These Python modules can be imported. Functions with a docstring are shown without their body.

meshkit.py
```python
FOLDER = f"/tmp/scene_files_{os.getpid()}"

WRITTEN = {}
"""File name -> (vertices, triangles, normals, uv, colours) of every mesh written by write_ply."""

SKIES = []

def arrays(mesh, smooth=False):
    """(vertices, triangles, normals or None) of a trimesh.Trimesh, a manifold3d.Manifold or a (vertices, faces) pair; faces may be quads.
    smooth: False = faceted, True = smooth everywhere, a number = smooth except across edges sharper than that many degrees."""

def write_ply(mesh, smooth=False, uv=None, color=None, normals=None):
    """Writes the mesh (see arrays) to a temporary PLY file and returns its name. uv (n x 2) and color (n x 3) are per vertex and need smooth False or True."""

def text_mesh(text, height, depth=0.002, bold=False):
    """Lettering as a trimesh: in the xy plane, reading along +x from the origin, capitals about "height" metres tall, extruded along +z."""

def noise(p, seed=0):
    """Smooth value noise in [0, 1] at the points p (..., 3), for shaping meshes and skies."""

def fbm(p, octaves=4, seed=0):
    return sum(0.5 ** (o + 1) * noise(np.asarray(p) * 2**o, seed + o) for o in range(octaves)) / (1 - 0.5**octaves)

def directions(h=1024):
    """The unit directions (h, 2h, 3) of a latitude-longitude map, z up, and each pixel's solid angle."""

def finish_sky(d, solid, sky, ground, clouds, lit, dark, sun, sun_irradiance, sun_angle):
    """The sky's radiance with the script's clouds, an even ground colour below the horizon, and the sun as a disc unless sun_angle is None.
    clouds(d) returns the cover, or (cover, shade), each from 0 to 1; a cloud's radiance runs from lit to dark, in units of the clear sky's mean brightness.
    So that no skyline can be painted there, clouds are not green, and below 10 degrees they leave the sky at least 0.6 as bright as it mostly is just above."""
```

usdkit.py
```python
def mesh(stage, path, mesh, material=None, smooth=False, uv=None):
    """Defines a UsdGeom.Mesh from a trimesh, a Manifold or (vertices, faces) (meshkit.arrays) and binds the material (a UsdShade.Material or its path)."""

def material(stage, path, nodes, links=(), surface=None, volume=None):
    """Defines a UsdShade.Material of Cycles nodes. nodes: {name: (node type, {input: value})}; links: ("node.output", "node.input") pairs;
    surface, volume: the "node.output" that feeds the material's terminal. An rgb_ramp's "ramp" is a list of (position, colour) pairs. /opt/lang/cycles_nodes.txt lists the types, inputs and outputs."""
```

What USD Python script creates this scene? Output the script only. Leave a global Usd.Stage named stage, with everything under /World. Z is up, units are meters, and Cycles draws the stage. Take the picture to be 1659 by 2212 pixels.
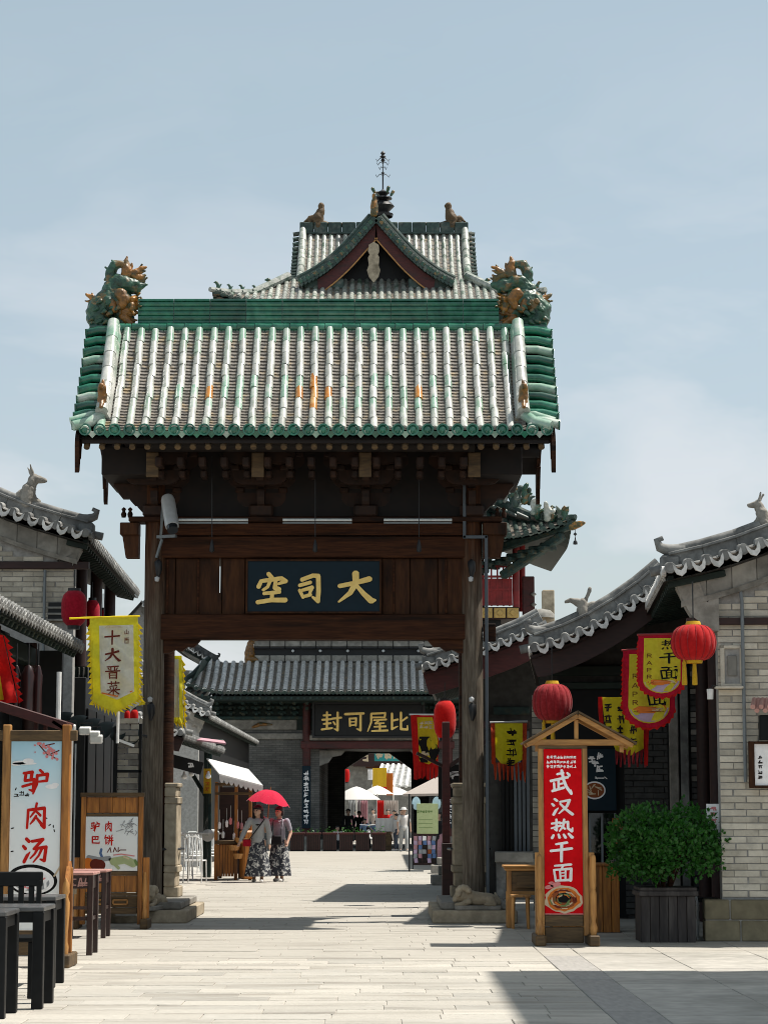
import math, random
import numpy as np, trimesh, usdkit, meshkit
from pxr import Usd, UsdGeom, UsdLux, UsdShade, Gf, Sdf
from shapely.geometry import Polygon, Point, MultiPoint, LineString, box as sbox
from shapely.ops import unary_union
from shapely import affinity

# ------------------------------------------------------------------ camera, sky, sun, exposure
EXPOSURE = 0.50
SUN = np.array([0.42, 0.10, 0.90]); SUN = SUN / np.linalg.norm(SUN)
SUN_POWER = 1.25
SKY_POWER = 0.113
F = 4905.0                    # focal length in units of a 1659 wide picture
TH = math.atan(646 / F)       # upward pitch
EYE = 1.5
stage = Usd.Stage.CreateInMemory()
UsdGeom.SetStageUpAxis(stage, UsdGeom.Tokens.z)
UsdGeom.SetStageMetersPerUnit(stage, 1.0)
UsdGeom.Xform.Define(stage, '/World')
UsdGeom.Scope.Define(stage, '/World/Looks')
cam = UsdGeom.Camera.Define(stage, '/World/camera')
cam.CreateHorizontalApertureAttr(36.0); cam.CreateVerticalApertureAttr(36.0 * 1024 / 767)
cam.CreateFocalLengthAttr(36.0 * F / 1659)
cam.CreateClippingRangeAttr(Gf.Vec2f(0.1, 5000))
cam.CreateExposureAttr(EXPOSURE)
cam.AddTranslateOp().Set((0, 0, EYE)); cam.AddRotateXOp().Set(90 + math.degrees(TH))
U = usdkit.material
elev, azim = math.asin(SUN[2]), math.atan2(SUN[0], SUN[1])
U(stage, '/World/Looks/sky_look', {
    'tc': ('texture_coordinate', {}),
    'sky': ('sky_texture', {'sky_type': 'single_scattering', 'sun_disc': False, 'sun_elevation': elev, 'sun_rotation': azim, 'aerosol_density': 2.2, 'air_density': 1.1}),
    'mp': ('mapping', {'scale': (1.5, 1.5, 4.2), 'location': (0.35, 0.1, 0.0)}),
    'nz': ('noise_texture', {'scale': 3.4, 'detail': 8.0, 'roughness': 0.56, 'distortion': 0.3}),
    'cr': ('rgb_ramp', {'ramp': [(0.0, (0, 0, 0)), (0.485, (0, 0, 0)), (0.56, (0.5, 0.5, 0.5)), (0.66, (.95, .95, .95)), (1.0, (1, 1, 1))]}),
    'sx': ('separate_xyz', {}), 'lo': ('map_range', {'from_min': 0.05, 'from_max': 0.34, 'to_min': 0.95, 'to_max': 0.0, 'clamp': True}),
    'vg': ('map_range', {'from_min': 0.02, 'from_max': 0.30, 'to_min': 1.0, 'to_max': 0.0, 'clamp': True}),
    'vc': ('mix_color', {'a': (3.3, 3.85, 3.5), 'b': (4.0, 4.2, 4.4)}),
    'ml': ('math', {'math_type': 'multiply'}),
    'mx': ('mix_color', {'b': (5.0, 5.15, 5.4)}),
    'veil': ('mix_color', {'fac': 0.5}),
    'bg': ('background_shader', {'strength': SKY_POWER})},
  [('tc.generated', 'mp.vector'), ('tc.generated', 'sx.vector'), ('mp.vector', 'nz.vector'), ('nz.fac', 'cr.fac'), ('sx.z', 'lo.value'), ('sx.z', 'vg.value'), ('vg.result', 'vc.fac'),
   ('cr.color', 'ml.value1'), ('lo.result', 'ml.value2'), ('ml.value', 'mx.fac'), ('sky.color', 'veil.a'), ('vc.result', 'veil.b'), ('veil.result', 'mx.a'),
   ('mx.result', 'bg.color')], surface='bg.background')
dome = UsdLux.DomeLight.Define(stage, '/World/sky')
UsdShade.MaterialBindingAPI.Apply(dome.GetPrim()).Bind(UsdShade.Material.Get(stage, '/World/Looks/sky_look'))
sun = UsdLux.DistantLight.Define(stage, '/World/sun')
sun.CreateIntensityAttr(SUN_POWER); sun.CreateAngleAttr(0.53); sun.CreateColorAttr(Gf.Vec3f(1.0, 0.95, 0.87)); sun.CreateNormalizeAttr(True)
_q = Gf.Rotation(Gf.Vec3d(0, 0, -1), Gf.Vec3d(*(-SUN))).GetQuat()
sun.AddOrientOp().Set(Gf.Quatf(_q))

rng = random.Random(11)
nrs = np.random.RandomState(5)
V = lambda *a: np.array(a, float)

def P(u, v, Y):
    """World point at depth Y that a 1659 x 2212 picture shows at (u, v)."""
    x, y = (u - 829.5) / F, (1106 - v) / F
    yw, zw = math.cos(TH) - y * math.sin(TH), math.sin(TH) + y * math.cos(TH)
    return V(x / yw * Y, Y, EYE + zw / yw * Y)
def PX(u, v, Y): return P(u, v, Y)[0]
def PZ(v, Y): return P(829.5, v, Y)[2]
def GY(v):
    """Depth of the ground seen at picture row v."""
    y = (1106 - v) / F
    return -EYE * (math.cos(TH) - y * math.sin(TH)) / (math.sin(TH) + y * math.cos(TH))

# ------------------------------------------------------------------ prims
_used, _loc = {}, {}
def _path(parent, name):
    base = (parent or '/World') + '/' + name
    n = _used.get(base, -1) + 1
    _used[base] = n
    return base if n == 0 else '%s_%03d' % (base, n)
def tag(path, label=None, cat=None, group=None, kind=None):
    p = stage.GetPrimAtPath(path)
    for k, v in (('label', label), ('category', cat), ('group', group), ('kind', kind)):
        if v: p.SetCustomDataByKey(k, v)
    return path
def thing(name, label, cat, loc=(0, 0, 0), rz=0.0, group=None, kind=None):
    path = _path(None, name)
    x = UsdGeom.Xform.Define(stage, path)
    x.AddTranslateOp().Set(tuple(map(float, loc))); x.AddRotateZOp().Set(float(rz))
    _loc[path] = V(*loc)
    return tag(path, label, cat, group, kind)
def copy_of(src, loc, rz=0.0, label=None, group=None, sc=None):
    """Another thing like src, in its own place, with copies of its parts."""
    was = stage.GetPrimAtPath(src).GetCustomData()
    base = src.rpartition('/')[2]
    if base[-4:-3] == '_' and base[-3:].isdigit(): base = base[:-4]
    path = thing(base, label or was['label'], was['category'], loc, rz, group or was.get('group'))
    pr = stage.GetPrimAtPath(path)
    if sc: UsdGeom.Xformable(pr).AddScaleOp().Set(Gf.Vec3f(*sc))
    cls = src
    pr.GetReferences().AddInternalReference(cls); pr.SetInstanceable(True)
    tag(path, label or was['label'], was['category'], group or was.get('group'))
    return path
def put(parent, name, mb, mat, smooth=False, world=False, label=None, cat=None, group=None, kind=None):
    """One mesh, a child of parent (or a thing of its own)."""
    v, f = mb.arrays() if isinstance(mb, MB) else (np.asarray(mb.vertices), np.asarray(mb.faces))
    if world and parent:
        top = '/'.join(parent.split('/')[:3])
        v = v - _loc[top]
    path = _path(parent, name)
    usdkit.mesh(stage, path, trimesh.Trimesh(v, f, process=False) if smooth else (v, f), '/World/Looks/' + mat, smooth=smooth)
    return tag(path, label, cat, group, kind)

_ch = None
def _chamfer_topology():
    global _ch
    if _ch is None:
        pts = []
        for sx in (-1, 1):
            for sy in (-1, 1):
                for sz in (-1, 1):
                    for k in range(3):
                        b = [0, 0, 0]; b[k] = 1
                        pts.append((sx, sy, sz, *b))
        q = np.array([[p[0] * (1 - .2 * (1 - p[3])), p[1] * (1 - .2 * (1 - p[4])), p[2] * (1 - .2 * (1 - p[5]))] for p in pts])
        h = trimesh.Trimesh(q, trimesh.convex.convex_hull(q).faces * 0, process=False)
        from scipy.spatial import ConvexHull
        hh = ConvexHull(q); f = hh.simplices.copy()
        for i, t in enumerate(f):
            n = np.cross(q[t[1]] - q[t[0]], q[t[2]] - q[t[0]])
            if n @ q[t].mean(0) < 0: f[i] = t[::-1]
        _ch = (np.array(pts, float), f)
    return _ch
def rotz(a):
    c, s = math.cos(a), math.sin(a); return np.array([[c, -s, 0], [s, c, 0], [0, 0, 1.0]])
def rotx(a):
    c, s = math.cos(a), math.sin(a); return np.array([[1.0, 0, 0], [0, c, -s], [0, s, c]])
def roty(a):
    c, s = math.cos(a), math.sin(a); return np.array([[c, 0, s], [0, 1.0, 0], [-s, 0, c]])

class MB:
    def __init__(self): self.v, self.f, self.n = [], [], 0
    def arrays(self): return np.vstack(self.v), np.vstack(self.f)
    def add(self, v, f):
        v, f = np.asarray(v, float), np.asarray(f, int)
        if f.shape[1] == 4: f = np.vstack([f[:, [0, 1, 2]], f[:, [0, 2, 3]]])
        self.v.append(v); self.f.append(f + self.n); self.n += len(v); return self
    def tm(self, t): return self.add(t.vertices, t.faces)
    def box(self, c, s, R=None, b=0.0):
        """Box of full size s centred at c; b chamfers its edges."""
        h = np.asarray(s, float) / 2
        if b > 0:
            pts, f = _chamfer_topology(); b = min(b, h.min() * .45)
            q = np.stack([pts[:, k] * (h[k] - b * (1 - pts[:, 3 + k])) for k in range(3)], 1)
        else:
            q = np.array([[x, y, z] for x in (-1, 1) for y in (-1, 1) for z in (-1, 1)], float) * h
            f = np.array([[0, 1, 3, 2], [4, 6, 7, 5], [0, 4, 5, 1], [2, 3, 7, 6], [0, 2, 6, 4], [1, 5, 7, 3]])
        if R is not None: q = q @ np.asarray(R).T
        return self.add(q + np.asarray(c, float), f)
    def span(self, lo, hi, b=0.0):
        lo, hi = np.asarray(lo, float), np.asarray(hi, float); return self.box((lo + hi) / 2, np.abs(hi - lo), None, b)
    def beam(self, a, b, w, h, up=(0, 0, 1), bev=0.0):
        a, b = np.asarray(a, float), np.asarray(b, float); d = b - a; L = np.linalg.norm(d); d = d / L
        s = np.cross(d, up); s = s / np.linalg.norm(s); t = np.cross(s, d)
        return self.box((a + b) / 2, (L, w, h), np.stack([d, s, t], 1), bev)
    def tube(self, pts, r, n=8, cap=True):
        pts = np.asarray(pts, float); m = len(pts)
        r = np.full(m, r, float) if np.ndim(r) == 0 else np.asarray(r, float)
        t = np.gradient(pts, axis=0); t /= np.maximum(np.linalg.norm(t, axis=1, keepdims=True), 1e-9)
        ref = V(0, 0, 1) if abs(t[0][2]) < .9 else V(1, 0, 0)
        a = np.cross(t[0], ref); a /= np.linalg.norm(a); rings = []
        for i in range(m):
            a = a - t[i] * (a @ t[i]); a /= np.linalg.norm(a); b = np.cross(t[i], a)
            ang = np.arange(n) * 2 * math.pi / n
            rings.append(pts[i] + r[i] * (np.cos(ang)[:, None] * a + np.sin(ang)[:, None] * b))
        v = np.vstack(rings); f = []
        for i in range(m - 1):
            for k in range(n):
                k2 = (k + 1) % n; f.append([i * n + k, i * n + k2, (i + 1) * n + k2, (i + 1) * n + k])
        self.add(v, f)
        if cap:
            for i, sgn in ((0, 1), (m - 1, -1)):
                self.add(np.vstack([v[i * n:(i + 1) * n], pts[i]]), [[k, n, (k + 1) % n][::sgn] for k in range(n)])
        return self
    def lathe(self, prof, n=16, c=(0, 0, 0)):
        """prof: (radius, z) pairs from bottom to top."""
        m = len(prof); ang = np.arange(n) * 2 * math.pi / n
        v = np.vstack([np.stack([r * np.cos(ang), r * np.sin(ang), np.full(n, z)], 1) for r, z in prof]) + np.asarray(c, float)
        f = [[i * n + k, i * n + (k + 1) % n, (i + 1) * n + (k + 1) % n, (i + 1) * n + k] for i in range(m - 1) for k in range(n)]
        return self.add(v, f)
    def prism(self, poly, depth, M=None):
        """Extrudes a shapely polygon (x right, y up) along its own +z; M 4x4 places it."""
        for g in getattr(poly, 'geoms', [poly]):
            if g.is_empty or g.area < 1e-9: continue
            t = trimesh.creation.extrude_polygon(g, depth, engine='earcut')
            if M is not None: t.apply_transform(M)
            self.tm(t)
        return self
    def grid(self, fn, nu, nv):
        u, w = np.meshgrid(np.linspace(0, 1, nu), np.linspace(0, 1, nv), indexing='ij')
        v = np.stack(fn(u.ravel(), w.ravel()), 1); f = []
        for i in range(nu - 1):
            for j in range(nv - 1):
                a = i * nv + j; f.append([a, a + nv, a + nv + 1, a + 1])
        return self.add(v, f)
    def move(self, R=None, t=(0, 0, 0), s=1.0):
        v, f = self.arrays(); v = v * s
        if R is not None: v = v @ np.asarray(R).T
        self.v, self.f = [v + np.asarray(t, float)], [f]; return self
def front(o, sx=1.0):
    """Matrix that stands a drawing (x right, y up) upright in the xz plane at o, thickness towards the camera."""
    M = np.eye(4); M[:3, 0] = (1, 0, 0); M[:3, 1] = (0, 0, 1); M[:3, 2] = (0, -1, 0); M[:3, 3] = o; return M
def blob(chain, edge=0.03, it=4, refine=True):
    """One smooth body from hulls of spheres: chain = [((p, r), (p, r)), ...]."""
    import manifold3d as m3
    def sph(p, r): return m3.Manifold.sphere(float(r), 14).translate([float(x) for x in p])
    parts = [m3.Manifold.batch_hull([sph(*a), sph(*b)]) for a, b in chain]
    m = m3.Manifold.batch_boolean(parts, m3.OpType.Add)
    if refine: m = m.refine_to_length(edge)
    t = m.to_mesh(); t = trimesh.Trimesh(np.array(t.vert_properties[:, :3]), np.array(t.tri_verts), process=True)
    if it: trimesh.smoothing.filter_taubin(t, iterations=it)
    return t
def rough(t, amp, scale, seed=0):
    """Pushes a mesh's points in and out with noise along the normals."""
    n = meshkit.fbm(t.vertices * scale + 50, 3, seed) - .5
    t.vertices = t.vertices + t.vertex_normals * (n * 2 * amp)[:, None]; return t

# ------------------------------------------------------------------ materials
LOOK = '/World/Looks/'
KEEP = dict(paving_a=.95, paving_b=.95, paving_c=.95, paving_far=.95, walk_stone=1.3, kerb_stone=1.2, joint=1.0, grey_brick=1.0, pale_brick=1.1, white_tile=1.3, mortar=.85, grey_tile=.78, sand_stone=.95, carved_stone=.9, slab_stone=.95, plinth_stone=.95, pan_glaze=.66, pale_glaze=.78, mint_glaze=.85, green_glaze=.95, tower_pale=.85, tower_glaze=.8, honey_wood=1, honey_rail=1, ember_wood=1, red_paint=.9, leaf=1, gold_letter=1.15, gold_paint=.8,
            fin_ceramic=.9, moss_ceramic=.9, ochre_ceramic=.9, beam_wood=.62, plank_wood=.46, old_wood=.6, eave_wood=.2, arm_wood=.18, rose_top=1.2, rose_wood=.3, black_paint=.35, lit_black_top=.9, black_shade_board=.5, brown_paint=.6, dark_brick=.55, green_paint=.5, maroon_paint=.8, blue_green=.6, base_wood=.75, planter_wood=.8)
def look(name, c1, c2=None, scale=6.0, rough=.75, bump=.25, bd=.01, stretch=(1, 1, 1), dirt=None, dirt_scale=1.2, dirt_at=(.5, .68), rnd=.12, spec=.35, metal=0.0, coat=0.0, island=False, world=False, extra=None):
    """Two-tone mottled surface with relief, a dirt tone in patches and a small change of brightness from piece to piece."""
    c2 = c2 or tuple(x * .7 for x in c1); k = KEEP.get(name, .8)
    c1, c2 = tuple(x * k for x in c1), tuple(x * k for x in c2); dirt = dirt and tuple(x * k for x in dirt)
    n = {'tc': ('texture_coordinate', {}), 'ge': ('geometry', {}), 'mp': ('mapping', {'scale': stretch}),
         'nz': ('noise_texture', {'scale': scale, 'detail': 7.0, 'roughness': .62}),
         'cr': ('rgb_ramp', {'ramp': [(0.0, c2), (.36, c2), (.64, c1), (1.0, c1)]}),
         'oi': ('object_info', {}), 'mr': ('map_range', {'from_min': 0.0, 'from_max': 1.0, 'to_min': 1 - rnd, 'to_max': 1 + rnd}),
         'hs': ('hsv', {}), 'bp': ('bump', {'strength': bump, 'distance': bd}),
         'p': ('principled_bsdf', {'roughness': rough, 'specular_ior_level': spec, 'metallic': metal, 'coat_weight': coat, 'coat_roughness': .15})}
    src = 'ge.position' if world else 'tc.object'
    L = [(src, 'mp.vector'), ('mp.vector', 'nz.vector'), ('nz.fac', 'cr.fac'), ('ge.random_per_island' if island else 'oi.random', 'mr.value'),
         ('mr.result', 'hs.value'), ('hs.color', 'p.base_color'), ('nz.fac', 'bp.height'), ('bp.normal', 'p.normal')]
    out = 'cr.color'
    if dirt:
        n['dn'] = ('noise_texture', {'scale': dirt_scale, 'detail': 5.0, 'roughness': .6})
        n['dr'] = ('map_range', {'from_min': dirt_at[0], 'from_max': dirt_at[1], 'to_min': 0.0, 'to_max': 1.0, 'clamp': True})
        n['dm'] = ('mix_color', {'b': dirt})
        L += [('mp.vector', 'dn.vector'), ('dn.fac', 'dr.value'), ('dr.result', 'dm.fac'), (out, 'dm.a')]; out = 'dm.result'
    L.append((out, 'hs.color'))
    U(stage, LOOK + name, n, L, surface='p.BSDF'); return name
def cloth(name, c1, c2=None, trans=.35, scale=30, rough=.85):
    c2 = c2 or tuple(x * .85 for x in c1)
    U(stage, LOOK + name, {'tc': ('texture_coordinate', {}), 'nz': ('noise_texture', {'scale': scale, 'detail': 4.0}),
        'cr': ('rgb_ramp', {'ramp': [(.3, c2), (.7, c1)]}), 'p': ('principled_bsdf', {'roughness': rough, 'specular_ior_level': .2, 'sheen_weight': .15}),
        't': ('translucent_bsdf', {}), 'm': ('mix_closure', {'fac': trans})},
      [('tc.object', 'nz.vector'), ('nz.fac', 'cr.fac'), ('cr.color', 'p.base_color'), ('cr.color', 't.color'), ('p.BSDF', 'm.closure1'), ('t.BSDF', 'm.closure2')], surface='m.closure')
    return name
def plain(name, c, rough=.5, spec=.4, metal=0.0):
    KEEP.setdefault(name, 1.0)
    return look(name, c, tuple(x * .86 for x in c), 14, rough, .08, .004, spec=spec, metal=metal, rnd=.06)

look('paving_a', (.47, .44, .385), (.38, .355, .31), 9, .8, .8, .02, (1.6, 7, 1), dirt=(.29, .265, .225), dirt_scale=.35, rnd=.12, world=True)
look('paving_b', (.43, .405, .36), (.345, .325, .285), 7, .8, .8, .02, (1.4, 6, 1), dirt=(.27, .248, .21), dirt_scale=.35, rnd=.12, world=True)
look('paving_c', (.51, .475, .415), (.42, .39, .34), 11, .8, .8, .02, (1.8, 8, 1), dirt=(.31, .285, .245), dirt_scale=.35, rnd=.12, world=True)
look('paving_far', (.47, .44, .385), (.37, .345, .30), 6, .82, .4, .012, (1.5, 6, 1), dirt=(.31, .285, .245), dirt_scale=.35, rnd=.12, island=True, world=True)
look('joint', (.42, .39, .34), (.33, .305, .265), 8, .9, .3, .01, world=True)
look('earth', (.34, .31, .26), (.26, .235, .2), 2, .95, .3, .02, world=True)
look('walk_stone', (.33, .31, .275), (.25, .235, .21), 5, .8, .45, .012, dirt=(.20, .19, .165), dirt_scale=.8, rnd=.1, world=True)
look('kerb_stone', (.27, .255, .235), (.21, .2, .185), 6, .72, .4, .01, (3, .7, 1), rnd=.1, world=True)
look('old_wood', (.075, .030, .014), (.030, .012, .007), 5, .7, .55, .012, (1, 1, 7), dirt=(.016, .010, .008), dirt_scale=1.4, rnd=.14, spec=.12)
look('beam_wood', (.12, .044, .018), (.052, .018, .009), 5, .7, .6, .012, (.5, 6, 6), dirt=(.026, .012, .007), dirt_scale=1.0, rnd=.16, spec=.12)
look('plank_wood', (.14, .054, .02), (.075, .027, .011), 4, .65, .5, .01, (4, 4, .8), dirt=(.032, .014, .008), dirt_scale=1.3, rnd=.25, spec=.15)
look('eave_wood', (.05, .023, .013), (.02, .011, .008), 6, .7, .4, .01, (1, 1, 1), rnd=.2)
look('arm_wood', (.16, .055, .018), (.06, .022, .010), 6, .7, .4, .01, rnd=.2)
# the posts: brown and sheltered above, grey and bleached by the weather lower down
U(stage, LOOK + 'post_wood', {'tc': ('texture_coordinate', {}), 'mp': ('mapping', {'scale': (7, 7, .55)}), 'nz': ('noise_texture', {'scale': 5.0, 'detail': 8.0, 'roughness': .65}),
    'gr': ('rgb_ramp', {'ramp': [(.28, (.055, .042, .031)), (.5, (.125, .102, .078)), (.75, (.24, .205, .16))]}), 'br': ('rgb_ramp', {'ramp': [(.3, (.03, .013, .008)), (.72, (.10, .040, .017))]}),
    'sp': ('separate_xyz', {}), 'n2': ('noise_texture', {'scale': 1.7, 'detail': 4.0}), 'ad': ('math', {'math_type': 'multiply_add', 'value2': 2.4}), 'mr': ('map_range', {'from_min': 4.9, 'from_max': 6.6, 'clamp': True}),
    'mx': ('mix_color', {}), 'bp': ('bump', {'strength': .7, 'distance': .012}), 'p': ('principled_bsdf', {'roughness': .8, 'specular_ior_level': .12})},
  [('tc.object', 'mp.vector'), ('mp.vector', 'nz.vector'), ('tc.object', 'sp.vector'), ('mp.vector', 'n2.vector'), ('n2.fac', 'ad.value1'), ('sp.z', 'ad.value3'), ('ad.value', 'mr.value'),
   ('nz.fac', 'gr.fac'), ('nz.fac', 'br.fac'), ('mr.result', 'mx.fac'), ('gr.color', 'mx.a'), ('br.color', 'mx.b'), ('mx.result', 'p.base_color'), ('nz.fac', 'bp.height'), ('bp.normal', 'p.normal')], surface='p.BSDF')
# glazed tiles
look('green_glaze', (.018, .15, .085), (.008, .07, .045), 7, .16, .25, .006, dirt=(.05, .20, .13), dirt_scale=3, rnd=.22, spec=.6, coat=.3)
look('deep_glaze', (.012, .105, .062), (.006, .045, .03), 6, .2, .3, .008, dirt=(.03, .10, .07), dirt_scale=2.4, rnd=.25, spec=.6, coat=.3)
look('pale_glaze', (.66, .655, .61), (.40, .42, .375), 13, .3, .5, .006, (1, .5, .5), dirt=(.17, .31, .20), dirt_scale=2.2, dirt_at=(.52, .70), rnd=.2, spec=.6, coat=.3)  # dusty weathered glaze; some of the white is sun gloss put into the colour
look('mint_glaze', (.34, .48, .38), (.20, .36, .26), 8, .22, .3, .006, dirt=(.6, .62, .56), dirt_scale=3.0, dirt_at=(.5, .64), rnd=.14, spec=.6, coat=.3)
look('amber_glaze', (.62, .25, .03), (.45, .16, .02), 8, .2, .25, .006, dirt=(.7, .45, .18), dirt_scale=4, rnd=.1, spec=.6, coat=.3)
look('pan_glaze', (.50, .45, .39), (.22, .20, .18), 14, .3, .4, .006, dirt=(.60, .46, .28), dirt_scale=7, dirt_at=(.54, .68), rnd=.25, island=True, spec=.5)
look('tower_glaze', (.045, .085, .068), (.018, .034, .029), 6, .45, .4, .012, dirt=(.15, .155, .13), dirt_scale=2.2, dirt_at=(.52, .7), rnd=.3, spec=.4)
look('tower_pale', (.46, .46, .42), (.24, .27, .23), 7, .4, .4, .01, dirt=(.08, .13, .09), dirt_scale=2.2, dirt_at=(.5, .64), rnd=.25, spec=.5)
look('ochre_ceramic', (.30, .125, .018), (.10, .05, .014), 12, .42, .5, .01, dirt=(.05, .06, .03), dirt_scale=4, rnd=.15, spec=.55)
look('fin_ceramic', (.14, .10, .025), (.03, .035, .016), 13, .42, .6, .012, dirt=(.33, .14, .02), dirt_scale=6, dirt_at=(.5, .6), rnd=.15, spec=.55)
look('moss_ceramic', (.035, .11, .065), (.010, .036, .024), 12, .42, .6, .012, dirt=(.17, .10, .03), dirt_scale=5.0, dirt_at=(.52, .6), rnd=.15, spec=.55)
look('grey_tile', (.26, .26, .25), (.15, .15, .145), 7, .75, .45, .01, dirt=(.40, .40, .38), dirt_scale=2.5, dirt_at=(.5, .66), rnd=.2)
look('white_tile', (.55, .54, .52), (.34, .335, .325), 9, .75, .45, .01, dirt=(.22, .22, .21), dirt_scale=3, dirt_at=(.55, .7), rnd=.18)  # grey tile made paler; sun on the tile lips is put into the colour
look('grey_brick', (.46, .42, .345), (.36, .325, .265), 9, .88, .6, .012, dirt=(.245, .23, .2), dirt_scale=1.6, dirt_at=(.54, .72), rnd=.16, spec=.2)
look('pale_brick', (.54, .495, .41), (.44, .40, .33), 9, .88, .6, .012, dirt=(.31, .29, .255), dirt_scale=1.9, dirt_at=(.56, .72), rnd=.12, spec=.2)
look('dark_brick', (.12, .12, .115), (.075, .075, .072), 9, .9, .6, .012, rnd=.25, spec=.2)
look('mortar', (.42, .41, .39), (.3, .29, .275), 14, .95, .4, .008)
look('carved_stone', (.33, .31, .275), (.22, .205, .18), 8, .85, .6, .015, dirt=(.15, .14, .12), dirt_scale=2.2, rnd=.12, spec=.2)
look('sand_stone', (.44, .37, .27), (.30, .25, .18), 7, .85, .55, .015, dirt=(.18, .15, .105), dirt_scale=1.8, rnd=.14, spec=.2)
look('plinth_stone', (.23, .195, .125), (.165, .14, .09), 6, .85, .5, .015, dirt=(.11, .095, .065), dirt_scale=1.1, rnd=.12, spec=.2)
look('slab_stone', (.26, .25, .225), (.18, .172, .155), 6, .85, .5, .012, dirt=(.36, .345, .31), dirt_scale=2.0, rnd=.12, spec=.2)
U(stage, LOOK + 'far_brick', {'tc': ('texture_coordinate', {}), 'mp': ('mapping', {'rotation': (math.pi / 2, 0, 0)}), 'bk': ('brick_texture', {'color1': (.115, .115, .108), 'color2': (.165, .16, .15), 'mortar': (.075, .075, .073), 'scale': 2.6, 'mortar_size': .018, 'brick_width': .8, 'row_height': .22}),
    'nz': ('noise_texture', {'scale': 1.1, 'detail': 6.0}), 'mr': ('map_range', {'from_min': .3, 'from_max': .7, 'to_min': .65, 'to_max': 1.2}), 'hs': ('hsv', {}), 'bp': ('bump', {'strength': .5, 'distance': .02}), 'p': ('principled_bsdf', {'roughness': .9, 'specular_ior_level': .2})},
  [('tc.object', 'mp.vector'), ('mp.vector', 'bk.vector'), ('tc.object', 'nz.vector'), ('nz.fac', 'mr.value'), ('mr.result', 'hs.value'), ('bk.color', 'hs.color'), ('hs.color', 'p.base_color'), ('bk.fac', 'bp.height'), ('bp.normal', 'p.normal')], surface='p.BSDF')
look('ember_wood', (.42, .17, .035), (.25, .095, .022), 5, .5, .4, .008, (6, 6, .7), dirt=(.13, .055, .018), dirt_scale=1.6, rnd=.15)
look('honey_wood', (.48, .245, .075), (.33, .155, .045), 5, .5, .4, .008, (6, 6, .8), dirt=(.2, .1, .035), dirt_scale=1.6, rnd=.12)
look('honey_rail', (.48, .245, .075), (.33, .155, .045), 5, .5, .4, .008, (.8, 6, 6), dirt=(.2, .1, .035), dirt_scale=1.6, rnd=.12)
look('base_wood', (.17, .105, .045), (.10, .06, .028), 6, .65, .4, .008, (1, 6, 6), dirt=(.06, .04, .02), dirt_scale=1.6, rnd=.12)
look('rose_wood', (.085, .02, .016), (.045, .010, .009), 6, .35, .25, .005, (5, 5, 1), rnd=.12, spec=.5, coat=.2)
look('rose_top', (.40, .22, .19), (.30, .15, .13), 6, .35, .2, .005, rnd=.1, spec=.5)  # rosewood pink, with the sun on the tabletops put into the colour
look('black_paint', (.018, .02, .022), (.010, .011, .012), 10, .5, .15, .004, rnd=.1, spec=.18)
look('lit_black_top', (.10, .10, .10), (.06, .06, .06), 10, .3, .15, .004, rnd=.1, spec=.5)  # black tabletop; its sunlit grey is put into the colour
look('planter_wood', (.040, .032, .030), (.022, .018, .017), 6, .65, .4, .008, (6, 6, .8), dirt=(.075, .065, .06), dirt_scale=1.8, rnd=.2)
look('maroon_paint', (.10, .022, .02), (.06, .014, .013), 6, .55, .3, .006, (1, 4, 4), dirt=(.045, .02, .018), dirt_scale=1.1, rnd=.12)
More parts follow.
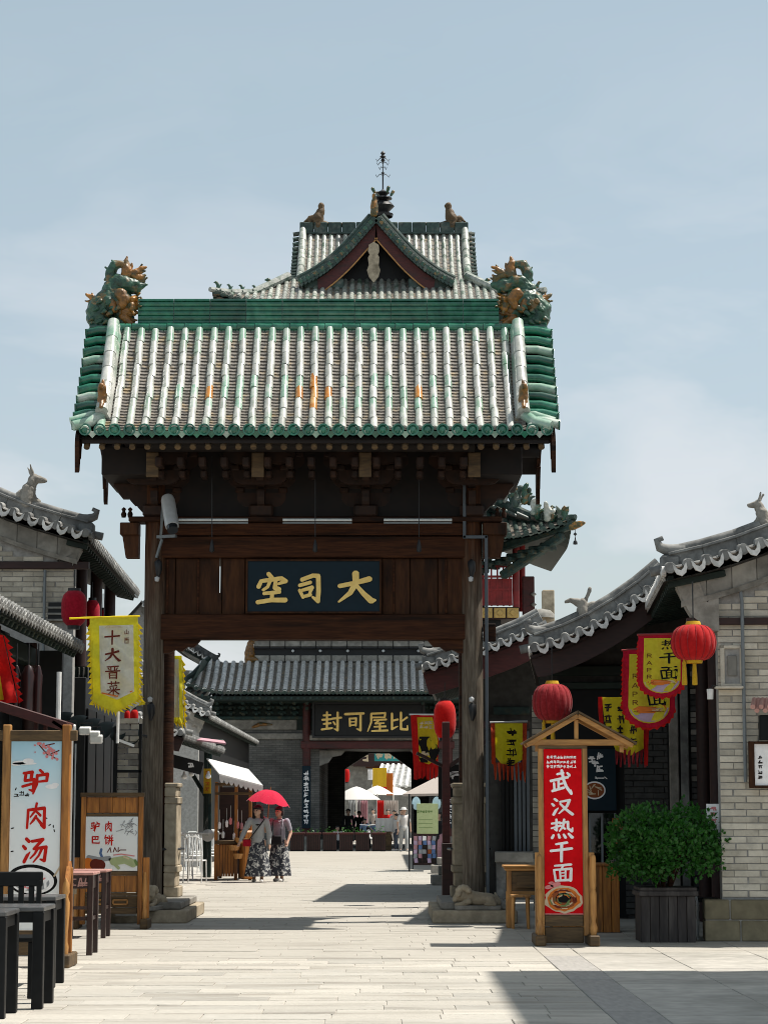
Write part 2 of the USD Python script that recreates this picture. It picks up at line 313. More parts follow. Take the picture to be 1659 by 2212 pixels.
look('brown_paint', (.062, .026, .022), (.038, .018, .016), 6, .6, .3, .006, (1, 4, 4), rnd=.12)
look('red_paint', (.32, .022, .022), (.20, .014, .014), 6, .5, .2, .005, dirt=(.12, .012, .012), dirt_scale=1.5, rnd=.1)
look('green_paint', (.022, .05, .038), (.012, .028, .022), 8, .6, .3, .006, rnd=.2)
look('blue_green', (.028, .075, .07), (.014, .035, .034), 9, .65, .4, .01, dirt=(.09, .085, .05), dirt_scale=5, rnd=.2)
look('gold_paint', (.62, .40, .10), (.48, .30, .07), 10, .35, .15, .004, spec=.6, rnd=.05)
look('gold_letter', (.82, .58, .17), (.72, .48, .12), 10, .4, .15, .004, spec=.6, rnd=.03)
plain('navy_board', (.004, .016, .026), .55, .2)
look('black_shade_board', (.012, .013, .014), (.007, .008, .009), 8, .55, .2, .005)  # black of real boards; also shade under eaves and porches put into the colour
plain('white_paint', (.78, .78, .76), .5); plain('grey_metal', (.16, .18, .19), .4, .5); plain('pale_metal', (.52, .53, .53), .35, .5)
plain('black_metal', (.012, .012, .013), .45); plain('conduit', (.075, .09, .105), .5); plain('brass', (.5, .36, .12), .35, .6, .6)
plain('lens_glass', (.02, .022, .025), .08, .8); plain('lamp_white', (.62, .66, .66), .3)
plain('skin', (.50, .31, .22), .55, .35); plain('hair', (.012, .010, .010), .5, .4)
cloth('red_silk', (.62, .018, .020), (.50, .012, .014), .35); cloth('dull_silk', (.42, .035, .045), (.30, .014, .018), .25); cloth('wine_silk', (.50, .01, .035), (.34, .006, .02), .3)
cloth('yellow_cloth', (.88, .74, .04), (.80, .66, .03), .5); cloth('lemon_cloth', (.88, .82, .07), (.80, .73, .05), .5); cloth('cream_cloth', (.84, .82, .74), (.76, .75, .67), .45)
cloth('scarlet_cloth', (.72, .02, .015), (.58, .012, .012), .4); cloth('coral_cloth', (.78, .16, .06), (.66, .10, .04), .4); cloth('crimson_cloth', (.66, .012, .05), (.5, .008, .035), .4)
cloth('tassel_gold', (.72, .46, .03), (.56, .34, .02), .25, 60); cloth('white_cloth', (.80, .79, .77), (.72, .71, .69), .35); cloth('rose_cloth', (.80, .03, .09), (.70, .02, .07), .5)
cloth('grey_knit', (.40, .41, .41), (.33, .34, .34), .08); cloth('heather_knit', (.33, .31, .36), (.25, .235, .28), .08); cloth('black_cloth', (.015, .015, .017), (.010, .010, .012), .05); cloth('blue_cloth', (.25, .36, .52), (.19, .28, .42), .1); cloth('pink_cloth', (.55, .30, .33), (.44, .22, .26), .1); cloth('denim', (.06, .075, .10), (.04, .05, .07), .05); cloth('tan_canvas', (.50, .44, .40), (.42, .37, .33), .35)
# printed flat colours for posters, sheets and lettering
for nm, c in dict(ink_red=(.55, .018, .012), ink_dark=(.025, .02, .018), ink_white=(.92, .90, .89), ink_brown=(.14, .028, .018), ink_pink=(.72, .26, .26), ink_sky=(.50, .70, .78), ink_black=(.012, .012, .012), ink_orange=(.62, .17, .03),
                  ink_green=(.16, .24, .09), ink_lilac=(.46, .34, .46), ink_sand=(.62, .50, .34), ink_meat=(.27, .08, .03), ink_leaf=(.42, .48, .25), ink_teal=(.05, .30, .30), ink_blue=(.10, .17, .33), ink_grey=(.30, .31, .32)).items(): plain(nm, c, .8, .08)
U(stage, LOOK + 'sky_print', {'tc': ('texture_coordinate', {}), 'sp': ('separate_xyz', {}), 'nz': ('noise_texture', {'scale': 2.2, 'detail': 5.0}), 'ad': ('math', {'math_type': 'multiply_add', 'value2': .35}), 'mr': ('map_range', {'from_min': 1.15, 'from_max': 2.35, 'clamp': True}),
    'cr': ('rgb_ramp', {'ramp': [(0.0, (.78, .80, .79)), (.45, (.74, .79, .80)), (.8, (.50, .70, .78)), (1.0, (.40, .64, .76))]}), 'p': ('principled_bsdf', {'roughness': .5, 'specular_ior_level': .3})},
  [('tc.object', 'sp.vector'), ('tc.object', 'nz.vector'), ('nz.fac', 'ad.value1'), ('sp.z', 'ad.value3'), ('ad.value', 'mr.value'), ('mr.result', 'cr.fac'), ('cr.color', 'p.base_color')], surface='p.BSDF')
plain('scarlet_print', (.62, .004, .008), .8, .08)
U(stage, LOOK + 'floral_cloth', {'tc': ('texture_coordinate', {}), 'vo': ('voronoi_texture', {'scale': 9.0, 'randomness': 1.0}), 'nz': ('noise_texture', {'scale': 11.0, 'detail': 4.0, 'distortion': 1.4}), 'cr': ('rgb_ramp', {'ramp': [(.40, (.02, .022, .03)), (.52, (.04, .045, .06)), (.58, (.42, .42, .40)), (.75, (.55, .54, .50))]}), 'p': ('principled_bsdf', {'roughness': .85})},
  [('tc.object', 'nz.vector'), ('nz.fac', 'cr.fac'), ('cr.color', 'p.base_color')], surface='p.BSDF')
U(stage, LOOK + 'leaf', {'oi': ('object_info', {}), 'ge': ('geometry', {}), 'cr': ('rgb_ramp', {'ramp': [(0, (.035, .15, .02)), (.5, (.13, .38, .03)), (1, (.30, .54, .06))]}), 'p': ('principled_bsdf', {'roughness': .38, 'specular_ior_level': .5}), 't': ('translucent_bsdf', {}), 'm': ('mix_closure', {'fac': .42})},
  [('ge.random_per_island', 'cr.fac'), ('cr.color', 'p.base_color'), ('cr.color', 't.color'), ('p.BSDF', 'm.closure1'), ('t.BSDF', 'm.closure2')], surface='m.closure')
U(stage, LOOK + 'window_glass', {'fr': ('fresnel', {'IOR': 1.5}), 't': ('transparent_bsdf', {'color': (.75, .8, .8)}), 'g': ('glossy_bsdf', {'roughness': .03}), 'm': ('mix_closure', {})}, [('fr.fac', 'm.fac'), ('t.BSDF', 'm.closure1'), ('g.BSDF', 'm.closure2')], surface='m.closure')
U(stage, LOOK + 'clear_sheet', {'fr': ('fresnel', {'IOR': 1.5}), 't': ('transparent_bsdf', {'color': (.85, .87, .87)}), 'g': ('glossy_bsdf', {'roughness': .12}), 'm': ('mix_closure', {})}, [('fr.fac', 'm.fac'), ('t.BSDF', 'm.closure1'), ('g.BSDF', 'm.closure2')], surface='m.closure')

# ------------------------------------------------------------------ brush lettering: strokes of (x, y down, half width) in a 100 square
B = {
 'da': [[(8, 44, 7), (48, 34, 7), (82, 22, 9)], [(48, 4, 9), (48, 36, 8), (34, 66, 7), (5, 94, 3)], [(50, 42, 5), (68, 68, 7), (88, 91, 9), (98, 89, 4)]],
 'si': [[(20, 22, 7), (60, 8, 7), (78, 10, 8)], [(78, 10, 8), (79, 60, 8), (77, 93, 8), (58, 80, 4)], [(12, 41, 6), (50, 31, 6)], [(12, 58, 6), (24, 80, 6)], [(18, 58, 5), (56, 48, 7), (48, 66, 5)], [(24, 79, 5), (50, 72, 6)]],
 'kong': [[(40, 3, 7), (50, 15, 7)], [(9, 44, 7), (17, 26, 6), (32, 23, 6)], [(18, 26, 6), (80, 17, 7), (93, 26, 7), (70, 35, 4)], [(44, 28, 6), (38, 44, 5), (24, 54, 5)], [(62, 26, 6), (60, 48, 7), (73, 52, 7)], [(27, 66, 6), (74, 61, 6)], [(52, 64, 6), (50, 86, 6)], [(7, 94, 7), (50, 87, 7), (92, 87, 8)]],
 'wu': [[(34, 17, 4), (60, 12, 5)], [(6, 44, 5), (45, 36, 5), (80, 29, 5)], [(54, 3, 6), (62, 40, 6), (74, 68, 6), (95, 94, 6), (94, 80, 2)], [(78, 12, 4), (87, 21, 6)], [(40, 42, 5), (40, 74, 5)], [(42, 57, 3), (57, 54, 4)], [(20, 54, 5), (22, 78, 5)], [(13, 84, 5), (62, 71, 5)]],
 'han': [[(18, 10, 6), (27, 19, 6)], [(6, 36, 5), (13, 45, 6)], [(12, 94, 6), (22, 72, 6), (33, 58, 2)], [(42, 25, 5), (84, 15, 6), (72, 48, 6), (36, 88, 3)], [(43, 36, 5), (66, 64, 6), (96, 92, 7)]],
 're': [[(9, 23, 5), (41, 17, 5)], [(28, 3, 5), (28, 56, 5), (19, 51, 3)], [(7, 46, 4), (43, 33, 5)], [(44, 21, 5), (76, 14, 5), (76, 46, 5), (92, 60, 6), (95, 44, 3)], [(60, 3, 5), (56, 36, 5), (40, 60, 3)], [(48, 35, 4), (63, 48, 5)], [(15, 80, 5), (9, 93, 6)], [(36, 77, 5), (40, 91, 6)], [(58, 77, 5), (65, 91, 6)], [(79, 73, 5), (93, 90, 7)]],
 'gan': [[(28, 15, 5), (74, 7, 6)], [(5, 48, 6), (95, 36, 6)], [(52, 12, 6), (50, 60, 6), (50, 98, 6)]],
 'mian': [[(15, 13, 5), (87, 6, 6)], [(53, 11, 5), (44, 29, 4)], [(10, 35, 5), (18, 93, 5)], [(11, 35, 5), (89, 28, 6), (85, 91, 6)], [(37, 37, 4), (40, 84, 4)], [(63, 35, 4), (62, 84, 4)], [(40, 51, 3), (61, 49, 3)], [(40, 67, 3), (61, 65, 3)], [(18, 91, 5), (86, 87, 6)]],
 'lv': [[(7, 15, 5), (37, 10, 6), (33, 41, 5)], [(14, 18, 5), (11, 45, 5), (45, 40, 6), (43, 86, 6), (27, 81, 3)], [(3, 68, 5), (35, 58, 5)], [(66, 3, 5), (75, 12, 5)], [(56, 25, 5), (93, 18, 6), (91, 45, 5), (58, 49, 4)], [(56, 23, 5), (54, 60, 5), (41, 97, 3)]],
 'rou': [[(15, 28, 6), (11, 93, 5)], [(15, 27, 5), (87, 20, 6), (87, 91, 7), (71, 84, 3)], [(52, 3, 5), (46, 30, 5), (25, 53, 3)], [(48, 30, 4), (69, 47, 5)], [(50, 50, 5), (40, 64, 5), (25, 79, 3)], [(50, 54, 4), (73, 78, 6)]],
 'tang': [[(17, 9, 6), (26, 18, 6)], [(5, 36, 5), (13, 45, 6)], [(9, 94, 6), (20, 72, 6), (31, 58, 2)], [(38, 18, 5), (80, 11, 6), (46, 46, 5), (93, 39, 6), (87, 90, 6), (71, 85, 3)], [(60, 46, 5), (50, 64, 4), (33, 81, 3)], [(77, 45, 5), (66, 70, 4), (45, 95, 3)]],
 'shi': [[(6, 46, 6), (94, 38, 6)], [(50, 3, 6), (50, 97, 5)]],
 'jin': [[(14, 14, 4), (85, 9, 5)], [(38, 14, 4), (38, 41, 4)], [(62, 12, 4), (62, 40, 4)], [(21, 24, 4), (28, 34, 4)], [(79, 22, 4), (72, 34, 4)], [(5, 47, 5), (95, 42, 5)], [(28, 58, 5), (30, 97, 4)], [(28, 58, 4), (75, 54, 5), (73, 97, 5)], [(30, 75, 3), (72, 73, 3)], [(30, 93, 4), (72, 93, 4)]],
 'cai': [[(9, 17, 4), (91, 12, 5)], [(34, 3, 5), (36, 27, 4)], [(67, 2, 5), (62, 25, 4)], [(24, 38, 3), (75, 30, 4)], [(25, 44, 4), (32, 54, 4)], [(48, 42, 4), (50, 52, 4)], [(75, 40, 4), (66, 54, 4)], [(5, 65, 4), (95, 60, 5)], [(50, 54, 5), (50, 98, 5)], [(46, 66, 5), (13, 93, 3)], [(54, 66, 4), (91, 92, 6)]],
 'feng': [[(12, 18, 5), (45, 16, 5)], [(28, 3, 5), (28, 40, 5)], [(5, 40, 5), (50, 36, 5)], [(13, 60, 5), (46, 56, 5)], [(28, 44, 5), (28, 84, 5)], [(3, 87, 5), (53, 80, 5)], [(54, 34, 5), (98, 29, 5)], [(80, 5, 6), (80, 91, 6), (65, 84, 3)], [(60, 50, 4), (68, 62, 5)]],
 'ke': [[(4, 12, 6), (96, 8, 6)], [(81, 12, 6), (81, 91, 6), (62, 84, 3)], [(26, 34, 5), (28, 70, 5)], [(26, 34, 4), (59, 32, 5), (57, 68, 5)], [(28, 50, 3), (56, 49, 3)], [(28, 67, 4), (56, 65, 4)]],
 'wuh': [[(22, 10, 5), (87, 6, 5), (85, 28, 4)], [(22, 28, 4), (84, 28, 4)], [(22, 10, 5), (22, 50, 5), (5, 96, 3)], [(34, 42, 4), (91, 38, 5)], [(56, 44, 4), (40, 58, 4), (81, 56, 4)], [(36, 74, 4), (89, 72, 5)], [(62, 58, 5), (62, 92, 5)], [(26, 95, 5), (98, 92, 5)]],
 'bi': [[(16, 10, 6), (16, 85, 6), (45, 72, 3)], [(18, 44, 5), (46, 38, 5)], [(62, 5, 6), (62, 85, 6), (95, 87, 6), (95, 68, 3)], [(93, 28, 5), (64, 48, 4)]],
 'shan': [[(50, 6, 6), (50, 84, 5)], [(13, 38, 5), (16, 89, 5), (87, 86, 5)], [(87, 36, 5), (87, 93, 5)]],
 'xi': [[(8, 14, 5), (92, 11, 5)], [(13, 34, 5), (18, 93, 5)], [(13, 34, 5), (89, 32, 5), (85, 93, 5)], [(38, 14, 4), (40, 44, 4), (28, 63, 3)], [(60, 12, 4), (60, 56, 4), (79, 58, 4)], [(18, 89, 5), (84, 88, 5)]],
 'ba': [[(18, 13, 6), (81, 11, 6), (79, 46, 6)], [(20, 46, 5), (79, 46, 5)], [(50, 13, 5), (50, 46, 5)], [(18, 13, 6), (19, 88, 7), (92, 91, 7), (95, 72, 3)]],
 'bing': [[(22, 5, 5), (8, 36, 4)], [(14, 28, 5), (43, 24, 5), (38, 37, 4)], [(24, 40, 6), (24, 86, 6), (43, 70, 3)], [(56, 9, 5), (62, 22, 5)], [(87, 5, 5), (78, 22, 4)], [(48, 34, 5), (95, 30, 5)], [(46, 58, 5), (98, 54, 5)], [(62, 34, 5), (58, 70, 5), (45, 96, 3)], [(83, 32, 6), (83, 97, 6)]],
 'R': [[(20, 10, 6), (20, 92, 6)], [(20, 10, 6), (70, 14, 6), (78, 32, 6), (66, 48, 6), (22, 52, 6)], [(46, 52, 6), (82, 92, 6)]],
 'A': [[(12, 92, 6), (50, 8, 6), (88, 92, 6)], [(28, 62, 6), (72, 62, 6)]],
 'N': [[(16, 92, 6), (16, 10, 6), (82, 92, 6), (82, 10, 6)]],
 'P': [[(20, 10, 6), (20, 92, 6)], [(20, 10, 6), (70, 14, 6), (78, 32, 6), (66, 50, 6), (22, 54, 6)]],
}
def disc(x, y, r, n=4): return Point(x, y).buffer(max(r, .5), n)
def strokes(st, k=1.0):
    """Union of tapering strokes as a shapely shape (x right, y up, 0..100)."""
    g = []
    for s in st:
        for a, b in zip(s, s[1:]):
            g.append(unary_union([disc(a[0], 100 - a[1], a[2] * k), disc(b[0], 100 - b[1], b[2] * k)]).convex_hull)
    return unary_union(g).simplify(.7)
def write(parent, name, key, o, h, mat, depth=.004, w=None, k=1.0, world=True, mb=None, M=None):
    """A brushed character h tall with its lower left corner at o, standing in the xz plane."""
    s = h / 100.0; g = affinity.scale(strokes(B[key], k), (w or h) / 100.0, s, origin=(0, 0))
    m = mb or MB(); m.prism(g, depth, front(o) if M is None else M)
    return m if mb is not None else put(parent, name, m, mat, world=world)
def scrawl(w, h, seed, n=5, t=.09):
    """A character too small to read: a few crossing strokes in a w x h box."""
    r = random.Random(seed); g = []
    for i in range(n):
        if i % 2 == 0:
            y = r.uniform(.1, .9); g.append(LineString([(r.uniform(0, .3) * w, y * h), (r.uniform(.7, 1) * w, (y + r.uniform(-.05, .1)) * h)]).buffer(t * h / 2, 2))
        else:
            x = r.uniform(.15, .85); g.append(LineString([(x * w, r.uniform(.6, 1) * h), ((x + r.uniform(-.2, .2)) * w, r.uniform(0, .35) * h)]).buffer(t * h / 2, 2))
    return unary_union(g).simplify(t * h * .1)

# ------------------------------------------------------------------ tiled roofs
class Slope:
    """A roof face: eave from o along e for L metres, rising along q; curve = list of (run, rise) from the eave up."""
    def __init__(self, o, e, L, q, curve, lift=None):
        self.o, self.e, self.q, self.L = V(*o), V(*e) / np.linalg.norm(e), V(*q) / np.linalg.norm(q), L
        c = np.array(curve, float); d = np.r_[0, np.cumsum(np.hypot(*np.diff(c, axis=0).T))]
        from scipy.interpolate import PchipInterpolator
        self.T = d[-1]; self.h, self.z = PchipInterpolator(d, c[:, 0]), PchipInterpolator(d, c[:, 1]); self.lift = lift
    def at(self, s, t):
        s, t = np.broadcast_arrays(np.asarray(s, float), np.asarray(t, float))
        z = self.z(t) + (self.lift(s, t) if self.lift else 0)
        return self.o + s[..., None] * self.e + self.h(t)[..., None] * self.q + z[..., None] * V(0, 0, 1)
    def normal(self, s, t):
        d = self.at(s, np.asarray(t) + .01) - self.at(s, np.asarray(t) - .01); n = np.cross(np.broadcast_to(self.e, d.shape), d)
        n /= np.linalg.norm(n, axis=-1, keepdims=True); return np.where(n[..., 2:] < 0, -n, n)
def half_tube(sl, s, t0, t1, r0, r1, n=7, m=2, off=0.0, full=False):
    """One cover tile from t0 to t1 on slope sl at s; the lower end (t0) is the wider one."""
    t = np.linspace(t0, t1, m); C, N = sl.at(s, t), sl.normal(s, t); rr = np.linspace(r0, r1, m)
    a = np.linspace(-.15, math.pi + .15, n)
    ring = C[:, None] + off * N[:, None] + rr[:, None, None] * (np.cos(a)[None, :, None] * sl.e + np.sin(a)[None, :, None] * N[:, None])
    f = [[i * n + k, i * n + k + 1, (i + 1) * n + k + 1, (i + 1) * n + k] for i in range(m - 1) for k in range(n - 1)]
    v = ring.reshape(-1, 3); nv = len(v)
    low = np.vstack([v[:n], C[0] + off * N[0]]); mb = MB().add(v, f); mb.add(low, [[k, n, k + 1] for k in range(n - 1)]); return mb
def pan_tile(sl, s, w, t0, t1, step=.018, sag=.028, n=5):
    """One shallow trough tile between two cover rows, lower edge standing proud."""
    x = np.linspace(-.5, .5, n); C = [sl.at(s + x * w, np.full(n, t)) + sl.normal(s + x * w, np.full(n, t)) * ((4 * x * x) * sag + o)[:, None] for t, o in ((t0, step), (t1, .002))]
    lip = C[0] - sl.normal(s + x * w, np.full(n, t0)) * step
    v = np.vstack([lip, C[0], C[1]]); f = [[i * n + k, i * n + k + 1, (i + 1) * n + k + 1, (i + 1) * n + k] for i in range(2) for k in range(n - 1)]
    return MB().add(v, f)
def eave_end(sl, s, r, drip_w, th=.03):
    """Round cap of a cover row and the leaf-shaped drip tile beside it (two meshes)."""
    C, N = sl.at(s, 0.0), sl.normal(s, 0.0); back = sl.q * th
    cap = MB(); n = 12; a = np.arange(n) * 2 * math.pi / n
    def ring(rr, d): return C - sl.q * d + rr * (np.cos(a)[:, None] * sl.e + np.sin(a)[:, None] * V(0, 0, 1)) + V(0, 0, r * .25)
    v = np.vstack([ring(r * 1.12, -th), ring(r * 1.12, th * .6), ring(r * .85, th * .6), ring(r * .78, th * .25), ring(r * .3, th * .75)])
    cap.add(v, [[i * n + k, i * n + (k + 1) % n, (i + 1) * n + (k + 1) % n, (i + 1) * n + k] for i in range(4) for k in range(n)])
    cap.add(np.vstack([v[4 * n:5 * n], v[4 * n:5 * n].mean(0)]), [[k, (k + 1) % n, n] for k in range(n)])
    w = drip_w; poly = Polygon([(-w * .5, .035), (-w * .48, -.01), (-w * .36, -.05), (-w * .2, -.062), (0, -.105), (w * .2, -.062), (w * .36, -.05), (w * .48, -.01), (w * .5, .035), (w * .25, .0), (0, -.012), (-w * .25, .0)])
    M = np.eye(4); M[:3, 0] = sl.e; M[:3, 1] = V(0, 0, 1) * .96 - sl.q * .28; M[:3, 2] = np.cross(M[:3, 0], M[:3, 1]); M[:3, 3] = C + sl.e * drip_w_half(sl, s) + V(0, 0, .01) - sl.q * .01
    d = MB().prism(poly, .016, M); return cap, d
_pitch = [.2]
def drip_w_half(sl, s): return _pitch[0] / 2
def tiled(parent, sl, pitch, r, cover, pan, seg=.30, tmax=None, s0=None, pan_seg=.12, ends=True, world=True, tmin=None, end_mat=None, step=.05, pan_kind='stuff'):
    """Cover rows as parts (one each), the troughs between them joined, caps and drips with their rows."""
    n = int(round(sl.L / pitch)); s0 = (sl.L - (n - 1) * pitch) / 2 if s0 is None else s0
    _pitch[0] = pitch; pans = MB(); endm = MB(); any_end = False
    for i in range(n):
        s = s0 + i * pitch; hi = sl.T if tmax is None else min(sl.T, tmax(s)); lo = 0.0 if tmin is None else tmin(s)
        if hi - lo < .12: continue
        row = MB(); k = max(1, int(round((hi - lo) / seg))); ts = np.linspace(lo, hi, k + 1)
        for j in range(k): a = half_tube(sl, s, ts[j], ts[j + 1] + .02, r * (1 + step), r * (1 - step)); row.add(*a.arrays())
        if ends and lo == 0:
            cap, dr = eave_end(sl, s, r, pitch * .92)
            (endm if end_mat else row).add(*cap.arrays()); (endm if end_mat else row).add(*dr.arrays()); any_end = True
        put(parent, 'tile_row', row, cover, smooth=40, world=world)
        hi2 = hi; kk = max(2, int(round((hi2 - lo) / pan_seg))); tt = np.linspace(lo, hi2, kk + 1)
        for j in range(kk): pans.add(*pan_tile(sl, s + pitch / 2, pitch, tt[j], tt[j + 1]).arrays())
    put(parent, 'trough_tiles', pans, pan, world=world, kind='stuff')
    if end_mat and any_end: put(parent, 'eave_tiles', endm, end_mat, smooth=40, world=world, kind='stuff')
# ================================================================== the wooden gate
GX, GYY = -0.98, 31.6
CL, CR = PX(328, 1752, GYY), PX(1022, 1752, GYY)
def add_ground():
    g = MB()
    for lo, hi in (((-500, -60), (500, 15.0)), ((-500, 130), (500, 1500)), ((-500, 15.0), (-14, 130)), ((14, 15.0), (500, 130))):
        g.add([[lo[0], lo[1], -.03], [hi[0], lo[1], -.03], [hi[0], hi[1], -.03], [lo[0], hi[1], -.03]], [[0, 1, 2, 3]])
    put(None, 'ground', g, 'earth', label='bare ground around the street', kind='structure')
    st = thing('street_paving', 'pale stone street of rectangular slabs in rows running up to the gate', None, (0, 0, 0), kind='structure')
    b = MB(); b.span((-14, 15.0, -.06), (14, 130, -.008)); put(st, 'joint_bed', b, 'joint')
    r = random.Random(3); mats = ['paving_a', 'paving_b', 'paving_c', 'paving_a']; far = MB(); count = 0
    def slab(mb, x0, x1, y0, y1, z=0):
        g2 = .0035; h = r.uniform(-.0035, .0035) + z
        mb.box(((x0 + x1) / 2, (y0 + y1) / 2, -.02 + h), (x1 - x0 - 2 * g2, y1 - y0 - 2 * g2, .04), None, .004); return mb
    y = 15.2
    while y < 62:
        d = .40 if y < 30 else .5
        x = -3.35 - r.uniform(0, .6)
        lim = y * .172 + .4 if y < 23 else 99
        while x < 1.62:
            w = r.choice((.55, .7, .8, .95)); x1 = min(x + w, 1.66)
            if 1.66 - x1 < .25: x1 = 1.66
            if x1 > -lim:
                if y < 23.4 and count < 285: put(st, 'paving_slab', slab(MB(), x, x1, y, y + d), r.choice(mats)); count += 1
                else: slab(far, x, x1, y, y + d)
            x = x1
        y += d
    wid = MB()
    for x0, x1, dy, m in ((1.66, 2.05, 1.1, 'kerb_stone'), (2.05, 2.95, .62, 'walk_stone'), (2.95, 3.9, .62, 'walk_stone'), (3.9, 5.0, .7, 'walk_stone')):
        y = 15.2 + r.uniform(0, .2)
        while y < 30:
            if x0 < y * .172 + .2:
                if y < 24 and count < 300: put(st, 'paving_slab', slab(MB(), x0, x1, y, y + dy), m); count += 1
                else: slab(wid, x0, x1, y, y + dy)
            y += dy
    for x0, x1, dy in ((-4.4, -3.36, .62), (-5.6, -4.4, .62)):
        y = 15.2
        while y < 40: slab(wid, x0, x1, y, y + dy); y += dy
    put(st, 'far_slabs', far, 'paving_far', kind='stuff'); put(st, 'side_slabs', wid, 'paving_far', kind='stuff')
    f = MB(); f.span((-14, 61.9, -.02), (14, 130, -.004)); put(st, 'distant_paving', f, 'paving_far')
    f = MB(); f.span((1.67, 30.2, -.02), (14, 61.8, -.006)); f.span((-14, 40.2, -.02), (-3.95, 61.8, -.006)); put(st, 'side_paving', f, 'walk_stone')
add_ground()

def add_gate():
    g = thing('memorial_gate', 'tall dark wooden gate with green glazed roof spanning the street', 'gate', (GX, GYY, 0))
    W = dict(world=True)
    ZT = PZ(1040, GYY)
    # stone feet, posts, stays
    for cx in (CL, CR):
        m = MB(); m.span((cx - .58, 30.88, 0), (cx + .56, 33.9, .17), .015); pl = put(g, 'plinth', m, 'sand_stone', **W)
        m = MB(); m.span((cx - .46, 31.12, .172), (cx + .46, 33.75, .27), .015); put(pl, 'plinth_step', m, 'carved_stone', **W)
        m = MB(); m.tube([(cx, GYY, z) for z in np.linspace(.27, ZT, 9)], [.152, .15, .148, .146, .145, .144, .143, .142, .14], 20); put(g, 'post', m, 'post_wood', smooth=40, **W)
        m = MB(); m.tube([(cx, 33.25, .27), (cx, 33.25, PZ(1200, 33.2))], .14, 16); put(g, 'stay_post', m, 'old_wood', smooth=40, **W)
        zs = PZ(1692, 33); m = MB()
        for z0, z1, hw in ((.27, .42, .27), (.42, .62, .22), (.62, .72, .255), (.72, zs - .3, .235), (zs - .3, zs - .2, .25), (zs - .2, zs - .06, .22), (zs - .06, zs, .25)):
            for sd in (-1, 1): m.span((cx + sd * .13, 32.95, z0), (cx + sd * hw, 33.55, z1), .012)
            m.span((cx - hw * .98, 33.4, z0), (cx + hw * .98, 33.58, z1), .012)
            m.span((cx - hw * .98, 32.9, z0), (cx - .05, 33.04, z1), .012); m.span((cx + .05, 32.9, z0), (cx + hw * .98, 33.04, z1), .012)
        st = put(g, 'stone_clamp', m, 'sand_stone', **W)
        m = MB(); m.tube([(cx + .3 * math.cos(a), 33.25 + .36 * math.sin(a), .95) for a in np.linspace(0, 6.283, 13)], .02, 6); put(st, 'iron_band', m, 'black_metal', **W)
    # beams between the posts
    def bar(name, v0, v1, y, th, u0, u1, mat='beam_wood', b=.012, par=g):
        m = MB(); m.span((PX(u0, v0, GYY), y - th / 2, PZ(v1, GYY)), (PX(u1, v0, GYY), y + th / 2, PZ(v0, GYY)), b); return put(par, name, m, mat, **W)
    bar('lower_beam', 1328, 1383, GYY, .2, 330, 1018)
    bar('tie_beam', 1160, 1206, GYY, .2, 330, 1018)
    bar('top_beam', 1131, 1158, GYY, .26, 330, 1018)
    bar('cap_board', 1119, 1130, GYY, .40, 281, 1083, 'old_wood')
    for sd, ua, ub, uc in ((-1, 279, 315, 291), (1, 1034, 1086, 1073)):
        m = MB(); lo, hi = sorted((PX(ua, 1, GYY), PX(ub, 1, GYY))); x0, x1, x2 = PX(279 if sd < 0 else 1086, 1, GYY), PX(318 if sd < 0 else 1036, 1, GYY), PX(uc, 1, GYY)
        z0, z1, z2 = PZ(1131, GYY), PZ(1158, GYY), PZ(1206, GYY)
        m.span((min(x0, x1), GYY - .15, z1), (max(x0, x1), GYY + .15, z0), .01)
        pts = [(x1, z1), (x0 + sd * -.03, z1), (x2, z2), (x1, z2)]; M = np.eye(4); M[:3, 0] = (1, 0, 0); M[:3, 1] = (0, 0, 1); M[:3, 2] = (0, -1, 0); M[:3, 3] = (0, GYY + .1, 0)
        m.prism(Polygon(pts).buffer(0), .2, M); put(g, 'beam_end', m, 'plank_wood', **W)
        for dx in (.04, .13):
            m = MB(); m.lathe([(.03, 0), (.04, .05), (.02, .09), (.035, .12), (.0, .15)], 8, (x0 - sd * (dx + .0), GYY - .05, PZ(1119, GYY))); put(g, 'post_finial', m, 'old_wood', smooth=60, **W)
        m = MB(); xa, xb = PX(289 if sd < 0 else 1036, 1, GYY), PX(318 if sd < 0 else 1062, 1, GYY); m.span((xa, GYY - .07, PZ(1386, GYY)), (xb, GYY + .07, PZ(1348, GYY)), .01); put(g, 'tenon_end', m, 'old_wood', **W)
    for sd, u0, u1 in ((1, 372, 448), (-1, 996, 920)):       # carved corner brackets under the lower beam
        xs = [PX(u, 1, GYY) for u in np.linspace(u0, u1, 7)]; zb = [PZ(v, GYY) for v in (1412, 1411, 1404, 1408, 1398, 1399, 1384)]; zt = PZ(1383.5, GYY)
        m = MB().prism(Polygon([(xs[0], zt)] + list(zip(xs, zb)) + [(xs[-1], zt)]).buffer(0), .12, front((0, GYY + .06, 0))); put(g, 'corner_bracket', m, 'beam_wood', **W)
    m = MB(); m.span((CL, GYY + .045, PZ(1329, GYY)), (PX(484, 1, GYY), GYY + .075, PZ(1205, GYY))); m.span((PX(490, 1, GYY), GYY + .045, PZ(1329, GYY)), (CR, GYY + .075, PZ(1205, GYY))); put(g, 'panel_back', m, 'old_wood', **W)
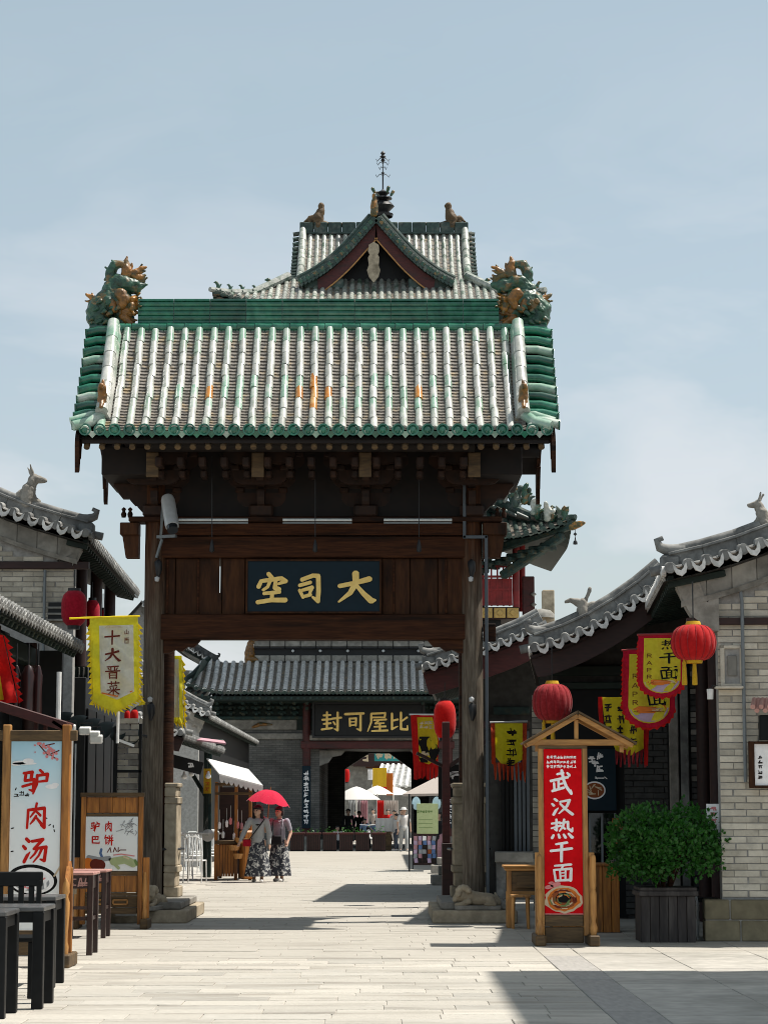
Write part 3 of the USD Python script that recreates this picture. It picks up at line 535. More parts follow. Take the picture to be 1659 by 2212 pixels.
    # plank panels either side of the sign
    for u0, u1, n in ((346, 540, 4), (826, 1000, 3)):
        us = np.linspace(u0, u1, n + 1)
        for k in range(n):
            m = MB(); m.span((PX(us[k], 1, GYY) + .005, GYY - .02 + .006 * (k % 2), PZ(1328, GYY) + .003), (PX(us[k + 1], 1, GYY) - .005, GYY + .04, PZ(1206, GYY) - .003), .006)
            if not (u0 < 500 and k == 2): put(g, 'plank', m, 'plank_wood', **W)
            else:
                a, b_ = PX(us[k], 1, GYY) + .005, PX(us[k + 1], 1, GYY) - .005; xg = PX(487, 1, GYY); m = MB(); zt_, zb_ = PZ(1206, GYY) - .003, PZ(1328, GYY) + .003
                m.span((a, GYY - .02, zb_), (xg - .008, GYY + .04, zt_)); m.span((xg + .008, GYY - .02, zb_), (b_, GYY + .04, zt_)); m.span((xg - .0081, GYY - .02, zb_), (xg + .0081, GYY + .04, zb_ + .3)); put(g, 'plank', m, 'plank_wood', **W)
    m = MB(); m.span((PX(541, 1, GYY), GYY - .01, PZ(1328, GYY) + .003), (PX(825, 1, GYY), GYY + .04, PZ(1206, GYY) - .003)); put(g, 'plank', m, 'plank_wood', **W)
    # seam rails on the beams
    for u0, u1, v0, v1 in ((848, 852, 1209, 1326), (957, 961, 1209, 1326), (440, 444, 1209, 1326), (376, 380, 1209, 1326)):
        m = MB(); m.span((PX(u0, 1, GYY), GYY - .045, PZ(v1, GYY)), (PX(u1, 1, GYY), GYY - .018, PZ(v0, GYY)), .004); put(g, 'panel_rail', m, 'beam_wood', **W)
    # brackets under the eave
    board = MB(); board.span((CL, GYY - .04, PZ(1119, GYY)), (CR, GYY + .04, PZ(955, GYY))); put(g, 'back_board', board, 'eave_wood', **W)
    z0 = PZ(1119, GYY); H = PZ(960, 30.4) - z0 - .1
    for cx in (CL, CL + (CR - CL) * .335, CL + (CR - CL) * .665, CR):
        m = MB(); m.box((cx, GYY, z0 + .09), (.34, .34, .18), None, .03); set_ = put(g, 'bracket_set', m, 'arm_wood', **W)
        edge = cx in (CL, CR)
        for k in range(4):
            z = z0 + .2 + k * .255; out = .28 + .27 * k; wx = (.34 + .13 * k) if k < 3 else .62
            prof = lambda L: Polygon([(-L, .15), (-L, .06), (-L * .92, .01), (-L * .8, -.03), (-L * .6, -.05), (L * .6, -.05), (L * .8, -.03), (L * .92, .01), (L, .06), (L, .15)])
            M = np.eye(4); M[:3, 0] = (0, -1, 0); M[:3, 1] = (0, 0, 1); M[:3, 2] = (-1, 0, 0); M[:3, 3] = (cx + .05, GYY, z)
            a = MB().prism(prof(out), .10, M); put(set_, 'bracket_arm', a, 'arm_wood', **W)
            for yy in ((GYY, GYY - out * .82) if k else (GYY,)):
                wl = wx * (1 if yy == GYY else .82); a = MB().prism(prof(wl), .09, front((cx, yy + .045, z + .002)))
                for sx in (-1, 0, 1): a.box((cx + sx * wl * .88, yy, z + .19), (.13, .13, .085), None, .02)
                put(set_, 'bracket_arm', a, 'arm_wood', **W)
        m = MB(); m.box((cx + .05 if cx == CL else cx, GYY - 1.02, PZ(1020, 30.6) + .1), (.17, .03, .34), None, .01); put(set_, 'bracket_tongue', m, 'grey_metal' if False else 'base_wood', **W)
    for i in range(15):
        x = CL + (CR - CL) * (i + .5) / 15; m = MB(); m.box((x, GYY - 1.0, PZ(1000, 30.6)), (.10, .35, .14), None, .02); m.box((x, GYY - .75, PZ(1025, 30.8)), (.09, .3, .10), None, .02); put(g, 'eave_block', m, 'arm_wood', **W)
    # roof geometry
    half = 1.62; YE = GYY - half; zc, zt = PZ(931, YE), PZ(716, GYY - .22); run, rise = half - .22, zt - zc
    curve = [(0, 0), (run * .2, rise * .145), (run * .45, rise * .37), (run * .7, rise * .635), (run, rise)]
    xl, xr = -3.72, 1.80
    sl = Slope((xl, YE, zc), (1, 0, 0), xr - xl, (0, 1, 0), curve)
    full = Slope((-4.1, YE, zc), (1, 0, 0), 6.38, (0, 1, 0), curve)
    back = Slope((-4.1, GYY + half, zc), (1, 0, 0), 6.38, (0, -1, 0), curve)
    rf = MB()
    for s_ in (full, back):
        rf.grid(lambda a, b: tuple((s_.at(a * s_.L, b * s_.T) - V(0, 0, .05)).T), 2, 12); rf.grid(lambda a, b: tuple((s_.at(a * s_.L, b * s_.T) - V(0, 0, .11)).T), 2, 12)
    roof = put(g, 'roof', rf, 'eave_wood', **W)
    pitch, r = (xr - xl) / 27, .051; _pitch[0] = pitch
    rr = random.Random(4); amber = {(6, 3), (12, 3), (13, 2), (13, 3), (13, 4), (14, 3), (20, 3)}
    nseg = 9; pans_left = 250; rest = MB()
    for i in range(27):
        s = pitch * (i + .5); ts = np.linspace(.02, sl.T, nseg + 1)
        for j in range(nseg):
            ww = r * (1 + rr.uniform(-.03, .03)); s2 = s + rr.uniform(-.008, .008)
            m = half_tube(sl, s2, ts[j], ts[j + 1] + .025 + rr.uniform(-.02, .02), ww * 1.05, ww * .95, 8, 3, .022 + rr.uniform(-.004, .006))
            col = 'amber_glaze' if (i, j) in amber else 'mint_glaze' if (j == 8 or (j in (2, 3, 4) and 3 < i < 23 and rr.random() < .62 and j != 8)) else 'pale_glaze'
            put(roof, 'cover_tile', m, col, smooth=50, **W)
    for i in range(28):
        s = pitch * i; tt = np.linspace(0.0, sl.T, 33)
        for j in range(32):
            m = pan_tile(sl, s, pitch, tt[j], tt[j + 1] + .004, .02, .024)
            if j < 9 and pans_left > 0 and 0 < i < 27: put(roof, 'pan_tile', m, 'pan_glaze', **W); pans_left -= 1
            else: rest.add(*m.arrays())
    put(roof, 'pan_tile_rows', rest, 'pan_glaze', kind='stuff', **W)
    n = 32; p2 = 6.38 / n; _pitch[0] = p2
    for i in range(n):
        c, d = eave_end(full, p2 * (i + .5), .074, p2 * 1.0, .05); put(roof, 'eave_cap', c, 'green_glaze', smooth=40, **W)
        if i < n - 1: put(roof, 'drip_tile', d, 'green_glaze' if i % 3 else 'mint_glaze', **W)
    for i in range(n):                                          # short glazed pieces between the caps and the covers
        s = p2 * (i + .5) + 0.0
        if i < 2 or i > n - 3: m = half_tube(full, s, 0, .26, .062, .055, 8, 2, .02); put(roof, 'corner_tile', m, 'mint_glaze', smooth=50, **W)
    bt = MB()
    for i in range(n): bt.add(*half_tube(back, p2 * (i + .5), 0, back.T, .06, .055, 6, 8, .02).arrays())
    bt.grid(lambda a, b: tuple((back.at(a * back.L, b * back.T) + V(0, 0, .004)).T), 2, 12); put(roof, 'rear_tiles', bt, 'grey_tile', kind='stuff', **W)
    # verge ridges with their beasts, side tiles, bargeboards
    for sd, xv in ((-1, -3.80), (1, 1.88)):
        s = xv + 4.1; tt = np.linspace(.30, full.T + .04, 7)
        for j in range(6):
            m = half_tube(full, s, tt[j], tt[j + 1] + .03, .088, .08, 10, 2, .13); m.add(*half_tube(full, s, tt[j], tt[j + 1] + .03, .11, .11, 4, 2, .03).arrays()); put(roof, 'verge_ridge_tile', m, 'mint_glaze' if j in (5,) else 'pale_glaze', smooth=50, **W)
        k = 11; tt = np.linspace(.2, full.T - .02, k)
        for j in range(k):
            C = full.at(s + sd * .06, tt[j]); N = full.normal(s, tt[j]); m = MB()
            x1 = -4.17 if sd < 0 else 2.34
            m.tube([C + N * .05, V((C[0] + x1) / 2, C[1], C[2]) + N * .045, V(x1, C[1], C[2] - .035) + N * .03], [.058, .06, .066], 10)
            m.tube([V(x1 - sd * .001, C[1], C[2] - .035) + N * .03, V(x1 + sd * .02, C[1], C[2] - .04) + N * .03], [.072, .07], 10)
            put(roof, 'side_tile', m, ('green_glaze', 'mint_glaze', 'deep_glaze', 'green_glaze')[(j * 3 + (sd > 0)) % 4], smooth=40, **W)
            m = MB().prism(Polygon([(-.07, .02), (-.05, -.05), (0, -.1), (.05, -.05), (.07, .02)]), .02, np.array([[0, 0, sd, x1], [1, 0, 0, C[1] - .08], [0, 1, 0, C[2] - .0], [0, 0, 0, 1.0]])); put(roof, 'side_drip', m, 'deep_glaze', **W)
        ex = -4.10 if sd < 0 else 2.27
        us = np.linspace(0, full.T, 12); top = [(full.at(0, t)[1], full.at(0, t)[2] - .05) for t in us]
        low = [(y, z - .27 - .06 * math.sin(i * 1.9) * (i < 9)) for i, (y, z) in enumerate(top)]
        poly = Polygon(top + [(top[-1][0] + .26, top[-1][1] + .02), (low[-1][0] + .26, low[-1][1])] + low[::-1][:-2] + [(YE + .34, low[2][1] - .02), (YE + .26, low[1][1] + .03), (YE + .2, low[1][1] - .10), (YE + .15, low[0][1] + .02), (YE + .10, zc - .52), (YE + .02, zc - .56), (YE - .03, zc - .2)])
        M = np.array([[0, 0, 1, ex - .03], [1, 0, 0, 0], [0, 1, 0, 0], [0, 0, 0, 1.0]]); m = MB().prism(poly.buffer(0), .055, M); put(g, 'bargeboard', m, 'old_wood', **W)
        m = MB().prism(affinity.scale(poly.buffer(0), -1, 1, origin=(GYY, 0)), .055, M); put(g, 'bargeboard', m, 'old_wood', **W)
        for yy, zz in ((GYY - 1.15, zc + .18), (GYY - .6, zc + .62), (GYY + .6, zc + .62), (GYY + 1.15, zc + .18), (GYY, zt - .12)):
            m = MB().tube([(CL - .3 if sd < 0 else CR + .3, yy, zz), (ex, yy, zz)], .11, 12); put(g, 'purlin_end', m, 'eave_wood', smooth=40, **W)
        # stepped arms that carry the overhang
        cx = CL if sd < 0 else CR
        for v0, v1, du in ((1046, 1062, 88), (1062, 1078, 78), (1078, 1092, 52), (1092, 1106, 36), (1106, 1118, 22)):
            zA, zB = PZ(v1, GYY), PZ(v0, GYY); L = du / 155.2 + .02
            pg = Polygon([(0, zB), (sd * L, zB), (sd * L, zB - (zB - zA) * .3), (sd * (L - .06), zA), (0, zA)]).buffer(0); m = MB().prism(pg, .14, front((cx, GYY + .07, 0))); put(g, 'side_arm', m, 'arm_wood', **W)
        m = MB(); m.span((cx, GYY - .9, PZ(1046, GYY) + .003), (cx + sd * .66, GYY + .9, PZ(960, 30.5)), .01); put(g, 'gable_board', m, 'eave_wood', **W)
        bb = blob([((V(0, 0, .02), .06), (V(0, 0, .16), .065)), ((V(0, 0, .16), .065), (V(0, -.05, .30), .055)), ((V(0, -.05, .30), .055), (V(0, -.17, .31), .035)), ((V(0, -.02, .2), .05), (V(0, .10, .30), .03)), ((V(0, .02, .33), .03), (V(0, .04, .42), .012)), ((V(0, -.04, .1), .04), (V(0, -.13, .03), .03))], .02)
        rough(bb, .015, 14, 3); C = full.at(s, .34); bb.vertices = bb.vertices + C + V(0, -.05, .10); put(roof, 'verge_beast', bb, 'ochre_ceramic', smooth=True, **W)
        m = MB(); m.tube([full.at(s + sd * .02, .30) + V(0, 0, .06), full.at(s + sd * .15, .1) + V(0, 0, .07), full.at(s + sd * .36, -.02) + V(0, 0, .08)], [.08, .075, .07], 10); put(roof, 'corner_ridge', m, 'mint_glaze', smooth=50, **W)
        m = MB(); m.tube([full.at(s + sd * .02, .42) + V(0, 0, .04), full.at(s + sd * .2, .28) + V(0, 0, .05), full.at(s + sd * .42, .2) + V(0, 0, .03)], [.07, .065, .06], 10); put(roof, 'corner_ridge', m, 'mint_glaze', smooth=50, **W)
    # main ridge: ribbed blocks over a roll of round tiles
    rx0, rx1 = PX(300, 680, GYY), PX(1077, 680, GYY); zb, ztop = PZ(705, GYY), PZ(655, GYY); h = ztop - zb; w = .13; prof = [(-w, 0)]
    for k in range(5):
        a, b = zb * 0 + h * (k / 5.0), h * ((k + 1) / 5.0)
        prof += [(-w - .012, a + .004), (-w - .022, (a + b) / 2 - .006), (-w - .016, b - .014), (-w + .006, b - .006)]
    prof += [(-w - .03, h + .004), (-w - .03, h + .03), (0, h + .05)]
    pg = Polygon(prof + [(-x, z) for x, z in prof[::-1][1:]]).buffer(0)
    xs = np.linspace(rx0, rx1, 11)
    for k in range(10):
        M = np.array([[0, 0, 1, xs[k] + .004], [1, 0, 0, GYY], [0, 1, 0, zb + .001 * (k % 3)], [0, 0, 0, 1.0]]); m = MB().prism(pg, xs[k + 1] - xs[k] - .008, M); put(roof, 'ridge_block', m, 'deep_glaze' if k == 2 else 'green_glaze', **W)
    xs = np.linspace(PX(262, 1, GYY), PX(1112, 1, GYY), 24)
    for k in range(23):
        for sy in (-1, 1):
            m = MB().tube([(xs[k] + .005, GYY + sy * .19, zb - .05), (xs[k + 1] - .004, GYY + sy * .19, zb - .05)], [.058, .053], 12); put(roof, 'ridge_roll', m, 'green_glaze', smooth=40, **W)
    m = MB(); m.span((rx0 - .35, GYY - .18, zb - .16), (rx1 + .35, GYY + .18, zb - .002)); put(roof, 'ridge_bed', m, 'deep_glaze', **W)
    for sd in (-1, 1):
        m = MB(); a, b = (-4.15, rx0 - .2) if sd < 0 else (rx1 + .2, 2.3); m.tube([(a, GYY - .12, zb - .04), (b, GYY - .12, zb - .03)], .06, 10); m.tube([(a, GYY - .22, zb - .12), (b, GYY - .22, zb - .11)], .06, 10); put(roof, 'ridge_roll', m, 'deep_glaze', smooth=40, **W)
    xs = np.linspace(xl, xr, 28)
    for k in range(27):
        m = MB(); m.box(((xs[k] + xs[k + 1]) / 2, GYY - .215, zb - .125), (xs[k + 1] - xs[k] - .01, .02, .075), rotx(-.6), .004); put(roof, 'flashing_tile', m, 'mint_glaze', **W)
    # ridge-end dragons
    def dragon(sd):
        def q(u, v, dy=0.0): return V(((u - 250) / 155.2) * (-sd), dy, (700 - v) / 155.2)
        def ch(lst, dy=0.0, seed=0):
            out = []
            for seq in lst:
                pts = [(q(a[0], a[1], dy + (a[3] if len(a) > 3 else 0)), a[2] / 155.2) for a in seq]; out += list(zip(pts, pts[1:]))
            return out
        X0 = PX(250, 690, GYY) if sd < 0 else PX(1377 - 250, 690, GYY); z0 = PZ(700, GYY) - .06
        def fin(name, lst, mat, par, amp, sc, dy=0.0):
            t = blob(ch(lst, dy), .018, 2 if mat == 'moss_ceramic' else 1); rough(t, amp, sc, 7 if sd < 0 else 9); t.vertices = t.vertices + V(X0, GYY, z0); return put(par, name, t, mat, smooth=True, **W)
        d = fin('ridge_dragon', [[(220, 694, 27), (210, 660, 27), (234, 640, 30), (264, 640, 26), (272, 690, 19)], [(222, 694, 24), (262, 694, 20)], [(254, 640, 24), (238, 612, 20), (250, 598, 20), (284, 604, 19), (300, 605, 11), (316, 602, 4)], [(276, 640, 16), (300, 645, 9), (303, 632, 3)], [(238, 622, 18), (256, 630, 18)], [(284, 612, 10), (300, 616, 5)]], 'moss_ceramic', roof, .035, 10)
        fin('tail_curl', [[(241, 600, 12), (236, 577, 12), (246, 557, 11), (262, 555, 8), (268, 566, 5)], [(236, 577, 6), (226, 590, 3)], [(246, 556, 4), (240, 547, 2)], [(234, 570, 5), (226, 562, 2)]], 'moss_ceramic', d, .014, 18)
        fin('flame_crest', [[(268, 594, 11), (273, 568, 12), (270, 552, 8), (273, 539, 2.5)], [(276, 580, 9), (294, 574, 9), (304, 565, 5), (316, 561, 2.5)], [(264, 560, 5), (262, 550, 2)], [(280, 566, 6), (284, 554, 2.5)]], 'ochre_ceramic', d, .016, 20)
        fin('snout', [[(290, 582, 10), (306, 586, 6), (313, 580, 2.5)], [(296, 594, 8), (310, 594, 4)], [(300, 574, 5), (314, 570, 2.5)], [(300, 566, 3), (306, 556, 2)], [(310, 590, 4), (318, 586, 2)]], 'fin_ceramic', d, .014, 22)
        fin('tail_frill', [[(224, 642, 10), (202, 634, 8), (184, 623, 3)], [(208, 640, 8), (197, 652, 5), (199, 664, 2)], [(202, 632, 5), (197, 621, 2)], [(198, 640, 5), (183, 638, 2)], [(206, 650, 5), (190, 654, 2)]], 'fin_ceramic', d, .014, 20)
        fin('mane_frill', [[(262, 628, 14), (272, 640, 12), (266, 655, 9)], [(244, 646, 9), (250, 664, 8)]], 'ochre_ceramic', d, .016, 18, -.15)
        rr_ = random.Random(3); lst = []
        for i in range(13): a_ = rr_.uniform(-1.2, 1.0); u_, v_ = 286 + rr_.uniform(-12, 6), 648 + rr_.uniform(-18, 16); lst.append([(u_, v_, 8, rr_.uniform(-.08, .06)), (u_ + 13 * math.cos(a_), v_ + 13 * math.sin(a_), 4.5, rr_.uniform(-.14, .06)), (u_ + 21 * math.cos(a_ + .4), v_ + 21 * math.sin(a_ + .4), 1.8, rr_.uniform(-.14, .08))])
        fin('cheek_frill', lst, 'fin_ceramic', d, .012, 22, -.06)
        fin('jaw', [[(272, 664, 12), (290, 656, 7)], [(270, 678, 12), (284, 692, 9), (297, 699, 4)], [(276, 670, 7), (297, 668, 4)], [(286, 684, 5), (298, 684, 2)]], 'ochre_ceramic', d, .016, 18, -.08)
        lst = []
        for i in range(12): u_, v_ = 206 + rr_.uniform(-8, 60), 640 + rr_.uniform(0, 50); lst.append([(u_, v_, 6, -.17), (u_ - 6, v_ + 5, 3, -.19)])
        fin('scale_ridge', lst, 'moss_ceramic', d, .01, 20)
    dragon(-1); dragon(1)
    # rafters and fascia
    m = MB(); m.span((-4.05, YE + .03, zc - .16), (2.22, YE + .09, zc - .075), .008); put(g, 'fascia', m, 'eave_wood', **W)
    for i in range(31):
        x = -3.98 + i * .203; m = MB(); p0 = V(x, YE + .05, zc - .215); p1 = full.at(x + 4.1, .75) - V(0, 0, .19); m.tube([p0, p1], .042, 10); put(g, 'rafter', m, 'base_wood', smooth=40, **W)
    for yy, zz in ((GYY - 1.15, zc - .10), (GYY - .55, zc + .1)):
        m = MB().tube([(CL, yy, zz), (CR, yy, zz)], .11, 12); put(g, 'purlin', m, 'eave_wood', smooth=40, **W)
    # sign
    s = thing('name_board', 'navy board lettered in gold with three large characters, high on the wooden gate', 'sign', (PX(682, 1266, GYY), GYY - .16, PZ(1266, GYY)))
    x0, x1, z0, z1 = PX(541, 1, GYY - .15), PX(824, 1, GYY - .15), PZ(1325, GYY - .15), PZ(1208, GYY - .15); yb = GYY - .10
    m = MB(); m.span((x0 + .02, yb - .03, z0 + .02), (x1 - .02, yb - .005, z1 - .02)); put(s, 'panel', m, 'navy_board', world=True)
    for lo, hi in (((x0, yb - .05, z0), (x1, yb - .006, z0 + .026)), ((x0, yb - .05, z1 - .026), (x1, yb - .006, z1)), ((x0, yb - .05, z0 + .0265), (x0 + .026, yb - .006, z1 - .0265)), ((x1 - .026, yb - .05, z0 + .0265), (x1, yb - .006, z1 - .0265))):
        m = MB().span(lo, hi, .004); put(s, 'frame', m, 'plank_wood', world=True)
    for k, u0, u1, v0, v1 in (('kong', 552, 622, 1238, 1305), ('si', 640, 701, 1238, 1303), ('da', 728, 812, 1236, 1304)):
        a, b = P(u0, v1, yb - .05), P(u1, v0, yb - .05); write(s, 'character', k, (a[0], yb - .0305, a[2]), b[2] - a[2], 'gold_letter', .02, b[0] - a[0])
    # strip lights, hanging cords, conduit
    for u0, u1 in ((386, 536), (611, 760), (829, 976)):
        t = thing('strip_light', {386: 'unlit tube light at the left end above the gate beam', 611: 'unlit tube light in the middle above the gate beam', 829: 'unlit tube light at the right end above the gate beam'}[u0], 'light', (PX((u0 + u1) / 2, 1123, 31.15), 31.15, PZ(1125, 31.15)), group='tube lights above the gate beam')
        m = MB(); m.tube([P(u0, 1123, 31.15), P(u1, 1123, 31.15)], .019, 10); put(t, 'tube', m, 'lamp_white', smooth=40, world=True)
        m = MB(); a, b = P(u0, 1128, 31.17), P(u1, 1128, 31.17); m.span(a - V(0, .02, .022), b + V(0, .02, .0)); put(t, 'holder', m, 'grey_metal', world=True)
    for u, w in ((458, 'left'), (681, 'middle'), (905, 'right')):
        m = MB().tube([P(u, 985, 30.9), P(u, 1160, 30.9)], .007, 6); c_ = put(g, 'cord', m, 'black_metal', world=True)
        m = MB().lathe([(.0, -.14), (.035, -.12), (.028, -.04), (.012, .03), (.0, .05)], 10, P(u, 1172, 30.9)); put(c_, 'weight', m, 'black_metal', smooth=True, world=True)
    t = thing('conduit', 'grey cable conduit stepping down the right post of the gate', 'conduit', (CR, GYY - .2, 0))
    yb = GYY - .17; pts = [P(1003, 1045, yb), P(1003, 1160, yb), P(1050, 1160, yb), P(1054, 1955, yb)]
    for a, b in zip(pts, pts[1:]):
        m = MB(); d = (b - a) / np.linalg.norm(b - a); m.beam(a - d * .02, b + d * .021, .045, .045, up=(0, 1, 0), bev=.006); put(t, 'pipe', m, 'conduit', world=True)
    # camera and small lamps on the posts
    t = thing('security_camera', 'white bullet camera on a bracket at the top of the left gate post', 'camera', (PX(366, 1110, 31.25), 31.25, PZ(1150, 31.25)))
    a, b = P(362, 1076, 31.3), P(372, 1138, 30.95); m = MB().tube([a, a + (b - a) * .1, a + (b - a) * .9, b], [.085, .098, .098, .09], 16); put(t, 'housing', m, 'pale_metal', smooth=40, world=True)
    m = MB().tube([b, b + (b - a) * .12], [.08, .075], 16); put(t, 'lens', m, 'lens_glass', smooth=40, world=True)
    m = MB(); m.beam(P(352, 1085, 31.3), P(347, 1165, 31.4), .03, .03); m.beam(P(340, 1160, 31.42), P(380, 1158, 31.3), .05, .04); m.beam(P(350, 1165, 31.4), P(338, 1205, 31.44), .03, .03); put(t, 'bracket', m, 'grey_metal', world=True)
    for u, v, what in ((342, 1222, 'upper one on the left post'), (1018, 1222, 'upper one on the right post'), (326, 1532, 'lower one on the left post'), (1020, 1532, 'lower one on the right post')):
        c = P(u, v, GYY - .2); t = thing('flag_holder', 'black iron lamp fitting with a pale cap, the ' + what, 'lamp', c, group='iron fittings on the gate posts')
        m = MB().tube([(0, 0, -.16), (.01, -.01, -.06), (.0, -.02, .04), (0, .06, .08)], [.02, .05, .055, .02], 10); put(t, 'body', m, 'black_metal', smooth=40)
        m = MB().lathe([(.0, -.03), (.03, -.02), (.035, .03), (.0, .05)], 10, (-.01, -.04, .12 if v > 1400 else -.2)); put(t, 'cap', m, 'pale_metal', smooth=True)
    # stone lions lying on the plinths
    def lion(cx, label, rz):
        t = thing('stone_lion', label, 'statue', (cx, 31.08, .172), rz)
        m = MB(); m.box((0, 0, .03), (.62, .26, .06), None, .01); put(t, 'slab', m, 'carved_stone')
        k = [((V(-.12, 0, .17), .10), (V(.2, 0, .13), .085)), ((V(.2, 0, .13), .085), (V(.26, 0, .1), .06)), ((V(-.12, 0, .17), .09), (V(-.2, 0, .22), .11)), ((V(-.2, 0, .22), .105), (V(-.27, 0, .17), .06)), ((V(-.27, 0, .17), .055), (V(-.31, 0, .13), .035)), ((V(-.12, -.07, .12), .05), (V(-.2, -.09, .08), .035)), ((V(-.2, -.09, .08), .035), (V(-.29, -.09, .075), .025)), ((V(-.12, .07, .12), .05), (V(-.29, .09, .075), .025)), ((V(.17, -.08, .13), .07), (V(.22, -.1, .085), .04)), ((V(.22, -.1, .085), .035), (V(.1, -.11, .075), .025)), ((V(.17, .08, .13), .07), (V(.1, .11, .075), .025)), ((V(.28, 0, .1), .03), (V(.24, .05, .22), .02))]
        b = blob(k, .016, 3); rough(b, .012, 13, 2); put(t, 'body', b, 'sand_stone', smooth=True)
        mane = blob([((V(-.19 + .07 * math.cos(a), .0 + .1 * math.sin(b_), .235 + .06 * math.sin(a)), .045), (V(-.19 + .08 * math.cos(a), .11 * math.sin(b_), .22 + .08 * math.sin(a)), .03)) for a in np.linspace(.4, 3.4, 6) for b_ in (-1.2, -.5, .5, 1.2)], .016, 1); put(t, 'mane', mane, 'sand_stone', smooth=True)
        return t
    lion(PX(1022, 1, 31), 'weathered stone lion lying on the right plinth of the gate', 0.0); lion(PX(340, 1, 31.1) + .1, 'weathered stone lion facing out on the left plinth of the gate', 75.0)
    return g
add_gate()
# ================================================================== the far market tower over its brick gateway
def add_tower():
    YF = 90.0; cx = -.25
    t = thing('gate_tower', 'tall old tower with tiled roofs above a brick gateway ending the street', 'tower', (cx, 95, 0)); W = dict(world=True)
    def X(u, Y=YF): return PX(u, 1752, Y)
    def mir(x): return 2 * cx - x
    # ground floor: brick walls with an open passage
    xo, xi = X(450), X(690); zt = PZ(1578, YF)
    for a, b in ((xo, xi), (mir(xi), mir(xo))):
        m = MB(); m.span((a, YF, .35), (b, YF + 14, zt)); w = put(t, 'brick_wall', m, 'far_brick', **W)
        m = MB(); m.span((a - .12, YF - .12, 0), (b + (.12 if a < cx else .0), YF + 14.1, .36), .02); put(w, 'wall_base', m, 'carved_stone', **W)
        m = MB(); m.span((a - .1, YF - .12, zt - .35), (b - .002, YF - .002, zt - .12), .02); put(w, 'string_course', m, 'slab_stone', **W)
        xf0, xf1 = (a + .6, b - .9) if a < cx else (a + .9, b - .6); zp = PZ(1562, YF)
        m = MB(); m.span((xf0, YF - .06, zt + .02), (xf1, YF + .1, zt + .42), .03); put(w, 'frieze_panel', m, 'slab_stone', **W)
        m = blob([((V((xf0 + xf1) / 2 - .3, YF - .1, zt + .12), .05), (V((xf0 + xf1) / 2, YF - .1, zt + .24), .08)), ((V((xf0 + xf1) / 2, YF - .1, zt + .24), .08), (V((xf0 + xf1) / 2 + .45, YF - .1, zt + .22), .03))], .05, 1); put(w, 'frieze_bird', m, 'ochre_ceramic', smooth=True, **W)
    yb = YF + 13.6; x2, x3 = X(745, yb), X(889, yb); zc, z2 = PZ(1662, yb), PZ(1628, yb); far_wall = Polygon([(xi - .01, 0), (xi - .01, zt), (mir(xi) + .01, zt), (mir(xi) + .01, 0), (x3, 0), (x3, zc), (x3 - 1.0, z2), (x2 + 1.1, z2), (x2, zc), (x2, 0)])
    put(t, 'inner_wall', MB().prism(far_wall, .6, front((0, yb + .6, 0))), 'far_brick', **W)
    m = MB(); m.span((xi, YF + .02, PZ(1622, YF) + .3), (mir(xi), YF + 13.6, zt)); put(t, 'passage_ceiling', m, 'eave_wood', **W)
    for sd in (-1, 1):
        xx = xi if sd < 0 else mir(xi); pg = Polygon([(xx, PZ(1622, YF)), (xx - sd * 1.0, PZ(1622, YF)), (xx - sd * .85, PZ(1632, YF)), (xx - sd * .5, PZ(1636, YF)), (xx - sd * .35, PZ(1648, YF)), (xx, PZ(1655, YF))]).buffer(0)
        put(t, 'corbel', MB().prism(pg, .4, front((0, YF + .4, 0))), 'slab_stone', **W)
        cxx = X(662, 89.6) if sd < 0 else mir(X(662, 89.6))
        m = MB().tube([(cxx, 89.6, .5), (cxx, 89.6, PZ(1520, 89.6))], .16, 14); c = put(t, 'red_column', m, 'maroon_paint', smooth=40, **W)
        m = MB().lathe([(.3, 0), (.3, .2), (.34, .28), (.3, .4), (.2, .5)], 14, (cxx, 89.6, 0)); put(c, 'column_base', m, 'carved_stone', smooth=40, **W)
        zl, zh = PZ(1790, 89.4), PZ(1655, 89.4); m = MB(); m.span((cxx - .17, 89.36, zl), (cxx + .17, 89.42, zh), .01); b = put(c, 'couplet_board', m, 'navy_board', **W)
        m = MB(); k = 10
        for i in range(k): m.prism(affinity.translate(scrawl(.2, .19, 40 + i + (sd > 0) * 20, 5, .16), cxx - .1, zl + .15 + (zh - zl - .3) * i / k), .01, front((0, 89.355, 0)))
        put(b, 'characters', m, 'ink_white', **W)
    m = MB(); m.span((X(650), 89.45, PZ(1618, 89.5)), (mir(X(650)), 89.75, PZ(1601, 89.5)), .03); put(t, 'lintel', m, 'maroon_paint', **W)
    m = MB(); m.span((X(668), 89.5, PZ(1600, 89.5)), (mir(X(668)), 89.7, PZ(1588, 89.5)), .03)
    put(t, 'carved_frieze', m, 'slab_stone', **W)
    # dark entablature with brackets
    z0, z1 = PZ(1552, YF), PZ(1502, YF)
    m = MB(); m.span((X(455), YF + .02, zt), (mir(X(455)), YF + .6, z1 + .3)); put(t, 'entablature', m, 'green_paint', **W)
    m = MB(); m.span((X(448), YF - .12, z0 - .06), (mir(X(448)), YF + .01, z0 + .08), .02); put(t, 'tie_beam', m, 'blue_green', **W)
    n = 26
    for i in range(n):
        x = X(470) + (mir(X(470)) - X(470)) * i / (n - 1)
        if abs(x - X(795)) < 2.0: continue
        m = MB()
        for k in range(3): m.box((x, YF - .15 - .22 * k, z0 + .22 + .2 * k), (.34 + .1 * k, .16, .11), None, .03); m.box((x, YF - .12 - .18 * k, z0 + .16 + .2 * k), (.13, .5 + .3 * k, .12), None, .02)
        put(t, 'bracket_set', m, 'blue_green', **W)
    # lower roof
    YE, YT = 87.5, 90.4; xl = X(392, YE); L = 2 * (cx - xl); zc = PZ(1496, YE); rise = PZ(1432, YT) - zc; run = YT - YE
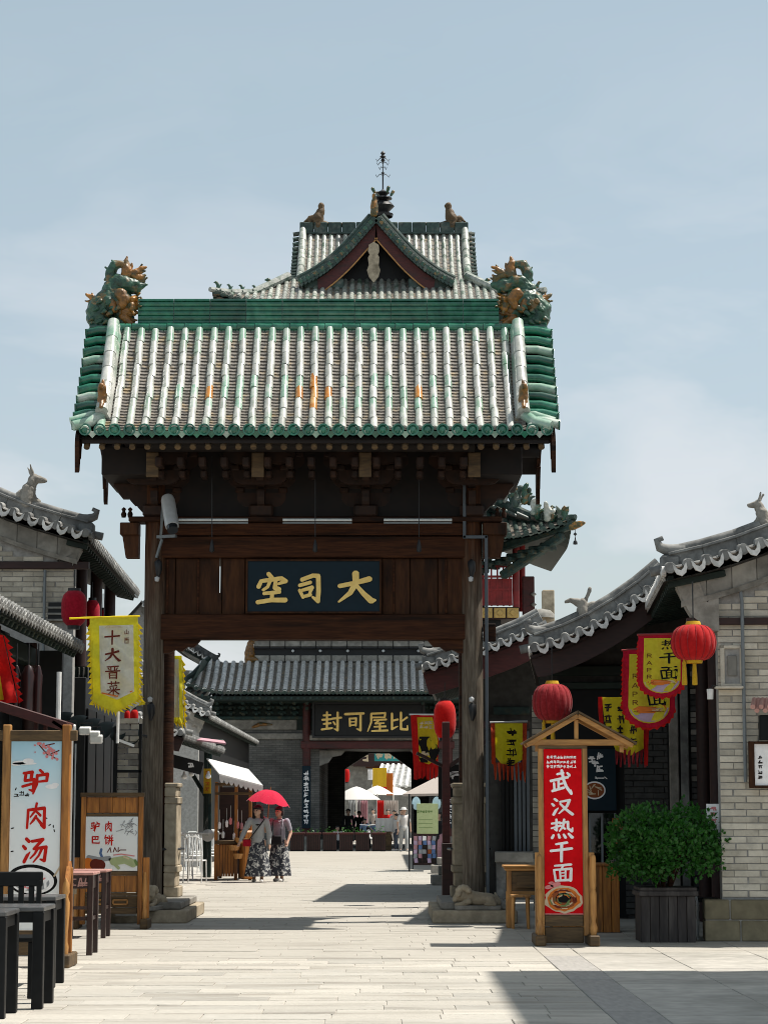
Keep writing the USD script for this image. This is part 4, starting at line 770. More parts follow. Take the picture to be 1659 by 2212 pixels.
    lift = lambda s, t_: .38 * np.clip(1 - np.minimum(s, L - s) / 1.6, 0, 1) ** 2
    lo = Slope((xl, YE, zc), (1, 0, 0), L, (0, 1, 0), [(0, 0), (run * .3, rise * .24), (run * .65, rise * .58), (run, rise)], lift)
    tiled(t, lo, .31, .095, 'white_tile', 'pan_glaze', seg=.6, tmax=lambda s: lo.T * min(1, (min(s, L - s) + .15) / .75), pan_seg=.3, end_mat='tower_glaze')
    m = MB(); m.span((xl + .2, YE + .12, zc - .3), (xl + L - .2, YF, zc - .14)); put(t, 'eave_boards', m, 'green_paint', **W)
    for i in range(60):
        x = xl + .25 + i * (L - .5) / 59; m = MB().tube([(x, YE + .08, zc - .22 + float(lift(np.array(x - xl), 0))), (x, YF, zc + .2)], .055, 6); put(t, 'rafter', m, 'blue_green', **W)
    for sd in (-1, 1):
        xx = xl if sd < 0 else xl + L; m = MB().tube([(xx, YE, zc + .42), (xx - sd * .3, YE + 1.2, zc + .75), (xx - sd * .75, YT, zc + rise + .15)], [.12, .13, .13], 8); put(t, 'hip_ridge', m, 'tower_glaze', smooth=40, **W)
        side = Slope((xx, YE, zc), (0, 1, 0), 9, (-sd, 0, 0), [(0, 0), (.4, rise * .4), (.75, rise)], None); m = MB(); m.grid(lambda a, b: tuple(side.at(a * 9, b * side.T).T), 2, 5); put(t, 'side_roof', m, 'tower_glaze', **W)
    # storey band over the lower roof
    x5 = X(548, 91); zb = PZ(1430, 91); yb = 90.6
    m = MB(); m.span((x5, yb, zb - .4), (mir(x5), yb + 8, PZ(1318, 91))); put(t, 'first_storey', m, 'black_shade_board', **W)
    for v0, v1, mt, out in ((1416, 1430, 'slab_stone', .1), (1398, 1402, 'black_metal', .12), (1385, 1397, 'slab_stone', .06), (1372, 1380, 'tower_glaze', .3)):
        n = 16
        for i in range(n):
            a, b = x5 + (mir(x5) - x5) * i / n, x5 + (mir(x5) - x5) * (i + 1) / n; m = MB(); m.span((a + .015, yb - out, PZ(v1, yb)), (b - .015, yb - .002, PZ(v0, yb)), .03); put(t, 'band_block', m, mt, **W)
    for u in (630, 690, 750, 828, 905): m = MB().lathe([(.0, -.06), (.06, -.03), (.06, .03), (.0, .06)], 8, (X(u), yb - .16, PZ(1407, yb))); put(t, 'stud', m, 'pale_metal', smooth=True, **W)
    for sd in (-1, 1):
        xx = X(535) if sd < 0 else mir(X(535)); b = blob([((V(xx, yb, zb - .2), .2), (V(xx, yb, zb + .35), .2)), ((V(xx, yb, zb + .35), .2), (V(xx + sd * -.05, yb, zb + .75), .12)), ((V(xx, yb - .1, zb + .1), .16), (V(xx - sd * .3, yb - .2, zb + .05), .07)), ((V(xx, yb, zb + .7), .1), (V(xx - sd * .3, yb, zb + .8), .05))], .07, 2); rough(b, .06, 4, 2); put(t, 'roof_beast', b, 'ochre_ceramic', smooth=True, **W)
    # gallery storey
    zg0, zg1 = PZ(1312, 91), PZ(1150, 91); xg = X(1117, 91) ; xL = mir(xg)
    m = MB(); m.span((xL - .3, 90.2, zg0 - .55), (xg + .1, 100, zg0 - .06), .03); put(t, 'gallery_floor', m, 'brown_paint', **W)
    n = 22
    for i in range(n):
        a, b = xL - .3 + (xg - xL + .4) * i / n, xL - .3 + (xg - xL + .4) * (i + 1) / n; m = MB(); m.span((a + .03, 90.12, zg0 - .5), (b - .03, 90.19, zg0 - .1), .03); m.box(((a + b) / 2, 90.1, zg0 - .3), (.2, .06, .2), roty(.78), .03); put(t, 'gilded_panel', m, 'gold_paint', **W)
    m = MB(); m.span((xL + 1.2, 92, zg0), (xg - 1.2, 99, zg1 + .5)); put(t, 'gallery_room', m, 'brown_paint', **W)
    xs = np.linspace(xL, xg, 6)
    for i, x in enumerate(xs):
        m = MB().tube([(x, 90.5, zg0 - .05), (x, 90.5, zg1 + .6)], .14, 12); put(t, 'gallery_post', m, 'red_paint', smooth=40, **W)
    for x in (xL - .35, xg + .35): m = MB().tube([(x, 92.4, zg0 - .05), (x, 92.4, zg1 + .3)], .14, 12); put(t, 'gallery_post', m, 'red_paint', smooth=40, **W)
    for x, sd in ((xL - .55, -1), (xg + .55, 1)):
        m = MB(); m.beam((x, 91.5, zg0 - 1.1), (x, 91.5, zg0 + 1.3), .5, .16, up=(0, 1, 0), bev=.05); put(t, 'end_board', m, 'maroon_paint', **W)
        for k in range(4): m = MB().lathe([(.0, -.1), (.13, 0), (.0, .1)], 8, (x + sd * .2, 91.35, zg0 - .7 + .42 * k)); put(t, 'end_knob', m, 'slab_stone', smooth=True, **W)
    hr = PZ(1222, 90.5) - zg0
    for i in range(5):
        m = MB(); a, b = xs[i] + .15, xs[i + 1] - .15
        for z in (.02, hr * .38, hr * .7, hr * .95): m.span((a, 90.42, zg0 + z), (b, 90.52, zg0 + z + .09))
        m.span((a, 90.46, zg0 + .1), (b, 90.49, zg0 + hr * .68)); k = 8
        for j in range(k): x = a + (b - a) * (j + .5) / k; m.span((x - .03, 90.43, zg0), (x + .03, 90.51, zg0 + hr))
        put(t, 'railing', m, 'red_paint', **W)
    # middle roof with swept-up corners
    YE = 87.6; xe = X(1243, YE); xl = mir(xe); L = xe - xl; zc = PZ(1160, YE) ; run, rise = 4.2, 2.3
    lift2 = lambda s, t_: .75 * np.clip(1 - np.minimum(s, L - s) / 3.0, 0, 1) ** 2
    md = Slope((xl, YE, zc), (1, 0, 0), L, (0, 1, 0), [(0, 0), (run * .35, rise * .25), (run * .7, rise * .6), (run, rise)], lift2)
    tiled(t, md, .33, .1, 'tower_glaze', 'pan_glaze', seg=.8, tmax=lambda s: md.T * min(1, (min(s, L - s) + .1) / 3.2), pan_seg=.4, end_mat='tower_glaze')
    m = MB(); m.grid(lambda a, b: tuple((md.at(.15 + a * (L - .3), b * md.T * np.minimum(1, (np.minimum(a, 1 - a) * L + .1) / 3.2)) - V(0, 0, .16)).T), 40, 5); put(t, 'soffit', m, 'green_paint', **W)
    for sd in (-1, 1):
        xx = xl if sd < 0 else xe; sl2 = Slope((xx, YE, zc), (0, 1, 0), 14, (-sd, 0, 0), [(0, 0), (run * .35, rise * .25), (run * .7, rise * .6), (run, rise)], lambda s, t_: .75 * np.clip(1 - np.minimum(s, 14 - s) / 3.0, 0, 1) ** 2)
        tiled(t, sl2, .4, .11, 'tower_glaze', 'pan_glaze', seg=1.2, tmax=lambda s: sl2.T * min(1, (min(s, 14 - s) + .1) / 3.2), pan_seg=.8, end_mat='tower_glaze')
        m = MB(); m.grid(lambda a, b: tuple((sl2.at(.15 + a * 13.7, b * sl2.T * np.minimum(1, (np.minimum(a, 1 - a) * 14 + .1) / 3.2)) - V(0, 0, .16)).T), 24, 5); put(t, 'soffit', m, 'green_paint', **W)
        q = lambda d, h: V(xx - sd * d, YE + d, zc + h)
        m = MB().tube([q(-.12, .78), q(.6, .75), q(1.6, 1.05), q(3.2, 2.05)], [.1, .17, .19, .2], 8); put(t, 'hip_ridge', m, 'tower_glaze', smooth=40, **W)
        for d, h, s_ in ((.35, .85, .55), (.8, .9, .6), (1.3, 1.05, .55), (2.05, 1.45, 1.15), (2.7, 1.8, 1.0)):
            b = blob([((V(0, 0, 0), .13), (V(0, 0, .3), .12)), ((V(0, 0, .3), .12), (V(sd * .12, -.1, .52), .09)), ((V(sd * .12, -.1, .5), .09), (V(sd * .26, -.2, .48), .04)), ((V(-sd * .05, .05, .1), .1), (V(-sd * .22, .15, .42), .04))], .05, 2)
            rough(b, .05, 6, int(d * 10)); b.vertices = b.vertices * s_ * 1.25 + q(d, h); put(t, 'hip_beast', b, 'moss_ceramic' if s_ < 1 else 'tower_glaze', smooth=True, **W)
        m = MB(); m.beam(q(2.6, -1.25), q(.35, .1), .34, .32, bev=.05); put(t, 'corner_beam', m, 'blue_green', **W)
        m = MB(); m.beam(q(3.0, -.2), q(-.1, .5), .3, .34, bev=.06); cb = put(t, 'corner_beam', m, 'blue_green', **W)
        b = blob([((q(.0, .42), .17), (q(-.25, .47), .13)), ((q(-.25, .47), .13), (q(-.42, .5), .06))], .05, 1); put(cb, 'beast_head', b, 'fin_ceramic', smooth=True, **W)
        for k, d in enumerate((.0,)):
            m = MB().lathe([(.0, -.62), (.09, -.6), (.08, -.5), (.03, -.44), (.012, -.3), (.012, 0)], 8, q(-.1, .3)); m.lathe([(.0, -.28), (.08, -.2), (.0, -.12)], 8, q(-.1, .3)); put(cb, 'wind_bell', m, 'black_metal', smooth=True, **W)
        for k in range(7):
            m = MB(); d = .9 + .42 * k
            m.box(q(d, -.35 - .1 * k) + V(0, -.1, 0), (.75, .3, .2), rotz(sd * .78), .05); m.box(q(d, -.2 - .1 * k), (.24, .7, .2), rotz(sd * .78), .04); put(t, 'corner_bracket', m, 'blue_green', **W)
    r5 = random.Random(5)
    for k in range(16):
        d = .3 + k * .19; sd = 1; xx = xe; c_ = V(xx - d * .9, YE + d * r5.uniform(.1, 1.0), zc + .35 + .5 * d + r5.uniform(-.1, .3)); b = blob([((V(0, 0, -.1), .1), (V(0, 0, .18), .1)), ((V(0, 0, .18), .09), (V(r5.uniform(-.15, .15), -.1, .34), .05)), ((V(0, 0, .05), .07), (V(.18, -.1, .1), .04))], .06, 1); rough(b, .06, 6, k); b.vertices = b.vertices * r5.uniform(.8, 1.4) + c_; put(t, 'corner_ornament', b, ('moss_ceramic', 'tower_pale', 'tower_glaze')[k % 3], smooth=True, **W)
    n = 24
    for i in range(n):
        x = xl + 3.1 + (L - 6.2) * i / (n - 1); m = MB()
        for k in range(3): m.box((x, 90.1 - .4 * k, zc - .75 + .25 * k), (.36 + .1 * k, .2, .14), None, .03); m.box((x, 90.0 - .3 * k, zc - .85 + .25 * k), (.15, .6 + .4 * k, .15), None, .02)
        put(t, 'bracket_set', m, 'blue_green', **W)
    m = MB(); m.span((xL - .2, 90.3, zg1), (xg + .2, 90.7, zc + .2), .02); put(t, 'gallery_beam', m, 'blue_green', **W)
    # upper storey
    zu = zc + rise; m = MB(); m.span((cx - 4.4, 91.8, zu - .4), (cx + 4.4, 99, PZ(640, 91))); put(t, 'upper_storey', m, 'brown_paint', **W)
    # top skirt roof
    YE = 88.4; xl = X(448, YE); L = 2 * (cx - xl); zc = PZ(652, YE); run = 2.9; rise = PZ(606, YE + run) - zc
    lift3 = lambda s, t_: .45 * np.clip(1 - np.minimum(s, L - s) / 2.4, 0, 1) ** 2
    tp = Slope((xl, YE, zc), (1, 0, 0), L, (0, 1, 0), [(0, 0), (run * .35, rise * .27), (run * .7, rise * .62), (run, rise)], lift3)
    tiled(t, tp, .30, .1, 'tower_pale', 'pan_glaze', seg=.5, tmax=lambda s: tp.T * min(1, (min(s, L - s) + .1) / 2.9), pan_seg=.3, end_mat='tower_glaze')
    m = MB(); m.grid(lambda a, b: tuple((tp.at(.1 + a * (L - .2), b * tp.T * np.minimum(1, (np.minimum(a, 1 - a) * L + .1) / 2.9)) - V(0, 0, .14)).T), 40, 5); put(t, 'soffit', m, 'green_paint', **W)
    m = MB(); m.span((xl + 1.0, YE + 1.2, zc - .5), (xl + L - 1.0, YE + 12, zc - .1)); put(t, 'top_eave_beam', m, 'blue_green', **W)
    for sd in (-1, 1):
        xx = xl if sd < 0 else xl + L; q = lambda d, h: V(xx - sd * d, YE + d, zc + h)
        sl3 = Slope((xx, YE, zc), (0, 1, 0), 13.2, (-sd, 0, 0), [(0, 0), (run * .35, rise * .27), (run * .7, rise * .62), (run, rise)], lambda s, t_: .45 * np.clip(1 - np.minimum(s, 13.2 - s) / 2.4, 0, 1) ** 2)
        tiled(t, sl3, .4, .11, 'tower_glaze', 'pan_glaze', seg=1.0, tmax=lambda s: sl3.T * min(1, (min(s, 13.2 - s) + .1) / 2.9), pan_seg=.6, end_mat='tower_glaze')
        m = MB().tube([q(-.1, .5), q(.6, .52), q(1.5, .72), q(2.9, rise + .2)], [.1, .16, .17, .18], 8); put(t, 'hip_ridge', m, 'tower_pale', smooth=40, **W)
        for d, h, s_ in ((.2, .55, .7), (.65, .62, .55), (1.1, .7, .55), (1.6, .8, .55), (2.2, 1.0, 1.0)):
            b = blob([((V(0, 0, 0), .11), (V(0, 0, .26), .1)), ((V(0, 0, .26), .1), (V(sd * .1, -.05, .42), .08)), ((V(sd * .1, -.05, .42), .08), (V(sd * .22, -.1, .4), .03)), ((V(0, 0, .1), .1), (V(-sd * .18, .05, .34), .03))], .05, 2); b.vertices = b.vertices * s_ + q(d, h); put(t, 'hip_beast', b, 'moss_ceramic', smooth=True, **W)
    # crossing upper roof: ridge from side to side, gable towards the street
    YR = 95.0; rx = PX(641, 1752, YR); zr = PZ(500, YR); ye = YE + run; ze = zc + rise - .1; Lr = 2 * (.0 - rx)
    rn, rs = YR - ye, zr - ze
    up = Slope((rx, ye, ze), (1, 0, 0), Lr, (0, 1, 0), [(0, 0), (rn * .35, rs * .25), (rn * .7, rs * .58), (rn, rs)])
    tiled(t, up, .30, .095, 'tower_pale', 'pan_glaze', seg=.6, pan_seg=.3, ends=False)
    bk = Slope((rx, 2 * YR - ye, ze), (1, 0, 0), Lr, (0, -1, 0), [(0, 0), (rn * .35, rs * .25), (rn * .7, rs * .58), (rn, rs)])
    m = MB(); m.grid(lambda a, b: tuple((bk.at(a * Lr, b * bk.T)).T), 2, 8); put(t, 'rear_roof', m, 'grey_tile', **W)
    for i in range(12):
        a, b = rx + Lr * i / 12, rx + Lr * (i + 1) / 12; m = MB(); m.span((a + .01, YR - .2, zr - .1), (b - .01, YR + .2, PZ(481, YR)), .03); m.span((a, YR - .26, zr - .14), (b, YR + .26, zr - .08)); put(t, 'ridge_block', m, 'tower_glaze', **W)
    for sd in (-1, 1):
        xx = rx if sd < 0 else rx + Lr; ss = .15 if sd < 0 else Lr - .15; tt = np.linspace(.1, up.T, 7)
        for j in range(6): m = half_tube(up, ss, tt[j], tt[j + 1] + .05, .17, .15, 8, 2, .12); put(t, 'verge_ridge', m, 'tower_pale', smooth=50, **W)
        for j in range(14):
            C = up.at(ss, .15 + j * (up.T - .3) / 13); m = MB().tube([C + V(0, 0, .05), C + V(sd * .42, 0, -.02)], [.085, .1], 8); put(t, 'side_tile', m, 'tower_glaze', smooth=40, **W)
        pl = [(ye, ze - .3), (YR, zr - .3), (2 * YR - ye, ze - .3)]; m = MB().prism(Polygon(pl), .1, np.array([[0, 0, 1, xx - .05], [1, 0, 0, 0], [0, 1, 0, 0], [0, 0, 0, 1.0]])); put(t, 'end_gable', m, 'brown_paint', **W)
        z0 = PZ(488, YR); xb = PX(682, 1752, YR) if sd < 0 else -PX(678, 1752, YR); s = -sd
        b = blob([((V(0, 0, 0), .2), (V(0, 0, .35), .2)), ((V(0, 0, .3), .22), (V(s * .12, 0, .62), .13)), ((V(s * .12, 0, .62), .1), (V(s * .13, 0, .8), .13)), ((V(0, 0, .3), .15), (V(-s * .3, 0, .32), .09)), ((V(-s * .3, 0, .32), .08), (V(-s * .5, 0, .18), .05)), ((V(0, 0, .1), .16), (V(s * .45, 0, .06), .1)), ((V(-s * .3, 0, .2), .1), (V(-s * .35, 0, -.1), .1))], .06, 2)
        rough(b, .05, 5, 4); b.vertices = b.vertices * 1.12 + V(xb, YR, z0); put(t, 'ridge_beast', b, 'base_wood', smooth=True, **W)
        b = blob([((V(0, 0, 0), .12), (V(s * .2, 0, .12), .06))], .06, 1); b.vertices = b.vertices + V(xb + s * .9, YR, z0); put(t, 'ridge_beast', b, 'ochre_ceramic', smooth=True, **W)
    # front gable
    YG = 90.2; ax, az = PX(812, 1752, YG), PZ(470, YG); bx, bz = PX(640, 1752, YG), PZ(612, YG)
    half = ax - bx; hh = az - bz
    for sd in (-1, 1):
        g = Slope((ax + sd * half, YG, bz), (0, 1, 0), YR - YG, (-sd, 0, 0), [(0, 0), (half * .3, hh * .19), (half * .6, hh * .48), (half * .85, hh * .8), (half, hh)])
        m = MB(); m.grid(lambda a, b: tuple((g.at(a * g.L, b * g.T)).T), 6, 10); m.grid(lambda a, b: tuple((g.at(a * g.L, b * g.T) - V(0, 0, .12)).T), 6, 10); gr = put(t, 'gable_roof', m, 'tower_glaze', **W)
        for k in range(16):
            m = half_tube(g, .55 + k * .29, .1, g.T, .1, .09, 6, 8, .02); put(gr, 'tile_row', m, 'tower_glaze', smooth=40, **W)
        for j in range(24):
            tj = .1 + j * (g.T - .2) / 23; C = g.at(.1, tj); N = g.normal(.1, tj)
            m = MB().tube([C + N * .07 + V(0, .45, 0), C + N * .06 + V(0, -.1, 0)], [.085, .1], 8); m.box(C + N * .06 + V(0, -.12, 0), (.17, .04, .17), roty(.78), .02); put(gr, 'verge_tile', m, 'tower_glaze' if j % 2 else 'moss_ceramic', smooth=40, **W)
            m = MB().prism(Polygon([(-.11, .04), (-.08, -.06), (0, -.15), (.08, -.06), (.11, .04)]), .04, front((C[0] + N[0] * -.02, C[1] - .08, C[2] - .03))); put(gr, 'verge_drip', m, 'tower_glaze', **W)
        for off, rad, mt in ((.2, .12, 'tower_glaze'), (.33, .085, 'tower_glaze')):
            us = np.linspace(.05, g.T, 10); m = MB().tube([g.at(.3, u_) + g.normal(.3, u_) * off for u_ in us], rad, 8); put(gr, 'verge_ridge', m, mt, smooth=40, **W)
        us = np.linspace(g.T * .2, g.T, 10); top = [(g.at(0, u_)[0], g.at(0, u_)[2] - .16) for u_ in us]; low = [(x + sd * -.05, z - .62) for x, z in top]
        m = MB().prism(Polygon(top + low[::-1]).buffer(0), .1, front((0, YG + .35, 0))); br = put(gr, 'bargeboard', m, 'maroon_paint', **W)
        m = MB()
        for (x0, z0), (x1, z1) in zip(low, low[1:]): m.beam((x0, YG + .22, z0), (x1, YG + .22, z1), .05, .05)
        put(br, 'edge_strip', m, 'honey_rail', **W)
        m = MB(); xa, xb = ax + sd * half * .94, ax + sd * half * .42; m.span((min(xa, xb), YG + .3, bz - .12), (max(xa, xb), YG + .8, bz + .3), .03); put(gr, 'gable_sill', m, 'tower_glaze', **W)
    m = MB().prism(Polygon([(ax - half * .8, bz), (ax, az - .3), (ax + half * .8, bz)]), .1, front((0, YG + 1.2, 0))); put(t, 'gable_wall', m, 'black_shade_board', **W)  # black sheet stands in for the shaded hollow of the gable
    zf = PZ(522, YG); fish = [(.0, 0), (.17, -.1), (.2, -.35), (.13, -.5), (.2, -.62), (.17, -.95), (.24, -1.15), (.17, -1.4), (.0, -1.62)]; pg = Polygon(fish + [(-x, z) for x, z in fish[::-1]]).buffer(.03)
    put(t, 'gable_pendant', MB().prism(pg, .08, front((ax - .1, YG + .18, zf))), 'sand_stone', **W)
    b = blob([((V(ax - .08, YG, az + .2), .16), (V(ax - .08, YG, az + .7), .13)), ((V(ax - .08, YG, az + .7), .1), (V(ax - .08, YG - .1, az + .95), .07))], .06, 2); rough(b, .05, 5, 3); put(t, 'gable_figure', b, 'fin_ceramic', smooth=True, **W)
    # finial
    fx = PX(827, 1752, YR); Z = lambda v: PZ(v, YR)
    m = MB().lathe([(.42, Z(468)), (.45, Z(462)), (.25, Z(458)), (.36, Z(452)), (.5, Z(445)), (.36, Z(437)), (.16, Z(432)), (.4, Z(429)), (.38, Z(426)), (.12, Z(422)), (.3, Z(416)), (.1, Z(411)), (.03, Z(408)), (.03, Z(375)), (.09, Z(373)), (.02, Z(370)), (.02, Z(350)), (.1, Z(346)), (.02, Z(342)), (.14, Z(338)), (.05, Z(334)), (.11, Z(330)), (.0, Z(324))], 14, (fx, YR, 0)); f = put(t, 'finial', m, 'black_metal', smooth=50, **W)
    for v, w in ((378, .26), (362, .14), (352, .22), (344, .25)):
        for sd in (-1, 1):
            m = MB().tube([(fx, YR, Z(v)), (fx + sd * w * .5, YR, Z(v) + .06), (fx + sd * w, YR, Z(v) - .08), (fx + sd * w * 1.15, YR, Z(v) + .03)], .018, 6); put(f, 'scroll', m, 'black_metal', **W)
    for k in range(4):
        a = k * math.pi / 2 + .5; b = blob([((V(fx + .4 * math.cos(a), YR + .4 * math.sin(a), Z(418)), .06), (V(fx + .5 * math.cos(a), YR + .5 * math.sin(a), Z(410)), .08))], .05, 1); put(f, 'finial_figure', b, 'moss_ceramic', smooth=True, **W)
    # board over the passage
    s = thing('tower_name_board', 'black board lettered in gold with four characters above the tower gateway', 'sign', (X(795, 89.3), 89.3, PZ(1556, 89.3)))
    x0, x1, z0, z1 = X(678, 89.2), 2 * X(796, 89.2) - X(678, 89.2), PZ(1590, 89.2), PZ(1522, 89.2)
    m = MB(); m.box(((x0 + x1) / 2, 89.26, (z0 + z1) / 2), (x1 - x0, .1, z1 - z0), None, .02); put(s, 'panel', m, 'black_shade_board', world=True)
    m = MB()
    for lo, hi in (((x0 - .08, 89.16, z0 - .08), (x1 + .08, 89.3, z0)), ((x0 - .08, 89.16, z1), (x1 + .08, 89.3, z1 + .08)), ((x0 - .08, 89.16, z0), (x0, 89.3, z1)), ((x1, 89.16, z0), (x1 + .08, 89.3, z1))): m.span(lo, hi)
    put(s, 'frame', m, 'black_metal', world=True)
    for k, u0, u1 in (('feng', 694, 738), ('ke', 744, 787), ('wuh', 792, 838), ('bi', 840, 882)):
        a, b = P(u0, 1582, 89.2), P(u1, 1538, 89.2); write(s, 'character', k, (a[0], 89.209, a[2]), b[2] - a[2], 'gold_letter', .03, b[0] - a[0])
add_tower()
# ================================================================== grey-tiled shops on both sides
def bricks(parent, x0, x1, z0, z1, y, L, h, mats, limit, seed, top=None, rest_mat=None, gap=.010, proud=.012, wob=.004, name='brick'):
    """Running-bond bricks on a wall that faces the camera at local y; single parts up to limit, the rest joined."""
    r = random.Random(seed); n = 0; rest = MB(); z = z0; row = 0; extra = False
    while z < z1 - .02:
        x = x0 - (L * .5 if row % 2 else 0) * r.uniform(.8, 1.1)
        while x < x1 - .02:
            a, b = max(x, x0), min(x + L, x1); zz = z + h
            if b - a > .03 and (top is None or zz < min(top(a), top(b))):
                d = proud + r.uniform(-wob, wob); m = MB(); m.box(((a + b) / 2, y - d / 2, z + h / 2), (b - a - gap, d, h - gap), None, .004)
                if n < limit: put(parent, name, m, r.choice(mats)); n += 1
                else: rest.add(*m.arrays()); extra = True
            x += L * r.uniform(.96, 1.04)
        z += h; row += 1
    if extra: put(parent, name + '_courses', rest, rest_mat or mats[0], kind='stuff')

def shop(name, label, o, rz, sd, eave, depth, wall_x, curve, barge='slab', pitch=.22, tile_r=.058, wall_mat='grey_brick', cap_mat='white_tile', verge_y=-.28, beast_at=None, end_curl=True, ridge_h=.16, wall_top=True, board_mat='brown_paint', board_h=.3, gable_in=0.0, eave_ends='white_tile', rear=True, ridge_beast=False, street_in=0.0):
    """A pitched-roof shop whose gable faces down the street; sd = +1 stands to the right of the street, -1 to the left. eave = (x, z), local."""
    t = thing(name, label, 'shop', o, rz); ex, ez = eave; R, H = curve[-1]
    sl = Slope((ex, verge_y, ez), (0, 1, 0), depth, (sd, 0, 0), curve)
    roof = MB(); roof.grid(lambda a, b: tuple((sl.at(a * depth, b * sl.T) - V(0, 0, .03)).T), 2, 10); roof.grid(lambda a, b: tuple((sl.at(a * depth, b * sl.T) - V(0, 0, .11)).T), 2, 10)
    rf = put(t, 'roof', roof, 'eave_wood')
    tiled(rf, sl, pitch, tile_r, 'grey_tile', 'grey_tile', seg=.32, pan_seg=.2, world=False, end_mat=eave_ends)
    if rear:
        bk = Slope((ex + sd * 2 * R, verge_y, ez), (0, 1, 0), depth, (-sd, 0, 0), curve); m = MB(); m.grid(lambda a, b: tuple((bk.at(a * depth, b * bk.T)).T), 2, 8); put(rf, 'rear_tiles', m, 'grey_tile')
    # tiles along the verge, looking down the street
    n = int(sl.T / pitch)
    for j in range(n):
        tj = .08 + pitch * j; C, N = sl.at(0.0, tj), sl.normal(0.0, tj); c = C + N * .045
        m = MB().tube([c + V(0, .42, .05), c + V(0, .0, 0), c + V(0, -.13, -.02)], [tile_r, tile_r, tile_r * 1.1], 10)
        m.tube([c + V(0, -.13, -.02), c + V(0, -.16, -.022), c + V(0, -.161, -.022), c + V(0, -.15, -.022)], [tile_r * 1.18, tile_r * 1.12, tile_r * .8, tile_r * .75], 10)
        vt = put(rf, 'verge_tile', m, 'grey_tile', smooth=40)
        C2, N2 = sl.at(0.0, tj + pitch / 2), sl.normal(0.0, tj + pitch / 2); w = pitch * .74; m = MB()
        d = (sl.at(0.0, tj + pitch / 2 + .02) - C2); d /= np.linalg.norm(d)
        pg = Polygon([(-w / 2, .055), (-w * .48, -.01), (-w * .34, -.065), (0, -.10), (w * .34, -.065), (w * .48, -.01), (w / 2, .055), (w * .34, .03), (w * .2, -.012), (0, -.03), (-w * .2, -.012), (-w * .34, .03)])
        M = np.eye(4); M[:3, 0] = d; M[:3, 1] = N2; M[:3, 2] = np.cross(d, N2); M[:3, 3] = C2 + V(0, -.15, 0) - np.cross(d, N2) * .02
        m.prism(pg, .04, M); m.grid(lambda a, b: tuple((C2 + np.outer((a - .5) * w, d) + np.outer(.015 + .05 * (2 * a - 1) ** 2, N2) + np.outer(b * .5 - .15, V(0, 1, 0))).T), 5, 2)
        put(rf, 'verge_drip', m, cap_mat)
    # raised ridge that runs down just behind the verge
    us = np.linspace(.12, sl.T, 9); k = int((sl.T - .12) / .38)
    bl = np.linspace(.12, sl.T, k + 1)
    for j in range(k):
        a, b = sl.at(.36, bl[j] + .006), sl.at(.36, bl[j + 1] - .006); N = sl.normal(.36, (bl[j] + bl[j + 1]) / 2)
        m = MB(); m.beam(a + N * (.06 + ridge_h / 2), b + N * (.06 + ridge_h / 2), .15, ridge_h, up=(0, 0, 1), bev=.008); m.beam(a + N * (.07 + ridge_h), b + N * (.07 + ridge_h), .22, .035, bev=.006); m.tube([a + N * (.11 + ridge_h), b + N * (.11 + ridge_h)], .06, 10); put(rf, 'ridge_block', m, 'grey_tile', smooth=40)
    if end_curl:
        C = sl.at(.36, .1); m = MB(); q = [C + V(sd * .18, 0, .13 + ridge_h), C + V(-sd * .02, 0, .12 + ridge_h), C + V(-sd * .12, 0, .16 + ridge_h), C + V(-sd * .15, -.0, .24 + ridge_h), C + V(-sd * .08, 0, .27 + ridge_h)]
        m.tube(q, [.07, .075, .06, .045, .03], 10); m.box(C + V(0, 0, .1), (.24, .2, .24), None, .03); m.tube([C + V(-sd * .1, 0, .05), C + V(-sd * .24, 0, .02)], .06, 10); put(rf, 'ridge_end', m, 'grey_tile', smooth=40)
    for tb, s_, big in (beast_at or []):
        C = sl.at(.36, tb) + V(0, 0, .12 + ridge_h)
        if big:
            ch = [((V(0, 0, 0), .11), (V(-sd * .03, 0, .18), .10)), ((V(-sd * .03, 0, .18), .085), (V(-sd * .10, 0, .33), .075)), ((V(-sd * .10, 0, .33), .07), (V(-sd * .24, 0, .31), .04)), ((V(-sd * .08, -.03, .37), .03), (V(-sd * .05, -.05, .52), .012)), ((V(-sd * .08, .03, .37), .03), (V(-sd * .0, .05, .49), .012)), ((V(sd * .06, 0, .12), .06), (V(sd * .18, 0, .02), .05)), ((V(-sd * .05, 0, .1), .07), (V(-sd * .15, 0, .0), .045))]
        else:
            ch = [((V(0, 0, 0), .09), (V(0, 0, .16), .07)), ((V(0, 0, .14), .07), (V(-sd * .16, 0, .2), .04)), ((V(-sd * .16, 0, .2), .035), (V(-sd * .24, 0, .18), .02)), ((V(.02, 0, .15), .04), (V(sd * .10, 0, .36), .02)), ((V(sd * .02, 0, .1), .06), (V(sd * .16, 0, .16), .03))]
        b = blob(ch, .02, 2); rough(b, .018, 14, int(tb * 100)); b.vertices = b.vertices * s_ + C; put(rf, 'ridge_beast', b, 'carved_stone', smooth=True)
    # gable trim
    us = np.linspace(.0, sl.T, 12); top = [(sl.at(0, u_)[0], sl.at(0, u_)[2] - .06) for u_ in us]
